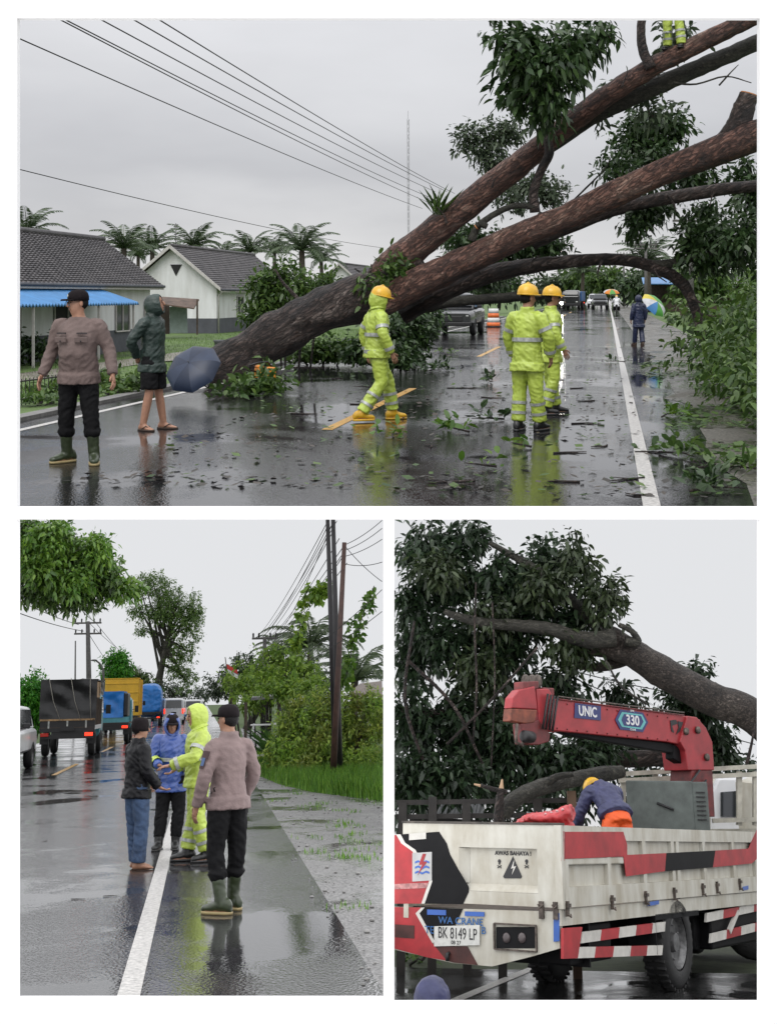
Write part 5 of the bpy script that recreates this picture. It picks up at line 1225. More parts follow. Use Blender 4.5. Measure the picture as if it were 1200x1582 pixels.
STK = 'loose sticks on the road'
rs = random.Random(5)
STX = ['forked one by the edge line in the foreground', 'just right of the edge line', 'right of the pair knees', 'right of the pair boots', 'right of the pair reflection', 'bottom centre left of the pair', 'right of the walking worker boots', 'right of the pair shoulders', 'right of the pair at waist row', 'between centre dash and pair', 'long one right of the trunk base', 'in front of the branch pile', 'under the trunk left of the walking worker', 'left of the walking worker knee', 'touching the edge line at the bottom', 'right of the pair at foot row', 'long one between walking worker and pair', 'on the verge among torn leaves']
for i, (px, py, L) in enumerate(((968, 742, .5), (1005, 700, .35), (905, 655, .4), (925, 690, .35), (870, 745, .3), (700, 745, .45), (660, 690, .4), (890, 600, .5), (905, 620, .4), (760, 615, .5), (480, 568, .9), (470, 640, .4), (520, 585, .6), (560, 625, .4), (985, 765, .3), (880, 700, .4), (720, 600, .7), (1085, 715, .5))):
    c = G(px, py); a = rs.uniform(0, 6.28); d = Vector((math.cos(a), math.sin(a) * .6, 0)) * L; m = MB()
    k1 = Vector((rs.uniform(-.06, .06), rs.uniform(-.06, .06), .0)); 
    m.tube([-d * .5 + Vector((0, 0, .009)), k1 + Vector((0, 0, .009)), d * .5 + Vector((0, 0, .009))], [.010, .009, .005], 6)
    m.tube([k1 + Vector((0, 0, .009)), k1 + d.cross(Vector((0, 0, 1))) * .35 + d * .2 + Vector((0, 0, .012))], [.008, .003], 5)
    tag(m.build('stick', BARKD, smooth=True, M=Matrix.Translation(c)), 'dark broken stick on the upper road, ' + STX[i], 'stick', STK)
# ================================================================== lower left place: traffic held up on the wet road
FR = F2
A2 = math.atan2(-.0714, 1.0555); FW2 = Vector((math.sin(A2), math.cos(A2), 0)); RT2 = Vector((math.cos(A2), -math.sin(A2), 0)); RZ2 = -math.degrees(A2)
def R2(u, s, z=0.0): return FW2 * s + RT2 * u + Vector((0, 0, z))
def inside(side):
    """leaves that stay on this side of the partition and under the sill of the upper place"""
    def f(V):
        Mx = np.array(FR.M); Wd = V @ Mx[:3, :3].T + Mx[:3, 3]
        row = HY - (Wd[..., 2] - CAM.z) / Wd[..., 1] * FPX
        return ((Wd[..., 0] * side > .02).all(1)) & ((row > 799).all(1))
    return f
def inside_at(base, side):
    f = inside(side); b = np.array(tuple(base)); return lambda V: f(V + b)
def clip_mesh(o, side):
    """cut a ground sheet along the partition between the two lower places"""
    Mi = FR.M.inverted(); n = (FR.R.transposed() @ Vector((1, 0, 0))); co = Mi @ Vector((side * .02, 10, -5))
    bm = bmesh.new(); bm.from_mesh(o.data)
    bmesh.ops.bisect_plane(bm, geom=bm.verts[:] + bm.edges[:] + bm.faces[:], plane_co=co, plane_no=n, clear_inner=side > 0, clear_outer=side < 0)
    bm.to_mesh(o.data); bm.free(); return o
def sheet(name, pts, mt, z=0.0, side=-1, kind='structure', parent=None):
    m = MB(); m.poly([Vector((p[0], p[1], z)) for p in pts]); o = m.build(name, mt, parent, fix=False)
    if o.data.polygons[0].normal.z < 0: o.data.flip_normals()
    clip_mesh(o, side)
    if kind and parent is None: tag(o, kind=kind)
    return o
GRAVEL = wet_mat('wet_grey_gravel', (0.045, 0.044, 0.043), (0.25, 0.245, 0.24), .08, .55, 40, .7, .9)
ASPH2 = wet_mat('wet_asphalt_pale', (0.012, 0.012, 0.013), (0.065, 0.064, 0.066), .03, .14, 60, .5, .5)
sheet('ground', [(-300, 8.0), (40, 8.0), (120, 900), (-300, 900)], GRASSM, -.03)
rd2 = sheet('road', [R2(-7.9, 8.4), R2(1.12, 8.4), R2(1.12, 700), R2(-7.9, 700)], ASPH2, 0)
q = [G(385, 1178), G(397, 1196), G(430, 1211), G(480, 1223), G(540, 1231), G(640, 1243)]
sheet('gravel_shoulder', [R2(1.05, 8.0)[:2] + (0,), (6, 8.0), (6, 26)] + [tuple(p) for p in q[::-1]] + [tuple(R2(1.05, 60))], GRAVEL, -.006)
sheet('side_lane', [tuple(G(386, 1180)), tuple(G(420, 1180)), tuple(G(405, 1130)), tuple(G(372, 1125))], GRAVEL, -.004)
sheet('edge_line', [R2(-.50, 8.2), R2(-.36, 8.2), R2(-.36, 500), R2(-.50, 500)], PAINTW, .004, parent=rd2)
sheet('edge_line', [R2(-7.2, 8.2), R2(-7.08, 8.2), R2(-7.08, 500), R2(-7.2, 500)], PAINTW, .004, parent=rd2)
for a, b in ((24, 29), (36.5, 43), (53, 59), (69, 75), (85, 91), (101, 107)):
    sheet('lane_dash', [R2(-3.9, a), R2(-3.77, a), R2(-3.77, b), R2(-3.9, b)], PAINTY, .004, parent=rd2)
# stones of the shoulder
rng = np.random.default_rng(8); m = MB()
for i in range(900):
    y = 9 + 26 * rng.random() ** 1.6; u = 1.0 + rng.random() * 2.6; p = R2(u, y)
    if wx(np.array([[p.x, p.y, 0]]))[0] > -.05: continue
    r = .008 + .020 * rng.random() ** 3; m.ell(p + Vector((0, 0, r * .2)), (r, r * (.7 + .4 * rng.random()), r * .55), 6, 4)
tag(m.build('shoulder_stones', mat('pale_stone', (.24, .235, .225), .5, var=.2, island=.4)), 'loose grey stones on the gravel shoulder of the lower left scene', 'gravel', kind='stuff')
# grass verge
gm = mat('verge_grass_blade', (.17, .37, .045), .5, var=.2, island=.3, trans=.35)
pts = []
while len(pts) < 15000:
    px, py = 385 + rng.random() * 215, 1168 + rng.random() * 70
    lim = np.interp(px, [385, 397, 430, 480, 540, 640], [1182, 1197, 1211, 1223, 1231, 1243])
    if py < lim:
        p = G(px, py); pts.append((p.x, p.y, -.01))
pts = np.array(pts); pts = pts[wx(pts) < -.06]
tag(blades('verge_grass', pts, .26, .009, gm, 5), 'bright green roadside grass in front of the hedge', 'grass', kind='stuff')
u = -8.2 - rng.random(6000) ** 1.5 * 8; s = 26 + rng.random(6000) * 40
tag(blades('left_verge_grass', np.array([tuple(R2(a, b, -.02)) for a, b in zip(u, s)]), .14, .012, gm, 6), 'green grass strip along the left side of the road by the fence', 'grass', kind='stuff')
pts = []
for _ in range(60):
    px, py = 400 + rng.random() * 195, 1215 + rng.random() ** 2 * 260; c = G(px, py)
    if c.dot(RT2) < 1.3: continue
    for k in range(22): pts.append((c.x + rng.normal() * .10, c.y + rng.normal() * .10, -.005))
pts = np.array(pts); pts = pts[wx(pts) < -.06]
tag(blades('gravel_weeds', pts, .05, .006, gm, 9), 'sparse grass tufts growing through the wet gravel shoulder', 'grass', kind='stuff')
tf = G(482, 1190); pts = np.array([(tf.x + rng.normal() * .45, tf.y + rng.normal() * .3, 0) for _ in range(700)])
tag(blades('long_grass_clump', pts, .75, .012, mat('pale_grass_blade', (.16, .34, .09), .5, var=.15, island=.25, trans=.35), 7, lean=1.6), 'tall arching pale green grass clump before the hedge', 'grass', kind='stuff')

def ab2(px, py, rx, ry, d, k=1.0):
    s_ = d / FPX * .94; return (P(px, py, d), (rx * s_, min(rx, ry) * s_, ry * s_), k * rx * ry)
def bush2(name, label, bl, n, size, mt, seed, side=-1, **kw):
    c = sum((Vector(b[0]) for b in bl), Vector()) / len(bl); base = Vector((c.x, c.y, kw.get('zf', 0.0)))
    return bush(name, label, bl, n, size, mt, seed, keep=inside_at(base, side), **kw)
def tree2(name, label, px, d, bl, n, size, mt, seed, side=-1, **kw):
    b0 = P(px, 1085, d); b0.z = 0
    return tree_at(name, label, b0, bl, n, size, mt, seed, keep=inside_at(b0, side), **kw)
LEAFY = mat('yellow_green_leaf', (.21, .36, .045), .45, var=.2, island=.35, scale=3, trans=.4)
LEAFV = mat('vivid_green_leaf', (.085, .34, .03), .45, var=.2, island=.3, scale=3, trans=.4)
# overhanging bough at top left
bo = thing('overhanging_bough', 'big leafy green bough reaching in from the upper left', 'bough', P(36, 880, 14))
bb = P(36, 880, 14)
def rel(l): return [(Vector(b[0]) - bb, b[1], b[2]) for b in l]
k_ = inside_at(bb, -1)
for bl, n, mt, sd_ in (([ab2(80, 850, 50, 40, 14), ab2(130, 870, 45, 34, 14), ab2(60, 905, 42, 30, 14), ab2(120, 915, 52, 26, 14), ab2(40, 830, 30, 40, 14), ab2(165, 890, 26, 26, 14)], 5200, LEAFM, 101),
                       ([ab2(75, 830, 44, 28, 13.7), ab2(110, 895, 40, 20, 13.7), ab2(150, 850, 26, 24, 13.8), ab2(190, 910, 28, 14, 14), ab2(60, 880, 30, 20, 13.6)], 2600, LEAFB, 102)):
    o = leaf_mass('foliage', rel(bl), n * 2, .072, mt, sd_, bo, keep=k_, droop=.6, spread=1.8); o['kind'] = 'stuff'
for pp in ([(-20, 880, 34), (36, 878, 14), (90, 888, 11), (140, 900, 8), (185, 905, 5)], [(36, 878, 10), (60, 850, 7), (90, 828, 5), (110, 815, 3)], [(36, 878, 10), (70, 905, 7), (110, 920, 4)], [(90, 888, 7), (125, 865, 5), (155, 850, 3)]):
    m = MB(); m.limb([tuple(P(x, y, 14) - bb) + (w_ * 14 / FPX / 2,) for x, y, w_ in pp], 8, 4, .1); m.build('branch', BARKD, bo, True)
# trees, left to right
tree2('roadside_tree', 'bright green bushy tree behind the fence at the left edge', 50, 62, [ab2(50, 1068, 30, 26, 62), ab2(78, 1088, 26, 24, 62), ab2(35, 1090, 30, 30, 62), ab2(60, 1105, 40, 24, 62)], 8000, .20, LEAFV, 111)
tree2('roadside_tree', 'compact rounded light green tree behind the tarped truck', 176, 132, [ab2(183, 1038, 22, 24, 132), ab2(180, 1018, 15, 11, 132), ab2(185, 1058, 21, 12, 132)], 6500, .34, LEAFV, 112)
tree2('tall_tree', 'tall spreading dark tree with bare forked limbs in the middle distance', 236, 220, [ab2(232, 905, 36, 22, 220), ab2(268, 930, 34, 26, 220), ab2(288, 965, 28, 24, 220), ab2(250, 945, 30, 20, 220), ab2(300, 945, 18, 22, 220), ab2(280, 1005, 22, 16, 220), ab2(215, 945, 20, 14, 220), ab2(222, 975, 14, 10, 220), ab2(275, 1030, 22, 18, 220), ab2(290, 1052, 16, 18, 220)], 17000, .40, mat('open_crown_leaf', (.17, .29, .075), .45, var=.2, island=.4, trans=.4), 113, tr_r=.8, limbs=16)
tree2('roadside_tree', 'dull green tree below the tall spreading one', 214, 190, [ab2(214, 1052, 18, 18, 190), ab2(232, 1062, 16, 14, 190), ab2(205, 1045, 12, 12, 190)], 2600, .45, LEAFM, 114)
tree2('roadside_tree', 'pale distant tree above the white minibus', 255, 300, [ab2(250, 1065, 24, 14, 300), ab2(275, 1070, 20, 12, 300), ab2(225, 1072, 18, 12, 300), ab2(310, 1076, 22, 9, 300)], 3000, .6, LEAFG, 115)
tree2('roadside_tree', 'dark grey-green tree right of the white minibus', 345, 110, [ab2(345, 1055, 22, 18, 110), ab2(365, 1040, 22, 22, 110), ab2(332, 1068, 18, 12, 110), ab2(382, 1055, 18, 18, 110), ab2(410, 1065, 26, 18, 110)], 4600, .26, LEAFG, 116)
tree2('roadside_tree', 'dark tree behind the viny shrub left of the far pole', 380, 85, [ab2(378, 1030, 20, 22, 85), ab2(395, 1050, 24, 26, 85), ab2(430, 1040, 26, 30, 85), ab2(455, 1050, 30, 30, 85), ab2(500, 1060, 30, 26, 85)], 5200, .24, LEAFD, 117)
bush2('viny_shrub', 'yellow-green viny shrub arching over the stall', [ab2(400, 1040, 30, 22, 46), ab2(440, 1025, 34, 24, 46), ab2(470, 1040, 30, 22, 46), ab2(420, 1010, 20, 14, 46), ab2(375, 1060, 20, 16, 46), ab2(405, 1075, 34, 12, 45), ab2(350, 1050, 10, 10, 48), ab2(440, 1065, 40, 14, 40), ab2(480, 1062, 30, 14, 38), ab2(385, 1085, 20, 12, 42), ab2(415, 1050, 30, 20, 44)], 8500, .14, LEAFY, 118, cat='shrub', shell=.6)
bush2('hedge', 'big leafy hedge with reddish tips behind the leaning poles', [ab2(470, 1120, 40, 36, 33.5), ab2(520, 1120, 40, 40, 34), ab2(570, 1130, 40, 48, 34), ab2(450, 1165, 30, 26, 32.5), ab2(500, 1160, 40, 30, 33), ab2(560, 1180, 36, 28, 32.5), ab2(440, 1130, 16, 24, 33.5), ab2(490, 1084, 22, 18, 34), ab2(575, 1086, 26, 20, 34), ab2(540, 1078, 12, 16, 34), ab2(455, 1095, 14, 18, 33.5), ab2(425, 1170, 16, 16, 32.5), ab2(470, 1190, 30, 12, 31.8)], 15000, .11, mat('hedge_leaf', (.20, .38, .05), .45, var=.2, island=.5, trans=.45, col2=(.20, .22, .045), scale=1.5), 119, cat='hedge')
bush2('weeds', 'low broad-leaved weeds at the foot of the poles', [ab2(555, 1212, 34, 12, 31), ab2(530, 1216, 20, 8, 30.5), ab2(585, 1215, 20, 12, 31), ab2(420, 1200, 20, 8, 33)], 1500, .10, LEAFV, 120, cat='weeds')
# coconut palms
cv, cr_ = palm_mesh(16, 4.2, 9, 1.25, 16, .5); PALM2 = mat('pale_palm_leaf', (.12, .17, .085), .5, var=.2, island=.35, trans=.35); cm = np_mesh('fronds', cv, 4, PALM2); crm = cr_.mesh('frond_ribs', PALM2, True)
for px, py, d, k, tx in ((480, 1000, 85, .95, 'tall coconut palm left of the leaning poles'), (548, 1052, 62, .8, 'coconut palm right of the leaning poles'), (436, 1012, 110, .8, 'smaller coconut palm left of the tall one')):
    palm(tx, P(px, py, d), 0, k, px, None, cm, crm)
# hanging vines with heart leaves
for (pp, tx, sd_) in (([(476, 906), (467, 940), (462, 975), (456, 1000), (460, 1030)], 'leafy vine climbing a cable left of the poles', 1), ([(578, 905), (566, 935), (556, 965), (545, 995), (538, 1030), (530, 1062)], 'leafy vine climbing a stay wire right of the poles', 2), ([(507, 905), (496, 917), (485, 922)], 'short leafy vine end beside the pole', 3)):
    d = 33; b0 = P(*pp[0], d); r = thing('climbing_vine', tx, 'vine', b0)
    c = catmull([tuple(P(x, y, d) - b0) for x, y in pp], 6); m = MB(); m.tube([Vector(q) for q in c], .012, 5); m.build('stem', BARKG, r, True)
    bl = [(Vector(q), (.13, .13, .10), 1) for q in c]; o = leaf_mass('leaves', bl, 330, .15, LEAFY if sd_ != 2 else LEAFB, 130 + sd_, r, keep=inside_at(b0, -1), cluster=4, spread=.8, aspect=.75); o['kind'] = 'stuff'
# poles
PBLK = mat('black_pole', (.022, .020, .022), .5, var=.2, scale=5)
PBRN = mat('rusty_pole', (.085, .042, .032), .6, var=.3, scale=4)
def pole2(px0, py0, px1, py1, d0, d1, w_, mt, tx, arms=(), armw=.5):
    b0 = P(px0, py0, d0); b0.z = 0; t0 = P(px1, py1, d1)
    return utility_pole(tx, b0, t0, arms, None, w_ * d0 / FPX / 2 * .95, mt, armw)
pole2(519, 1203, 506, 797, 31.6, 30.5, 10, PBLK, 'left one of two tall black poles', (), .4)
pole2(525, 1205, 514.5, 797, 31.0, 30.3, 10.5, PBLK, 'right one of two tall black poles')
pole2(514, 1212, 532, 838, 30.2, 30.0, 11, PBRN, 'leaning rusty brown pole crossing the black ones', (), .16)
fp = pole2(409, 1110, 409, 984, 80, 80, 9, POLE, 'far pole with crossarm over the shrubs', (.985,), .75)
lp = pole2(140, 1110, 136, 960, 98, 98, 9.5, POLE, 'concrete pole with two crossarms behind the tarped truck', (.985, .885), .98)
pole2(116, 1120, 117, 990, 140, 140, 3, POLE, 'thin far mast left of the crossarm pole')
sl_ = P(162, 1085, 112); sl_.z = 0; r = thing('street_lamp', 'grey street lamp with bent arm beside the round tree', 'street lamp', sl_); tp_ = P(160, 1035, 112) - sl_; hd_ = P(148, 1020, 112) - sl_
m = MB(); m.tube([Vector((0, 0, 0)), tp_, tp_ + (hd_ - tp_) * .5 + Vector((0, 0, .15)), hd_], [.13, .10, .07, .07], 8); m.build('post', POLE, r, True)
m = MB(); m.ell(hd_ - Vector((.12, 0, 0)), (.28, .12, .08), 10, 5); m.build('lamp_head', RIM, r, True)
# cables
near = [(508, 802), (517, 803), (505, 815), (520, 805), (516, 818), (524, 832), (530, 845), (532, 852), (528, 862), (536, 870), (512, 812)]
for i, (x0, y0) in enumerate(near):
    a = P(x0, y0, 30.2); b = P(396 + i * 3.0, 986, 80)
    cable('service_cable', (a, b), .010, '%s fanned cable from leaning poles to far pole, counted at far pole from left' % ('first', 'second', 'third', 'fourth', 'fifth', 'sixth', 'seventh', 'eighth', 'ninth', 'tenth', 'eleventh')[i], 'cables between the poles', .25 + .06 * (i % 3))
for i, (x0, y0, x1, y1) in enumerate(((532, 842, 596, 800), (533, 850, 597, 812), (530, 860, 597, 830), (536, 872, 597, 868), (534, 845, 597, 905), (470, 1012, 597, 905), (470, 1025, 597, 940))):
    if x1 > 590: x1, y1 = 590, y0 + (y1 - y0) * (590 - x0) / (x1 - x0)
    cable('service_cable', (P(x0, y0, 30.2), P(x1, y1, 29.0)), .008, 'cable leaving the poles to the right, ' + ('topmost', 'second from top', 'third from top', 'fourth from top', 'steeply falling one', 'low one rising from left', 'lowest one rising from left')[i], 'cables right of the poles', .05)
for i, (x0, y0, x1, y1) in enumerate(((24, 945, 130, 975), (24, 925, 122, 965), (120, 935, 150, 962), (138, 962, 180, 1000), (150, 964, 190, 1010), (138, 980, 172, 1030))):
    cable('power_line', (P(x0, y0, 60 if x0 < 130 else 98), P(x1, y1, 98 if x0 < 130 else 170)), .022, 'thin power line at the crossarm pole, ' + ('lower one from the left edge', 'upper one from the left edge', 'short one under the bough', 'nearest one falling away right', 'highest one falling away right', 'lowest one falling away right')[i], 'lines of the crossarm pole', .1)
# fence at left, stall, house, frame
fc = thing('panel_fence', 'grey-green sheet fence behind the left grass strip', 'fence', R2(-11.5, 30))
f0 = Vector(R2(-11.5, 30)); GF = mat('green_grey_sheet', (.10, .16, .15), .6, var=.12)
for i in range(14):
    a, b = R2(-11.5, 30 + i * 2.4), R2(-11.5, 32.36 + i * 2.4); m = MB(); m.prism([a - f0, b - f0, b - f0 + Vector((0, 0, 1.15)), a - f0 + Vector((0, 0, 1.15))], RT2 * -.05); m.build('panel', GF, fc)
    m = MB(); m.bar(a - f0 + RT2 * .05, a - f0 + RT2 * .05 + Vector((0, 0, 1.25)), .07); m.build('post', POLE, fc)
sc2 = P(455, 1140, 40); sc2.z = 0; st = thing('market_stall', 'dark boarded stall with flat grey roof half hidden by shrubs', 'stall', sc2)
def l2(px, py, d): return P(px, py, d) - sc2
SHD = mat('dark_grey_board', (.06, .065, .075), .7, var=.2)
m = MB(); m.prism([l2(432, 1092, 40), l2(480, 1088, 40), l2(480, 1140, 40), l2(432, 1140, 40)], (0, .1, 0)); m.build('front_board', SHD, st)
m = MB(); m.prism([l2(388, 1082, 41), l2(490, 1075, 41), l2(500, 1066, 46), l2(410, 1072, 46)], (0, 0, .08)); m.build('roof', mat('grey_sheet', (.17, .17, .175), .5, var=.2), st)
for px in (380, 431, 482):
    m = MB(); q = l2(px, 1085, 40.6); m.bar((q.x, q.y, 0), q, .09); m.build('post', TIMBER, st)
wf = P(408, 1160, 36); wf.z = 0; fr_ = thing('white_metal_frame', 'empty white metal display frame beside the stall', 'frame', wf); WM = mat('white_metal', (.6, .6, .6), .5)
for x in (-.35, .35):
    for y in (0, .5):
        m = MB(); m.bar((x, y, 0), (x * .8, y, 1.15), .04); m.build('leg', WM, fr_)
for z in (.35, .75, 1.12):
    m = MB(); m.box((0, .25, z), (.72, .56, .03)); m.build('shelf', WM, fr_)
hs = P(580, 1085, 52); hs.z = 0; h2 = thing('house', 'brown-roofed house peeking over the hedge at right edge', 'house', hs)
def lh(px, py, d): return P(px, py, d) - hs
m = MB(); m.prism([lh(552, 1078, 52), lh(590, 1078, 50), lh(590, 1100, 50), lh(552, 1100, 52)], (0, .2, 0)); m.build('wall', mat('brown_plaster', (.22, .13, .09), .8), h2)
m = MB(); m.prism([lh(540, 1074, 51), lh(591, 1078, 49), lh(590, 1056, 53), lh(556, 1060, 54)], (0, 0, .1)); m.build('roof', mat('brown_sheet', (.24, .19, .16), .6, var=.2), h2)
m = MB(); m.prism([lh(562, 1082, 51.6), lh(576, 1082, 50.9), lh(576, 1096, 50.9), lh(562, 1096, 51.6)], (0, -.05, 0)); m.build('window', DARKGL, h2)
fl = P(367, 1110, 62); fl.z = 0; r = thing('flag_pole', 'slanting bamboo pole with small red and white flag', 'flag', fl)
m = MB(); t_ = P(348, 1015, 62) - fl; m.tube([Vector((0, 0, 0)), t_], [.05, .02], 6); m.build('pole', TIMBER, r, True)
for z, mt in ((.86, mat('flag_red', (.55, .05, .04), .7)), (.80, mat('flag_white', (.65, .65, .65), .7))):
    m = MB(); m.prism([t_ * z, t_ * (z + .06), t_ * (z + .05) + Vector((.5, .1, -.25)), t_ * z + Vector((.5, .1, -.25))], (0, .02, 0)); m.build('cloth_stripe', mt, r)

# ---- vehicles held up on the road
TARP = mat('black_tarpaulin', (.013, .013, .014), .38, var=.25, scale=3, bump=.3, bscale=5)
BTARP = mat('blue_tarpaulin', (.02, .20, .62), .4, var=.15, scale=3, bump=.3, bscale=5)
YEL = mat('yellow_truck_paint', (.72, .42, .02), .4, var=.12, scale=2)
TURQ = mat('turquoise_paint', (.08, .30, .34), .35)
WOODL = mat('pale_plank', (.40, .25, .12), .7, var=.25, scale=8)
def folded_cover(name, parent, pts8, mt, seed, amp=.05, skip=()):
    """tarpaulin draped on a box frame: subdivided faces with sag and folds. pts8: x0,x1,y0,y1,z0,z1"""
    x0, x1, y0, y1, z0, z1 = pts8; m = MB(); n = 14
    def surf(o, a, b, nrm):
        idx = []
        for i in range(n + 1):
            row = []
            for j in range(n + 1):
                u, v = i / n, j / n; p = o + a * u + b * v; e = min(u, 1 - u, v, 1 - v) * 4
                d = amp * (noise.noise(p * 2.2 + Vector((seed, 0, 0))) + .6 * noise.noise(p * 5 + Vector((seed, 3, 0))) + .5 * math.sin((u * 3 + v * 4 + seed) * 2.6)) * min(1, e) - amp * .7 * min(1, e)
                m.v.append(p + nrm * d); row.append(len(m.v) - 1)
            idx.append(row)
        for i in range(n):
            for j in range(n): m.face((idx[i][j], idx[i + 1][j], idx[i + 1][j + 1], idx[i][j + 1]))
    X, Y, Z = Vector((1, 0, 0)), Vector((0, 1, 0)), Vector((0, 0, 1)); W_, L_, H_ = x1 - x0, y1 - y0, z1 - z0
    if 'rear' not in skip: surf(Vector((x0, y0, z0)), X * W_, Z * H_, -Y)
    if 'right' not in skip: surf(Vector((x1, y0, z0)), Y * L_, Z * H_, X)
    if 'left' not in skip: surf(Vector((x0, y1, z0)), -Y * L_, Z * H_, -X)
    surf(Vector((x0, y0, z1)), X * W_, Y * L_, Z)
    if 'front' not in skip: surf(Vector((x1, y1, z0)), -X * W_, Z * H_, Y)
    return m.build(name, mt, parent, True, fix=False)
def cab(parent, y, W, H, zb, paint):
    m = MB(); m.loft([(Vector((0, yy, zb + hh * .5)), Vector((1, 0, 0)), Vector((0, 0, 1)), w_ / 2, hh / 2) for yy, w_, hh in ((y, W * .98, H * .96), (y + .15, W, H), (y + .9, W, H), (y + 1.35, W * .97, H * .62), (y + 1.45, W * .92, H * .5))], 20, pw=.3); m.build('cab', paint, parent, auto=30)
    for s in (-1, 1):
        m = MB(); m.prism([(s * W * .495, y + .25, zb + H * .55), (s * W * .495, y + .95, zb + H * .55), (s * W * .485, y + .85, zb + H * .9), (s * W * .485, y + .25, zb + H * .9)], (s * .02, 0, 0)); m.build('side_window', DARKGL, parent)
        m = MB(); m.box((s * (W * .5 + .16), y + 1.0, zb + H * .62), (.16, .06, .28)); m.bar((s * W * .49, y + .98, zb + H * .6), (s * (W * .5 + .16), y + 1.0, zb + H * .62), .025); m.build('mirror', BLKPL, parent)
def base_truck(label, px, py, W, L, deck, wr=.36, name='truck', lit=True, rz=RZ2, lampz=.62, k=1.0):
    g = G(px, py); r = thing(name, label, 'truck', g, rz, None, k)
    m = MB(); m.box((0, L / 2, deck - .09), (W * .55, L, .14)); m.build('chassis', BLKPL, r)
    m = MB(); m.box((0, .02, deck - .02), (W, .08, .12)); m.build('rear_beam', BLKPL, r)
    m = MB(); m.box((0, L / 2, deck + .03), (W, L, .05)); m.build('deck', TIMBER, r)
    m = MB(); m.box((0, -.02, lampz - .05), (W * .96, .08, .12)); m.build('rear_bumper', BLKPL, r)
    for s in (-1, 1):
        lamp('tail_light', r, (s * W * .40, -.085, lampz + .01), (.24, .05, .10), REDLAMP if lit and s > 0 else REDLAMP0)
        for y in (.75, L + .55): wheel(r, s * (W * .5 - .12), y, wr, .2)
        m = MB(); m.box((s * (W * .5 - .12), .28, deck - .28), (.26, .02, .3)); m.build('mud_flap', BLKPL, r)
    return r
t1 = base_truck('small truck with load covered by a sagging black tarpaulin', 102, 1169, 1.62, 2.6, .78, k=1.17)
folded_cover('tarpaulin', t1, (-.84, .84, -.03, 1.0, 1.03, 2.22), TARP, 2, .085, ('front', 'right'))
m = MB(); m.box((0, .03, .92), (1.62, .05, .26)); m.build('tailboard', BLKPL, t1)
ROPE = mat('pale_rope', (.30, .28, .24), .8)
for x0, x1 in ((-.6, -.2), (.05, .4), (.62, .7)):
    m = MB(); m.tube([(x0, -.06, 2.26), (x0 * .6 + x1 * .4, -.11, 1.6), (x1, -.10, 1.02)], .010, 5); m.build('rope', ROPE, t1, True)
for x in (-.55, 0, .55):
    m = MB(); m.box((x, -.005, .92), (.05, .03, .24)); m.build('tailboard_strap', STRIP, t1)
m = MB(); m.box((0, -.01, 1.05), (1.62, .04, .05)); m.build('lower_plank', WOODL, t1)
for i in range(9):
    m = MB(); m.bar((.79, .1 + i * .3, .82), (.79, .1 + i * .3, 1.65), .05); m.build('stake', TIMBER, t1)
for i in range(7):
    m = MB(); m.bar((.80 - .015 * i, .2 + .3 * i, .85), (.76, .5 + .25 * i, 1.72), .03); m.build('bundle_stick', mat('grey_sticks', (.22, .19, .16), .8, var=.3), t1)
m = MB(); m.prism([(.80, 0, 1.68), (.80, 1.5, 1.68), (.80, 1.5, 2.14), (.80, 0, 2.14)], (.03, 0, 0)); m.build('side_board', WOODL, t1)
folded_cover('tarpaulin', t1, (-.84, .845, 1.0, 2.6, 1.75, 2.2), TARP, 5, .06, ('rear',))
m = MB(); m.box((.79, 1.3, .82), (.06, 2.5, .12)); m.build('side_rail', WM, t1)
cab(t1, 2.75, 1.55, 1.4, .45, TURQ)
m = MB(); m.box((0, -.075, .80), (.42, .02, .13)); m.build('number_plate', BLKPL, t1)
t2 = base_truck('small truck with bright blue tarpaulin ahead of the black one', 168, 1148, 1.6, 2.6, .75, k=1.12)
folded_cover('tarpaulin', t2, (-.8, .55, -.02, 2.5, 1.0, 2.05), BTARP, 7, .08)
m = MB(); m.box((0, .03, .9), (1.6, .05, .24)); m.build('tailboard', TURQ, t2)
m = MB(); m.box((.62, 1.0, 1.5), (.22, 1.6, .95)); m.build('side_load', TARP, t2, bevel=.06)
cab(t2, 2.75, 1.52, 1.4, .45, TURQ)
t3 = base_truck('tall yellow high-sided truck in the queue', 186, 1133, 2.1, 4.6, 1.0, .45, k=.98)
for (c, d, nm) in (((0, .03, 2.15), (2.1, .06, 2.2), 'tailgate'), ((1.03, 2.33, 2.15), (.06, 4.52, 2.2), 'side_board'), ((-1.03, 2.33, 2.15), (.06, 4.52, 2.2), 'side_board'), ((0, 4.62, 2.15), (2.1, .06, 2.2), 'front_board')):
    m = MB(); m.box(c, d); m.build(nm, YEL, t3, bevel=.02)
for z in (1.35, 1.9, 2.45, 3.0):
    m = MB(); m.box((0, -.02, z), (2.06, .05, .08)); m.build('rib', YEL, t3, bevel=.012)
for y in (.1, 1.2, 2.3, 3.4, 4.5):
    m = MB(); m.box((1.08, y, 2.15), (.05, .09, 2.2)); m.build('post', YEL, t3, bevel=.012)
m = MB(); m.box((0, .6, 3.30), (2.2, 1.2, .05)); m.build('roof_board', YEL, t3)
cab(t3, 4.8, 2.0, 1.9, .6, YEL)
t4 = base_truck('truck with rounded blue tarpaulin load beyond the yellow truck', 229, 1121, 2.0, 4.2, 1.0, .45)
m = MB(); m.loft([(Vector((0, y, 2.0)), Vector((1, 0, 0)), Vector((0, 0, 1)), 1.0, h_) for y, h_ in ((0, .9), (.2, 1.15), (2.2, 1.3), (4.2, 1.1))], 18, pw=.55); mesh_obj('tarpaulin', remesh(m, .1, .05, 3, 2, 2.5, mats=[BTARP]), t4)
cab(t4, 4.4, 1.9, 1.8, .6, BLUET)
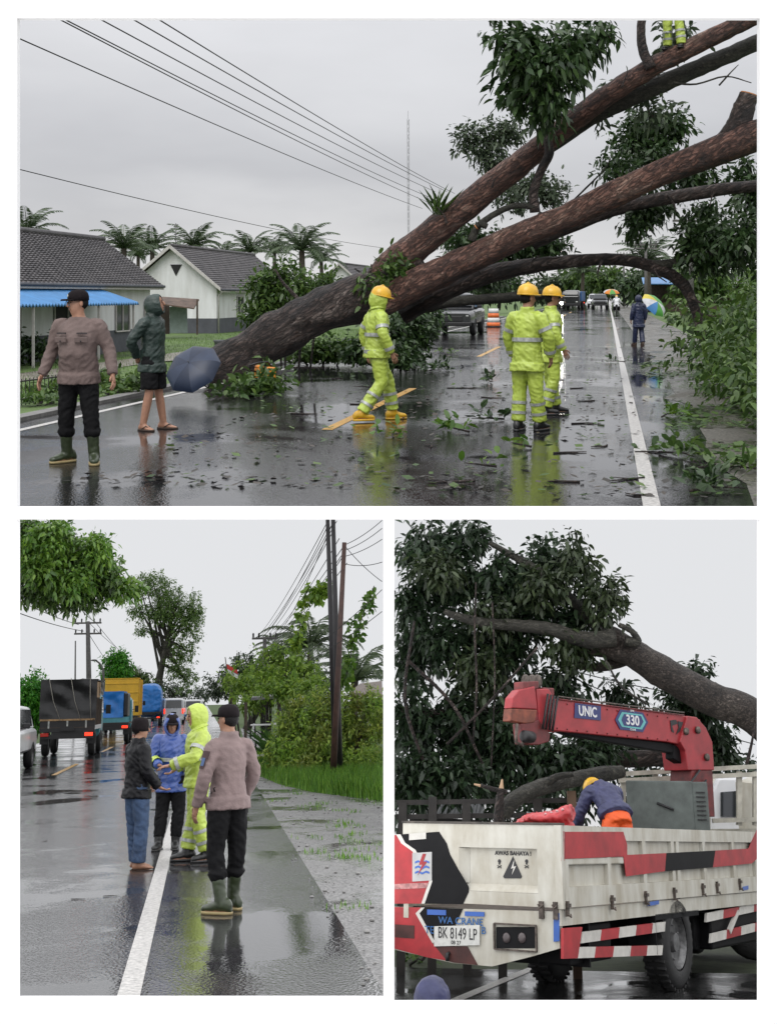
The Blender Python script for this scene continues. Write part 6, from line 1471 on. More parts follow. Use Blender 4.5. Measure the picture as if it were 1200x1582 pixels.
def minibus(label, loc, rz, W, H, L, paint, name='minibus', stripe=None):
    r = thing(name, label, 'minibus', loc, rz)
    m = MB(); m.loft([(Vector((0, y, .3 + h_ / 2)), Vector((1, 0, 0)), Vector((0, 0, 1)), w_ / 2, h_ / 2) for y, w_, h_ in ((0, W * .94, H * .80), (.12, W, H * .84), (.3, W, H * .86), (L - 1.2, W, H * .86), (L - .5, W * .98, H * .6), (L, W * .9, H * .4))], 22, pw=.3); m.build('body', paint, r, auto=30)
    m = MB(); m.prism([(-W * .38, -.02, H * .62), (W * .38, -.02, H * .62), (W * .36, .0, H * .92), (-W * .36, .0, H * .92)], (0, .08, 0)); m.build('rear_window', DARKGL, r)
    for s in (-1, 1):
        lamp('tail_light', r, (s * W * .44, .0, H * .50), (.12, .1, .4), REDLAMP)
        m = MB(); m.prism([(s * W * .5, .5, H * .62), (s * W * .5, L - 1.4, H * .62), (s * W * .49, L - 1.5, H * .92), (s * W * .49, .5, H * .92)], (s * .015, 0, 0)); m.build('side_window', DARKGL, r)
        for y in (.8, L - .9): wheel(r, s * (W * .5 - .1), y, .33, .2)
    m = MB(); m.box((0, -.03, .45), (W * .98, .14, .22)); m.build('rear_bumper', stripe or paint, r, bevel=.04)
    m = MB(); m.box((0, -.03, H * .44), (.42, .04, .13)); m.build('number_plate', BLKPL, r)
    return r
minibus('white minibus seen from behind in the queue', G(268, 1119), RZ2, 1.75, 2.1, 4.3, CARW)
minibus('white and blue bus farther along the queue', G(298, 1112), RZ2, 2.0, 2.0, 5.0, CARW, 'bus', BLUET)
minibus('dark blue van between the minibus and the blue tarpaulin truck', G(246, 1113), RZ2, 1.7, 2.2, 4.5, BLUET, 'van')
wc = G(41, 1196) - RT2 * 1.20 + FW2 * 2.0; pickup('white car partly visible at the left picture edge', wc, 180 + RZ2, CARW, False, False, name='car', cat='car')

# ---- people of the lower left place
def HP(px, row, d): return P(px, row, d).z
g = G(208, 1343); person('barefoot man in black jacket, black cap and blue jeans', g, -58, HP(208, 1113, g.y) * 1.0,
    dict(r_elb=(.25, .0, 1.12), r_wri=(.24, .16, .93), r_hand=(.15, .85, -.4), l_elb=(-.25, .02, 1.12), l_wri=(-.18, .18, .95), l_ankle=(-.09, .06, .085), r_ankle=(.10, .0, .085), hyaw=-22, l_toe=-10, r_toe=-20),
    BLACKJK, JEANS, (None,), 'round_cap', None, SKIN, hem=.80, bag=1.45, trouser_end=.06, face=True, seed=21)
g = G(262, 1312); person('man in blue rain jacket with yellow band and hood looking down', g, 176, HP(264, 1104, g.y),
    dict(r_sho=(.19, .0, 1.38), r_elb=(.26, .05, 1.14), r_wri=(.12, .28, 1.06), r_hand=(-.8, .5, -.2), l_elb=(-.27, .0, 1.13), l_wri=(-.24, .12, .92), l_ankle=(-.08, .05, .085), r_ankle=(.13, .12, .085), head=(0, .06, 1.58), hpitch=-14, hyaw=14),
    BLUERC, BLACKCL, ('boot', BLKBOOT), 'cap_low', BLUERC, SKIN, hem=.72, bag=1.5, trouser_end=.16, strips=(1.13,), cuff=LIME, tuck=1, seed=22)
g = G(304, 1331); person('person in lime hooded rain suit holding out a hand', g, 104, HP(304, 1090, g.y),
    dict(l_elb=(-.27, .10, 1.14), l_wri=(-.20, .36, 1.05), l_hand=(0, 1, -.1), r_elb=(.27, .02, 1.13), r_wri=(.22, .22, 1.0), l_ankle=(-.10, -.10, .085), r_ankle=(.10, .10, .085), head=(0, .05, 1.59), hpitch=-8, hyaw=6),
    LIME, LIME, ('boot', BLKBOOT), None, LIME, SKIN2, hem=.80, bag=1.5, trouser_end=.13, strips=(1.12, 'arm'), seed=23)
g = G(350, 1410); off2, V2 = person('officer seen from behind in taupe uniform, dark cap and green boots', g, 34, HP(350, 1093, g.y),
    dict(l_elb=(-.255, -.02, 1.12), l_wri=(-.26, .10, .87), r_elb=(.28, .02, 1.13), r_wri=(.26, .14, .92), l_ankle=(-.09, -.06, .085), r_ankle=(.12, .10, .085), hyaw=18, l_toe=30, r_toe=10),
    KHAKI2, BLACKCL, ('rubber', BOOTG), 'cap', None, SKIN, hem=.84, bag=1.05, tuck=1, trouser_end=.30, face=True, belly=.02, wide=.98, seed=24)
PATCH = mat('dark_sleeve_patch', (.045, .02, .02), .7); PATCHB = mat('blue_badge', (.05, .10, .22), .6)
for t, w_, h_, mt in ((.30, .085, .022, PATCH), (.40, .075, .018, PATCH), (.58, .055, .06, PATCH), (.585, .035, .035, PATCHB)):
    a, b = V2['l_sho'], V2['l_elb']; p = a.lerp(b, t); d = (b - a).normalized(); out = Vector((-1, -.35, 0)); out = (out - d * out.dot(d)).normalized(); sd_ = d.cross(out)
    rr = .052 + .024 * (1 if mt is not PATCHB else 1.12) + .004; m = MB(); K = 7
    for k in range(K):
        an = (k / (K - 1) - .5) * w_ / rr
        for q in (-1, 1): m.v.append(p + d * q * h_ + (out * math.cos(an) + sd_ * math.sin(an)) * rr)
    for k in range(K - 1): m.face((2 * k, 2 * k + 1, 2 * k + 3, 2 * k + 2))
    m.build('sleeve_badge', mt, off2, True)
sprig_fr = None
for i in (0, 4, 6):
    px, py = [(120, 1390), (460, 1490), (90, 1470), (560, 1330), (70, 1300), (445, 1262), (170, 1385), (530, 1250)][i]
    c = G(px, py); m = MB(); m.tube([(-.06, 0, .008), (0, .01, .006), (.07, -.01, .006)], [.004, .004, .002], 5)
    tag(m.build('stick', BARKD, smooth=True, M=Matrix.Translation(c) @ Matrix.Rotation(i * 1.1, 4, 'Z')), 'tiny twig in the lower left scene, ' + ('left of the edge line in the foreground', 'on the shoulder lane at bottom right', 'at lower left of the road', 'on the gravel near the right edge', 'on the road by the left edge', 'on the gravel below the grass', 'just left of the edge line', 'on the gravel by the grass edge')[i], 'stick', 'tiny twigs of the lower left scene')
# ================================================================== lower right place: crane truck under the fallen tree
FR = F3
ASPH3 = wet_mat('wet_asphalt_black', (0.010, 0.010, 0.010), (0.05, 0.05, 0.05), .03, .22, 60, .6, .5)
sheet('ground', [(-60, 8), (300, 8), (400, 900), (-300, 900)], mat('dark_verge', (.05, .065, .03), .8, var=.3, bump=.5), -.03, 1)
sheet('road', [(-60, 8.5), (60, 8.5), (60, 25), (3.2, 19.5), (-60, 16.6)], ASPH3, 0, 1)
a, b = G(705, 1545), G(770, 1518); dl = (b - a).normalized(); sl2 = Vector((dl.y, -dl.x, 0)) * .07
sheet('edge_line', [tuple(a - dl * 3 - sl2), tuple(a - dl * 3 + sl2), tuple(b + dl * 9 + sl2), tuple(b + dl * 9 - sl2)], PAINTW, .005, 1, parent=C.objects[-1])
# ---------------- the crane truck
RZ3 = -29.0; XT = Vector((math.cos(rad(RZ3)), math.sin(rad(RZ3)), 0)); YT = Vector((-math.sin(rad(RZ3)), math.cos(rad(RZ3)), 0))
DC = 14.3; cor = P(865, 1275, DC); W3 = 1.86; hw = W3 / 2
T0 = Vector((cor.x, cor.y, 0)) - XT * hw
truck = thing('crane_truck', 'old white truck with red and black paint, dropside bed and red crane', 'truck', T0, RZ3)
def tl(p): q = p - T0; return Vector((q.dot(XT), q.dot(YT), q.z))
def on_plane(px, py, pt, nrm):
    o = Vector((0, 0, FR.h)); d = FR.ray(px, py); t = (pt - o).dot(nrm) / d.dot(nrm); return tl(o + d * t)
def RP(px, py, off=0.0): return on_plane(px, py, T0 + YT * off, YT)          # point on the tail plane
def SP(px, py, off=0.0): return on_plane(px, py, T0 + XT * (hw + off), XT)   # point on the right side plane
zt, zf, zb3 = cor.z, P(865, 1405, DC).z, P(865, 1466, DC).z
CREAM = mat('dirty_cream_paint', (.54, .53, .47), .5, var=.16, scale=4.5, col2=(.36, .33, .26), bump=.15, bscale=14, stretch=(1, 1, .35))
RED3 = mat('worn_red_paint', (.42, .022, .028), .5, var=.2, scale=4)
BLK3 = mat('worn_black_paint', (.009, .009, .010), .6, spec=.15, var=.2, scale=4)
WHT3 = mat('white_stripe_paint', (.62, .60, .55), .55, var=.12, scale=6)
BRN3 = mat('dark_maroon_paint', (.09, .025, .02), .6, var=.3, scale=5)
BLU3 = mat('blue_reflector', (.03, .11, .42), .35, var=.1)
STEEL = mat('rusty_steel', (.16, .13, .11), .55, var=.35, scale=18, metal=.5)
TXB = mat('blue_lettering', (.025, .12, .33), .5, var=.1); TXK = mat('black_lettering', (.012, .012, .014), .5, var=0)
# tailgate: frame round a recessed panel, on a steel back
def quad_on(f, pts, mt, name, off, parent, th=.004, yv=None):
    m = MB(); v = [f(px, py, off) for px, py in pts]
    n = Vector((0, -1, 0)) if f is RP else Vector((1, 0, 0)); m.prism(v, n * th); return m.build(name, mt, parent)
rx0, rx1 = RP(709, 1345).x, RP(830, 1345).x; rz1, rz0 = RP(770, 1310).z, RP(770, 1378).z
gate = MB(); th = .07
def gbox(x0, x1, z0, z1, y0=0.0, y1=None, mb=None):
    (mb or gate).box(((x0 + x1) / 2, ((y0 + (th if y1 is None else y1)) / 2), (z0 + z1) / 2), (x1 - x0, (th if y1 is None else y1) - y0, z1 - z0))
gbox(-hw, hw, rz1, zt); gbox(-hw, hw, zf + .012, rz0); gbox(-hw, rx0, rz0 + .0001, rz1 - .0001); gbox(rx1, hw, rz0 + .0001, rz1 - .0001)
gbox(rx0, rx1, rz0 + .0001, rz1 - .0001, .055, .068)
gt = gate.build('tailgate', CREAM, truck)
m = MB(); m.prism([(rx0 + .002, .0, rz0 + .002), (rx0 + .002, .053, rz0 + .002), (rx0 + .002, .053, rz0 + .07)], (rx1 - rx0 - .004, 0, 0)); m.build('recess_ledge', CREAM, gt)
m = MB(); m.prism([(rx0 + .001, .0, rz0 + .075), (rx0 + .001, .053, rz0 + .075), (rx0 + .10, .053, rz0 + .075)], (0, 0, rz1 - rz0 - .08)); m.build('recess_side', CREAM, gt)
m = MB(); m.box((0, .035, zt + .012), (W3 + .02, .09, .022)); m.build('top_rail', mat('grimy_rail', (.10, .085, .07), .6, var=.4, scale=8), gt)
# painted bands of the tailgate and apron
red = [(618, 1296), (637, 1315), (663, 1361), (651, 1396)]
quad_on(RP, [(604, 1290), (612, 1290), (620, 1303), (637, 1315), (663, 1361), (651, 1396), (604, 1396)], RED3, 'red_panel', -.002, gt)
quad_on(RP, [(612, 1289), (619, 1289), (626, 1302), (642, 1313), (668, 1361), (656, 1396), (651, 1396), (663, 1361), (637, 1315), (620, 1303)], WHT3, 'white_chevron', -.0015, gt, .005)
quad_on(RP, [(619, 1289), (678, 1285), (690, 1303), (695, 1320), (709, 1345), (709, 1397), (656, 1396), (668, 1361), (642, 1313), (626, 1302)], BLK3, 'black_band', -.0015, gt)
quad_on(RP, [(709, 1345), (724, 1370), (724, 1378), (715, 1397), (709, 1397)], BLK3, 'black_band', -.0015, gt)
quad_on(RP, [(632, 1288), (658, 1286), (658, 1296), (632, 1298)], WHT3, 'white_tag', -.006, gt)
sg_ = quad_on(RP, [(637, 1318), (667, 1316), (667, 1360), (637, 1362)], mat('sign_grey_white', (.42, .42, .41), .5, var=.1), 'company_sign', -.007, gt)
quad_on(RP, [(653, 1319), (647, 1336), (652, 1336), (645, 1352), (660, 1331), (654, 1331), (658, 1319)], RED3, 'red_bolt', -.012, sg_)
for k in range(3): quad_on(RP, [(641, 1331 + 8 * k), (646, 1329 + 8 * k), (652, 1332 + 8 * k), (658, 1329 + 8 * k), (663, 1331 + 8 * k), (663, 1334 + 8 * k), (658, 1332 + 8 * k), (652, 1335 + 8 * k), (646, 1332 + 8 * k), (641, 1334 + 8 * k)], BLU3, 'blue_wave', -.0115, sg_, .003)
quad_on(RP, [(604, 1366), (650, 1364), (662, 1364), (658, 1372), (604, 1374)], mat('pink_worn_stripe', (.55, .25, .24), .6, var=.3, scale=20), 'worn_stripe', -.006, gt)
# apron below the gate
ap = MB(); pts = [(604, 1401), (864.5, 1408.5), (864.5, 1465), (820, 1478), (760, 1493), (700, 1488), (604, 1466)]
v = [RP(px, py, .015) for px, py in pts]
for q in v: q.z = min(q.z, zf - .012) if q.z > zf - .04 else q.z
ap.prism(v, (0, .06, 0)); apr = ap.build('rear_apron', CREAM, truck)
quad_on(RP, [(604, 1401), (651, 1402), (642, 1411), (668, 1457), (690, 1484), (660, 1479), (604, 1464)], RED3, 'red_panel', .0105, apr)
quad_on(RP, [(651, 1402), (656, 1402), (648, 1411), (672, 1455), (668, 1457), (642, 1411)], WHT3, 'white_chevron', .0095, apr)
quad_on(RP, [(656, 1402), (715, 1404), (702, 1432), (702, 1462), (672, 1462), (672, 1455), (648, 1411)], BLK3, 'black_band', .0095, apr)
quad_on(RP, [(672, 1462), (722, 1462), (738, 1491), (700, 1487), (690, 1484)], BRN3, 'maroon_panel', .0095, apr)
quad_on(RP, [(610, 1428), (640, 1430), (640, 1450), (610, 1448)], BRN3, 'maroon_panel', .006, apr)
for q in ([(660, 1405), (689, 1406), (689, 1414), (660, 1413)], [(718, 1408), (748, 1409), (748, 1416), (718, 1415)], [(855, 1411), (864, 1411), (864, 1454), (855, 1455)]):
    quad_on(RP, q, BLU3, 'blue_reflector', .005, apr, .006)
m = MB(); lo, hi = RP(764, 1466, .01), RP(828, 1430, .01)
for c, d in ((((lo.x + hi.x) / 2, .005, lo.z), (hi.x - lo.x, .03, .015)), (((lo.x + hi.x) / 2, .005, hi.z), (hi.x - lo.x, .03, .015)), ((lo.x, .005, (lo.z + hi.z) / 2), (.015, .03, hi.z - lo.z)), ((hi.x, .005, (lo.z + hi.z) / 2), (.015, .03, hi.z - lo.z))): m.box(c, d)
lb = m.build('lamp_surround', STEEL, apr)
quad_on(RP, [(766, 1432), (826, 1432), (826, 1465), (766, 1465)], BLK3, 'lamp_recess', .011, lb, .003)
for px in (782, 806):
    m = MB(); c = RP(px, 1449, .004); m.ell(c, (.045, .02, .05), 12, 6); m.build('rear_lamp', mat('grey_lamp_glass', (.10, .08, .08), .2, var=.2), lb, True)
pl = quad_on(RP, [(671, 1431), (741, 1429), (741, 1460), (671, 1462)], PLATEW, 'number_plate', .0, apr, .008)
def on_rear(px, py, off, tilt=0.0): return Matrix.Translation(RP(px, py, off)) @ Matrix.Rotation(rad(90), 4, 'X') @ Matrix.Rotation(rad(tilt), 4, 'Z')
lettering('BK 8149 LP', .15, pl, on_rear(706, 1443, -.010, 0), TXK, sx=.64)
lettering('08 27', .05, pl, on_rear(704, 1456.5, -.010), TXK)
lettering('WA CRANE', .092, apr, on_rear(711, 1423.5, .003), TXB, bold=.001, sx=1.08)
lettering('TE', .10, apr, on_rear(663, 1437, .003), TXB); lettering('B', .10, apr, on_rear(746.5, 1438, .003), TXB)
lettering('AWAS BAHAYA !', .055, gt, on_rear(792, 1318.5, .050), TXK, bold=.0012)
tri = quad_on(RP, [(792, 1323), (806, 1354), (804, 1357), (779, 1357), (777, 1354)], TXK, 'warning_triangle', .0525, gt, .004)
quad_on(RP, [(794, 1328), (789, 1342), (793, 1341), (790, 1352), (797, 1338), (793, 1339)], WHT3, 'bolt_mark', .0475, tri, .002)
for px in (771, 813):
    sk = MB(); c = RP(px, 1330.5, .050); sk.ell(c, (.018, .003, .019), 12, 6); c2 = RP(px, 1339, .050)
    sk.box(RP(px, 1334.5, .050), (.018, .004, .014))
    for t in (-28, 28): sk.box(c2, (.052, .004, .008), Matrix.Rotation(rad(t), 3, 'Y'))
    sk.build('skull_mark', TXK, gt)
# corner post, bed floor, sides
m = MB(); m.box((hw - .03, .012, (zt + zf) / 2), (.085, .05, zt - zf)); m.build('corner_post', CREAM, truck, bevel=.006)
m = MB(); m.box((0, 3.6, zf - .09), (W3 - .14, 7.0, .1)); m.build('bed_floor', STEEL, truck)
BL = 7.2
for s in (1, -1):
    x1 = s * hw; x0 = s * (hw - .06); xc = (x0 + x1) / 2
    sb_ = MB(); zu = SP(960, 1299).z; zl = SP(960, 1366).z
    sb_.box((xc, BL / 2 + .04, (zt + zu) / 2 + .0), (.06, BL, zt - zu)); sb_.box((xc, BL / 2 + .04, (zf + .012 + zl) / 2), (.06, BL, zl - zf - .012))
    sb_.box((s * (hw - .052), BL / 2 + .04, (zu + zl) / 2), (.012, BL, zu - zl - .001))
    for y in ([.12, 1.25, 2.3, 3.25, 3.42, 4.4, 5.6, 6.6, 7.15]): sb_.box((xc, y, (zu + zl) / 2), (.059, .10, zu - zl - .0002))
    sd3 = sb_.build('side_board', CREAM, truck)
    m = MB(); zm = (zu + zl) / 2; m.box((s * (hw - .018), BL / 2, zm + .02), (.034, BL - .2, .07)); m.build('middle_rib', CREAM, sd3, bevel=.012)
    m = MB(); m.box((s * (hw - .05), BL / 2, zf - .075), (.06, BL, .15)); m.build('bed_rail', CREAM, truck)
    if s < 0: continue
    # paint on the side
    o = .002
    quad_on(SP, [(872, 1285), (962, 1285), (968, 1305), (968, 1323), (872, 1327)], RED3, 'red_panel', o, sd3, .003)
    quad_on(SP, [(962, 1321), (1028, 1318), (1026, 1346), (966, 1354)], RED3, 'red_panel', o, sd3, .004)
    quad_on(SP, [(1028, 1318), (1104, 1314), (1100, 1340), (1026, 1346)], BLK3, 'black_band', o, sd3, .004)
    quad_on(SP, [(1104, 1314), (1155, 1311), (1168, 1282), (1176, 1282), (1176, 1320), (1160, 1334), (1100, 1340)], RED3, 'red_panel', o, sd3, .004)
    quad_on(SP, [(866, 1284), (871, 1284), (871, 1330), (866, 1330)], mat('pink_worn_stripe', (.55, .25, .24)), 'worn_stripe', o, sd3, .003)
    for px, py in ((876, 1404), (945, 1394), (997, 1387), (1041, 1381), (1085, 1374), (1107, 1371), (1142, 1366)):
        c = SP(px, py, .01); m = MB(); m.box(c, (.03, .035, .14)); m.box(c + Vector((.012, 0, .03)), (.03, .08, .035)); m.tube([c + Vector((.02, -.035, -.05)), c + Vector((.04, 0, -.075)), c + Vector((.02, .035, -.05))], .008, 6); m.build('latch', STEEL, truck)
    for q in ([(1000, 1394), (1017, 1391), (1017, 1397), (1000, 1400)], [(1146, 1370), (1155, 1368), (1155, 1374), (1146, 1376)]):
        quad_on(SP, q, BLU3, 'blue_reflector', .003, truck, .004)
    # striped under-run guards
    def striped(p, q, n, hgt, nm, off):
        a, b = SP(*p, off), SP(*q, off)
        for k in range(n):
            c0, c1 = a.lerp(b, k / n), a.lerp(b, (k + 1) / n - .002); sl = (b - a).normalized() * .05
            m = MB(); m.prism([c0 - Vector((0, 0, hgt / 2)) , c1 - Vector((0, 0, hgt / 2)), c1 + Vector((0, 0, hgt / 2)) + sl, c0 + Vector((0, 0, hgt / 2)) + sl], (-.03, 0, 0)); m.build(nm, RED3 if k % 2 else WHT3, truck)
    striped((897, 1449), (1030, 1431), 5, .10, 'guard_stripe', -.03); striped((888, 1472), (1022, 1468), 5, .10, 'guard_stripe', -.03)
    striped((1090, 1418), (1185, 1398), 4, .10, 'guard_stripe', -.05); striped((1097, 1450), (1185, 1428), 4, .10, 'guard_stripe', -.05)
    quad_on(SP, [(866, 1434), (895, 1432), (888, 1480), (866, 1481)], RED3, 'guard_end', -.03, truck, .03)
    a, b = SP(1125, 1440, -.06), SP(1138, 1408, -.06); m = MB(); m.bar(a, b, .05); m.build('guard_brace', WHT3, truck)
m = MB(); c = RP(700, 1470, .1); m.box((c.x, .1, c.z + .02), (.12, .12, .1)); m.tube([(c.x, .05, c.z), (c.x, -.03, c.z - .02), (c.x, -.03, c.z - .08)], .02, 8); m.build('tow_hitch', BLKPL, truck, True)
for px, py in ((836, 1406), (869, 1407)):
    c = RP(px, py, -.01) if px < 865 else RP(858, py, -.01); m = MB(); m.box(c, (.05, .03, .16)); m.tube([c + Vector((-.03, -.02, .05)), c + Vector((0, -.045, .02)), c + Vector((.03, -.02, .05))], .009, 6); m.build('latch', STEEL, truck)
for x in (-.35, .35):
    m = MB(); m.box((x, 4.6, zf - .24), (.09, 9.0, .16)); m.build('chassis_rail', BLK3, truck)
wc_ = SP(1053, 1479); wr3 = .51
for s in (1, -1):
    wheel(truck, s * (hw - .17), wc_.y, wr3, .3, True); wheel(truck, s * (hw - .17), 8.6, wr3, .26)
    m = MB(); m.prism([(s * (hw - .33), wc_.y - .75, zf - .14), (s * (hw - .33), wc_.y + .75, zf - .14), (s * (hw - .33), wc_.y + .75, zf - .2), (s * (hw - .33), wc_.y - .75, zf - .2)], (s * .31, 0, 0)); m.build('mudguard', BLK3, truck)
    m = MB(); m.box((s * (hw - .2), wc_.y - .72, .62), (.34, .02, .4)); m.build('mud_flap', BLK3, truck)
m = MB(); m.box((0, .75, .62), (W3 - .1, .03, .42)); m.build('rear_shade_sheet', BLK3, truck)  # added black sheet standing in for the shade under the tail
m = MB(); m.box((hw - .30, .95, .62), (.36, 1.1, .36)); m.build('tail_shade_box', BLK3, truck, bevel=.02)  # added black block, gives the darkness behind the rear guard stripes
m = MB(); m.box((0, wc_.y + 2.6, .58), (1.3, 2.6, .5)); m.build('mid_shade_block', BLK3, truck, bevel=.06)  # added black block that darkens the pale gap under the bed
m = MB(); m.box((hw - .28, wc_.y + 2.6, .55), (.3, 2.2, .42)); m.build('side_shade_box', BLK3, truck, bevel=.03)  # another added block, underbody shade built as a dark shape
m = MB(); m.tube([(-.6, wc_.y, wr3), (.6, wc_.y, wr3)], .07, 10); m.ell((0, wc_.y, wr3), (.2, .22, .2), 12, 6); m.build('rear_axle', BLK3, truck, True)
cab3 = MB(); cab3.loft([(Vector((0, y, .55 + h_ / 2)), Vector((1, 0, 0)), Vector((0, 0, 1)), w_ / 2, h_ / 2) for y, w_, h_ in ((7.6, 1.9, 1.9), (7.75, 1.95, 2.0), (8.9, 1.95, 2.0), (9.3, 1.9, 1.3), (9.5, 1.85, 1.0))], 22, pw=.3); cab3.build('cab', CREAM, truck, auto=30)
# ---------------- crane: column, knuckle, telescopic boom
CR = mat('crane_red', (.36, .028, .035), .42, var=.18, scale=4, col2=(.22, .018, .022)); CRD = mat('crane_red_dark', (.17, .02, .02), .5, var=.3, scale=8)
dB = lambda px: 1 / (1 / 16.7 + (px - 790) / 310 * (1 / 19.9 - 1 / 16.7))
def B(px, py, dd=0.0): return tl(P(px, py, dB(px) + dd))
crane = truck
ax = (B(1060, 1125) - B(850, 1100)).normalized(); bn = ax.cross(Vector((0, 0, 1))).normalized()
if bn.y < 0: bn = -bn
def plate(pts, mt, name, th=.30, dd=0.0, parent=None, bev=.012):
    m = MB(); m.prism([B(px, py, dd) for px, py in pts], bn * th); return m.build(name, mt, parent or crane, bevel=bev)
boom = plate([(846, 1078), (1064, 1107), (1082, 1112), (1060, 1152), (1030, 1146), (850, 1128)], CR, 'boom', .24)
plate([(858, 1128), (1035, 1148), (1052, 1158), (1040, 1164), (880, 1136)], BLK3, 'boom_cylinder', .12, .12)
plate([(1062, 1106), (1076, 1108), (1090, 1124), (1100, 1146), (1103, 1190), (1062, 1190), (1058, 1160), (1050, 1146)], CR, 'knuckle', .40, -.06)
plate([(1068, 1190), (1100, 1190), (1104, 1262), (1066, 1262)], CRD, 'column', .36, -.04)
plate([(1040, 1150), (1062, 1160), (1066, 1188), (1040, 1172)], BLK3, 'lift_cylinder', .14, .1)
hd = plate([(792, 1078), (802, 1066), (826, 1060), (830, 1096), (790, 1094)], CR, 'boom_head', .13, -.02)
plate([(790, 1094.5), (830, 1096.5), (826, 1116), (812, 1118), (788, 1114)], mat('rusty_red_paint', (.24, .06, .03), .55, var=.3, scale=10), 'boom_head_cover', .13, -.015)
plate([(804, 1118), (832, 1112), (850, 1134), (848, 1146), (832, 1151), (808, 1150)], CRD, 'sheave_bracket', .14, 0)
plate([(828, 1064), (848, 1064), (856, 1080), (852, 1130), (834, 1128)], CR, 'inner_boom', .18, .03)
plate([(808, 1053), (832, 1052), (832, 1064), (808, 1067)], CRD, 'winch_block', .16, .02); plate([(838, 1062), (856, 1063), (856, 1076), (840, 1074)], CRD, 'sheave_cover', .22, .04)
for px in (812, 822, 830):
    m = MB(); m.lathe([(.07, -.02), (.09, 0), (.07, .02)], 16, Matrix.Translation(B(px, 1053, .12)) @ bn.to_track_quat('Z', 'Y').to_matrix().to_4x4()); m.build('sheave', STEEL, crane, True)
for k in range(4):
    m = MB(); m.tube([B(846 + k * 5, 1072 + k * 1.5, -.05), B(838 + k * 5, 1126 + k, -.05)], .016, 6); m.build('hydraulic_hose', BLKPL, crane, True)
m = MB(); m.lathe([(.04, -.12), (.07, -.1), (.07, .1), (.04, .12)], 14, Matrix.Translation(B(815, 1138, -.06)) @ Matrix.Rotation(rad(90), 4, 'X')); m.build('hook_pulley', BLKPL, crane, True)
m = MB(); m.tube([B(798, 1118, -.05), B(797, 1146, -.05), B(806, 1152, -.05), B(808, 1144, -.05)], .02, 8); m.build('hook', STEEL, crane, True)
for k, oy in enumerate((1084, 1088)):
    m = MB(); m.tube([B(862, oy - 8, -.02) , B(930, oy + 1, -.02), B(1000, oy + 10, -.02), B(1056, oy + 17, -.02)], .010, 6); m.build('hydraulic_pipe', CRD if k else STEEL, crane, True)
for k in range(12):
    for row in (0, 1):
        px = 860 + k * 15.5; py = (1084 + (px - 846) * .132) if row == 0 else (1124 + (px - 850) * .105)
        m = MB(); m.ell(B(px, py) - bn * .002, (.012, .012, .012), 6, 4); m.build('bolt', CRD, boom, True)
m = MB(); m.tube([B(1080, 1190, -.08), B(1062, 1215, -.10), B(1076, 1235, -.1), B(1090, 1205, -.1)], .016, 6); m.build('hydraulic_hose', BLKPL, crane, True)
for px, py in ((1058, 1130), (1076, 1128), (1090, 1170)):
    m = MB(); m.lathe([(.05, 0), (.05, .03), (.02, .04)], 12, Matrix.Translation(B(px, py, -.07)) @ (-bn).to_track_quat('Z', 'Y').to_matrix().to_4x4()); m.build('pin', STEEL, crane, True)
def on_boom(px, py, dd): 
    Z = -bn; X_ = ax; Y_ = Z.cross(X_).normalized(); M4 = Matrix((X_, Y_, Z)).transposed().to_4x4(); return Matrix.Translation(B(px, py) - bn * dd) @ M4
def boom_plate(pts, mt, name, o0, th=.004, parent=boom):
    m = MB(); m.prism([B(px, py) - bn * o0 for px, py in pts], -bn * th); return m.build(name, mt, parent)
NAVYP = mat('navy_plate', (.02, .03, .13), .4, var=.05); CYAN = mat('cyan_plate', (.12, .42, .42), .4, var=.1); OFFW = mat('offwhite_lettering', (.62, .62, .62), .5, var=.05)
boom_plate([(887, 1086), (927, 1091), (927, 1113), (886, 1109)], NAVYP, 'name_plate', .004)
lettering('UNIC', .175, boom, on_boom(906.5, 1100, .011), OFFW, bold=.004, sx=.9)
boom_plate([(949, 1112), (957, 1096), (992, 1101), (1000, 1116), (992, 1131), (957, 1127)], NAVYP, 'model_plate', .004)
boom_plate([(953, 1112), (959, 1100), (990, 1104), (996, 1116), (990, 1127), (959, 1123)], CYAN, 'model_plate', .009)
boom_plate([(958, 1112), (962, 1103), (988, 1106), (992, 1115), (987, 1124), (962, 1121)], NAVYP, 'model_plate', .0135, .002)
lettering('330', .175, boom, on_boom(975, 1113.5, .018), OFFW, bold=.004, sx=1.15)
lettering('UNIC', .04, boom, on_boom(975, 1098.5, .012), OFFW); lettering('CRANE', .04, boom, on_boom(976, 1127.5, .012), OFFW)
for pts in ([(1034, 1113), (1043, 1112), (1046, 1118), (1037, 1121), (1040, 1132), (1036, 1130)], [(1046, 1114), (1054, 1116), (1049, 1130), (1043, 1135), (1047, 1124)]): boom_plate(pts, TXK, 'emblem', .004)
# ---------------- load in the bed
def TW(p): return T0 + XT * p.x + YT * p.y + Vector((0, 0, p.z))
bedz = zf - .04
gc = tl(P(1028, 1240, 19.5)); gs = thing('generator_box', 'grey-green metal generator cabinet standing in the truck bed', 'generator', TW(Vector((gc.x, gc.y, bedz))), RZ3 + 20)
GRN = mat('grey_green_metal', (.105, .125, .115), .5, var=.2, scale=5); topz = P(1028, 1206, 19.2).z - bedz
m = MB(); m.box((-.08, 0, topz / 2), (.90, .55, topz)); m.build('cabinet', GRN, gs, bevel=.02)
m = MB(); m.box((.46, 0, topz / 2), (.22, .5, topz * .99)); m.build('end_cover', GRN, gs, bevel=.02)
for k in range(7):
    m = MB(); m.box((.47, -.26, topz * (.66 + .04 * k)), (.12, .03, .014)); m.build('louvre', BLKPL, gs)
m = MB(); m.tube([(-.12, -.29, topz * .80), (.1, -.32, topz * .74)], .018, 6); m.build('handle', BLKPL, gs, True)
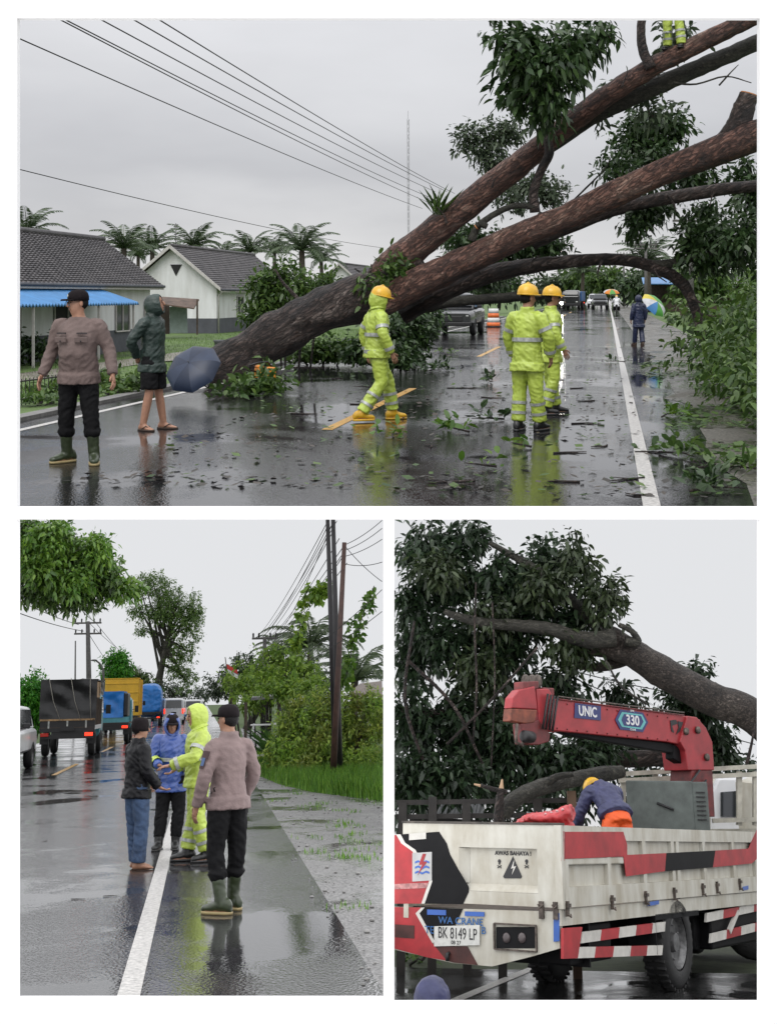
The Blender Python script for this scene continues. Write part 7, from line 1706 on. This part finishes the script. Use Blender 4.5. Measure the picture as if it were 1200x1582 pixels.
pw_ = tl(P(953, 1275, 16.6)); wp = TW(Vector((pw_.x, pw_.y, bedz)))
person('worker bent over in the truck bed in navy jacket and orange trousers', wp, 24, 1.66,
       dict(pelvis=(0, 0, .95), chest=(-.02, .20, 1.20), neck=(-.02, .34, 1.30), head=(-.02, .47, 1.26), hpitch=-62, l_hip=(-.1, 0, .88), r_hip=(.1, 0, .88), l_sho=(-.2, .28, 1.24), r_sho=(.18, .28, 1.24), l_elb=(-.28, .40, 1.00), r_elb=(.24, .42, 1.00), l_wri=(-.24, .56, .84), r_wri=(.2, .58, .84), l_knee=(-.14, .06, .48), r_knee=(.14, .06, .48), hemlow=.02),
       NAVYJK, ORANGE, ('boot', BLKBOOT), 'helmet', None, SKIN, hem=.94, bag=1.5, trouser_end=.12, face=False, seed=31)
REDP = mat('red_plastic', (.45, .03, .035), .35, var=.15, scale=8)
bk = thing('red_plastic_bundle', 'crumpled red plastic sheet with punched rim lying over the tailgate corner', 'plastic sheet', TW(tl(P(838, 1275, 14.9))), -20)
m = MB()
m.loft([(Vector((-.30 + .62 * t, 0, -.02 + .16 * t + .03 * math.sin(t * 6))), Vector((0, 1, 0)), Vector((-.25, 0, 1)).normalized(), .06 + .16 * math.sin(.3 + 2.4 * t), .035 + .05 * t) for t in np.linspace(0, 1, 9)], 16)
m.ell(Vector((.12, .02, -.06)), (.24, .2, .15), 14, 8)
mesh_obj('sheet', remesh(m, .016, .022, 4, 1, 9, mats=[REDP]), bk)
for k in range(7):
    m = MB(); m.ell(Vector((-.1 + .06 * k, -.14 - .02 * math.sin(k * .5), .06 + .016 * k)), (.016, .012, .012), 8, 5); m.build('punched_hole', mat('pale_hole', (.55, .35, .35), .6), bk, True)
# logs and broken branches lying behind the bed
lg = thing('cut_log', 'curved grey log lying across behind the truck bed', 'log', P(790, 1262, 17.6)); l0 = P(790, 1262, 17.6)
m = MB(); m.limb([tuple(P(x, y, d) - l0) + (w_ / 2 * d / FPX * .9,) for x, y, w_, d in ((778, 1262, 20, 17.6), (790, 1240, 26, 17.6), (820, 1222, 25, 17.8), (870, 1207, 24, 18.2), (925, 1197, 24, 18.6), (960, 1192, 20, 18.8))], 14, 6, .12); m.build('trunk', BARKG, lg, True)
m = MB(); m.limb([tuple(P(x, y, 17.9) - l0) + (w_ / 2 * 17.9 / FPX,) for x, y, w_ in ((835, 1215, 12), (860, 1200, 10), (885, 1196, 7))], 8, 4, .1); m.build('side_branch', BARKG, lg, True)
for (x0, y0, x1, y1, w_, tx) in ((768, 1275, 774, 1218, 14, 'upright broken stake with torn pale top'), (783, 1224, 742, 1214, 7, 'pale splintered stick pointing left')):
    b0 = P(x0, y0, 17.2); r = thing('broken_branch', tx + ' left of the curved log', 'branch', b0); m = MB(); v_ = P(x1, y1, 17.2) - b0
    m.limb([(0, 0, 0, w_ * 17.2 / FPX / 2), (v_.x * .5, v_.y * .5, v_.z * .5, w_ * 17.2 / FPX / 2.2), (v_.x, v_.y, v_.z, w_ * 17.2 / FPX / 3)], 8, 4, .25); m.build('wood', BARKD, r, True)
    m = MB(); m.tube([v_ * .9, v_ * 1.25], [w_ * 17.2 / FPX / 3, .01], 6); m.build('torn_end', mat('torn_wood', (.50, .33, .20), .7, var=.2), r)
# dark stake-sided timber trailer behind, left
tb = P(690, 1275, 18.4); tb.z = 0; tim = thing('timber_fence', 'dark wooden post and rail fence behind the truck tail at left', 'fence', tb)
DKW = mat('dark_wet_timber', (.022, .018, .015), .6, var=.3, scale=10)
for px in (622, 668, 720, 772, 830, 882):
    m = MB(); q = P(px, 1222 + (px % 7) * 3, 18.4) - tb; m.bar((q.x, q.y, 0), q, .11); m.build('post', DKW if px < 860 else mat('brown_post', (.12, .07, .04), .7), tim)
for py in (1262, 1240):
    m = MB(); m.bar(P(612, py, 18.5) - tb, P(900, py - 4, 18.5) - tb, .10, .06); m.build('rail', DKW, tim)
sr = P(690, 1250, 24); sr.z = 0; shd = thing('tin_shed', 'low tin-roofed shed half hidden under the dark leaves at left', 'shed', sr)
m = MB(); prev = None
a0, a1, b0_, b1_ = P(632, 1256, 23) - sr, P(745, 1262, 23) - sr, P(650, 1232, 26) - sr, P(748, 1236, 26) - sr
for i in range(41):
    t = i / 40; o_ = Vector((0, 0, .03 if i % 2 else -.03)); k = len(m.v); m.v += [a0.lerp(a1, t) + o_, b0_.lerp(b1_, t) + o_]
    if prev is not None: m.face((prev, k, k + 1, prev + 1))
    prev = k
m.build('roof', mat('wet_tin', (.26, .27, .28), .35, var=.3, scale=3), shd)
m = MB(); m.prism([Vector((a0.x, a0.y + .1, 0)), Vector((a1.x, a1.y + .1, 0)), a1 + Vector((0, .1, -.05)), a0 + Vector((0, .1, -.05))], (0, .1, 0)); m.build('wall', DKW, shd)
# second truck with a cream rack, right
p2 = P(1120, 1275, 20.5); p2.z = 0; tr2 = thing('rack_truck', 'white truck with tall cream rack parked beyond the crane truck', 'truck', p2, -62)
CRK = mat('cream_rack_paint', (.50, .48, .40), .55, var=.2, scale=5)
def t2l(px, py, d): 
    q = P(px, py, d) - p2; Mi = Matrix.Rotation(rad(62), 3, 'Z'); return Mi @ q
for (x0, y0, x1, y1) in ((955, 1196, 1172, 1184), (955, 1206, 1172, 1196), (1100, 1268, 1172, 1266)):
    m = MB(); m.bar(t2l(x0, y0, 20.4), t2l(x1, y1, 20.4), .09, .06); m.build('rack_rail', CRK, tr2)
for px in (962, 1012, 1092, 1141, 1166):
    m = MB(); m.bar(t2l(px, 1275, 20.45), t2l(px, 1192, 20.45), .10, .07); m.build('rack_post', CRK, tr2)
m = MB(); m.prism([t2l(1098, 1222, 21.2), t2l(1108, 1200, 21.2), t2l(1190, 1200, 21.2), t2l(1190, 1300, 21.2), t2l(1098, 1300, 21.2)], Matrix.Rotation(rad(62), 3, 'Z') @ Vector((0, 1.6, 0))); cb = m.build('cab', CARW, tr2, bevel=.05)
m = MB(); m.prism([t2l(1112, 1224, 21.19), t2l(1138, 1222, 21.19), t2l(1138, 1262, 21.19), t2l(1112, 1262, 21.19)], Matrix.Rotation(rad(62), 3, 'Z') @ Vector((0, -.04, 0))); m.build('side_window', DARKGL, cb)
for px in (1000, 1150):
    q = t2l(px, 1275, 21.6); m = MB(); M_ = Matrix.Translation((q.x, q.y, .45)) @ Matrix.Rotation(rad(62), 4, 'Z') @ Matrix.Rotation(rad(90), 4, 'X'); m.lathe([(.25, -.12), (.42, -.12), (.45, 0), (.42, .12), (.25, .12)], 20, M_); m.build('wheel', TYRE, tr2, True)
m = MB(); m.prism([t2l(955, 1282, 21), t2l(1172, 1280, 21), t2l(1172, 1310, 21), t2l(955, 1312, 21)], Matrix.Rotation(rad(62), 3, 'Z') @ Vector((0, 1.4, 0))); m.build('bed', CRK, tr2)
m = MB(); c_ = P(1048, 1195, 20.2); rb_ = thing('red_rag', 'small red rag tied on the cream rack', 'rag', c_); m.ell((0, 0, 0), (.09, .05, .16), 10, 7); m.ell((-.07, 0, -.12), (.05, .04, .12), 8, 6); mesh_obj('cloth', remesh(m, .02, .02, 7, 1, 14, mats=[RED3]), rb_)
# ---------------- the fallen tree seen from its other side
t3o = P(1180, 1150, 22.5); t3o.z = 0; tr3 = thing('leaning_tree', 'massive tree leaning from right edge into a dark leafy crown', 'tree', t3o)
def br3(pts, mt, dflt=22.5, n=14, per=6, wob=.12, name='branch'):
    m = MB(); m.limb([tuple(P(q[0], q[1], q[3] if len(q) > 3 else dflt) - t3o) + (q[2] / 2 * (q[3] if len(q) > 3 else dflt) / FPX * .9,) for q in pts], n, per, wob); return m.build(name, mt, tr3, True)
BARK3 = bark_mat('grey_brown_bark', (.014, .012, .011), (.09, .07, .058), (.19, .16, .135), (1.4, 2, 2), 7)
br3([(1290, 1225, 66), (1170, 1112, 56), (1100, 1080, 54), (1030, 1042, 52), (975, 1008, 46), (935, 978, 34)], BARK3, 22.5, 20, 9, .10, 'trunk')
br3([(990, 1018, 40), (945, 1002, 36), (905, 1000, 28), (870, 1010, 20)], BARK3)
br3([(975, 1010, 34), (930, 1030, 16), (890, 1028, 12)], BARK3, 22.7)
br3([(950, 985, 30), (900, 988, 26), (850, 972, 22), (800, 966, 19), (745, 962, 17), (700, 950, 12), (686, 944, 8)], BARKG, 22.2)
br3([(935, 980, 24), (880, 925, 18), (835, 885, 15), (790, 858, 12), (755, 838, 8)], BARKG, 22.8)
br3([(965, 990, 18), (985, 992, 13), (975, 975, 10), (955, 965, 8)], BARKG, 22.2)
br3([(1000, 1088, 4), (960, 1062, 4), (935, 1020, 3)], BARKG, 21.8, 6, 4)
br3([(620, 1102, 14), (700, 1104, 16), (780, 1100, 14), (850, 1108, 10)], BARKD, 23)
br3([(900, 1160, 20), (960, 1172, 26), (1020, 1172, 24), (1060, 1180, 16)], BARKD, 23.5)
for i, pp in enumerate(([(735, 900, 3), (733, 980, 4), (736, 1060, 4), (730, 1150, 3)], [(690, 1150, 5), (760, 1080, 5), (830, 1000, 4)], [(640, 960, 5), (625, 1080, 6), (655, 1180, 5)], [(760, 930, 3), (764, 1050, 3), (758, 1190, 3)], [(630, 1020, 6), (700, 1090, 6), (745, 1180, 5)])): br3(pp, BARKD, 21.8, 6, 4)
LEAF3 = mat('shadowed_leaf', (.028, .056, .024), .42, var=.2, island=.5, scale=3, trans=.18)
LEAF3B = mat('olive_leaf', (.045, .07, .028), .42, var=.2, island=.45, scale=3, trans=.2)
def ab3(px, py, rx, ry, d, k=1.0): s_ = d / FPX * .9; return (P(px, py, d) - t3o, (rx * s_, min(rx, ry) * s_ * .8, ry * s_), k * rx * ry)
k3 = inside_at(t3o, 1)
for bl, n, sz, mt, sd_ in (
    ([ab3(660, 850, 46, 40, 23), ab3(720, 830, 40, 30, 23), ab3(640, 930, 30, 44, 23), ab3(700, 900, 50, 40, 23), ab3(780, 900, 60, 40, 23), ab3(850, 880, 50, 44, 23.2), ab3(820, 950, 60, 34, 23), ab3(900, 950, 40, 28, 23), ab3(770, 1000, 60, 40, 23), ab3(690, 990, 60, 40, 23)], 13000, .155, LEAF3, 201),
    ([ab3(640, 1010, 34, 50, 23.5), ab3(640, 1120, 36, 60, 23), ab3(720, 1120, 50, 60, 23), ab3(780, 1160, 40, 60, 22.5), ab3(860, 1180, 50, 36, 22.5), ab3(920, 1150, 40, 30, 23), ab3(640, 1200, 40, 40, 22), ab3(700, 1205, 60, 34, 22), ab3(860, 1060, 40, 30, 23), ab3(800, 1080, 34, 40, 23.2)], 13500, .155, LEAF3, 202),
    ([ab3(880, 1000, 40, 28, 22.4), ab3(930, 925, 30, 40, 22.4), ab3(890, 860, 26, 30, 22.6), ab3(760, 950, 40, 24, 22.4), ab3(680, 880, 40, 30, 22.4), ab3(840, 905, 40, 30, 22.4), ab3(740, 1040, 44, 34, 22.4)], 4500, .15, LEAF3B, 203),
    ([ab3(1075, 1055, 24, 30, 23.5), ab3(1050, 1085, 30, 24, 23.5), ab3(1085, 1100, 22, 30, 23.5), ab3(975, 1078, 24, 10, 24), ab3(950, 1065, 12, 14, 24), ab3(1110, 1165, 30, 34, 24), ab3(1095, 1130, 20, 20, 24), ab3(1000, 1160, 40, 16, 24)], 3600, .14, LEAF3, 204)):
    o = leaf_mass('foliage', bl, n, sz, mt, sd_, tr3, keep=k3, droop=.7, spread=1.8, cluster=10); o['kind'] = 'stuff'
# background growth closing the view low down
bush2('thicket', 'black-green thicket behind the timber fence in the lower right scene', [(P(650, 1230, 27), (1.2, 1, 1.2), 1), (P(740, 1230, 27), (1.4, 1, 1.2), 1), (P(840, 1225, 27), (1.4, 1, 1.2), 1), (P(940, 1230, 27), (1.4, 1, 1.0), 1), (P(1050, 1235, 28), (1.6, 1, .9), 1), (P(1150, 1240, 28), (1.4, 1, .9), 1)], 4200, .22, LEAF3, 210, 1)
bush2('weeds', 'grassy weeds on the roadside under the truck tail at lower left', [(G(632, 1492), (.32, .5, .2), 1), (G(655, 1486), (.3, .5, .18), 1), (G(618, 1480), (.2, .5, .2), 1)], 700, .12, LEAFM, 211, 1, cat='weeds')
cable('overhead_cable', (P(860, 1030, 30), P(1165, 1088, 34)), .012, 'thin cable in the pale sky above the crane boom', 'cables of the lower right scene', .1)
cable('overhead_cable', (P(880, 1045, 30), P(1165, 1150, 34)), .012, 'lower thin cable between the boom and the leaning trunk', 'cables of the lower right scene', .1)
m = MB(); b0 = P(1166, 1275, 21); m.tube([P(1153, 1180, 21), P(1160, 1150, 21), P(1166, 1118, 21)], [.03, .02, .012], 6); tag(m.build('thin_stem', BARKD, smooth=True), 'thin dark stem rising at the right edge above the rack', 'stem')
# person almost out of view at the lower left corner
pq = G(655, 1600); pq = P(672, 1620, 9.6); pq.z = 0
person('person in dark blue raincoat crouching at the lower left corner, barely in view', pq, -20, 1.7,
       dict(pelvis=(0, 0, .16), l_hip=(-.1, 0, .14), r_hip=(.1, 0, .14), l_knee=(-.14, .38, .48), r_knee=(.14, .38, .48), l_ankle=(-.14, .1, .085), r_ankle=(.14, .1, .085), chest=(-.06, .12, .40), neck=(-.10, .22, .51), head=(-.11, .25, .635), l_sho=(-.26, .2, .46), r_sho=(.08, .2, .46), l_elb=(-.30, .38, .30), r_elb=(.2, .4, .3), l_wri=(-.22, .5, .32), r_wri=(.1, .5, .32), hemlow=-.08),
       NAVYJK, BLACKCL, ('boot', BLKBOOT), None, NAVYJK, SKIN, bag=1.5, face=False, seed=33)
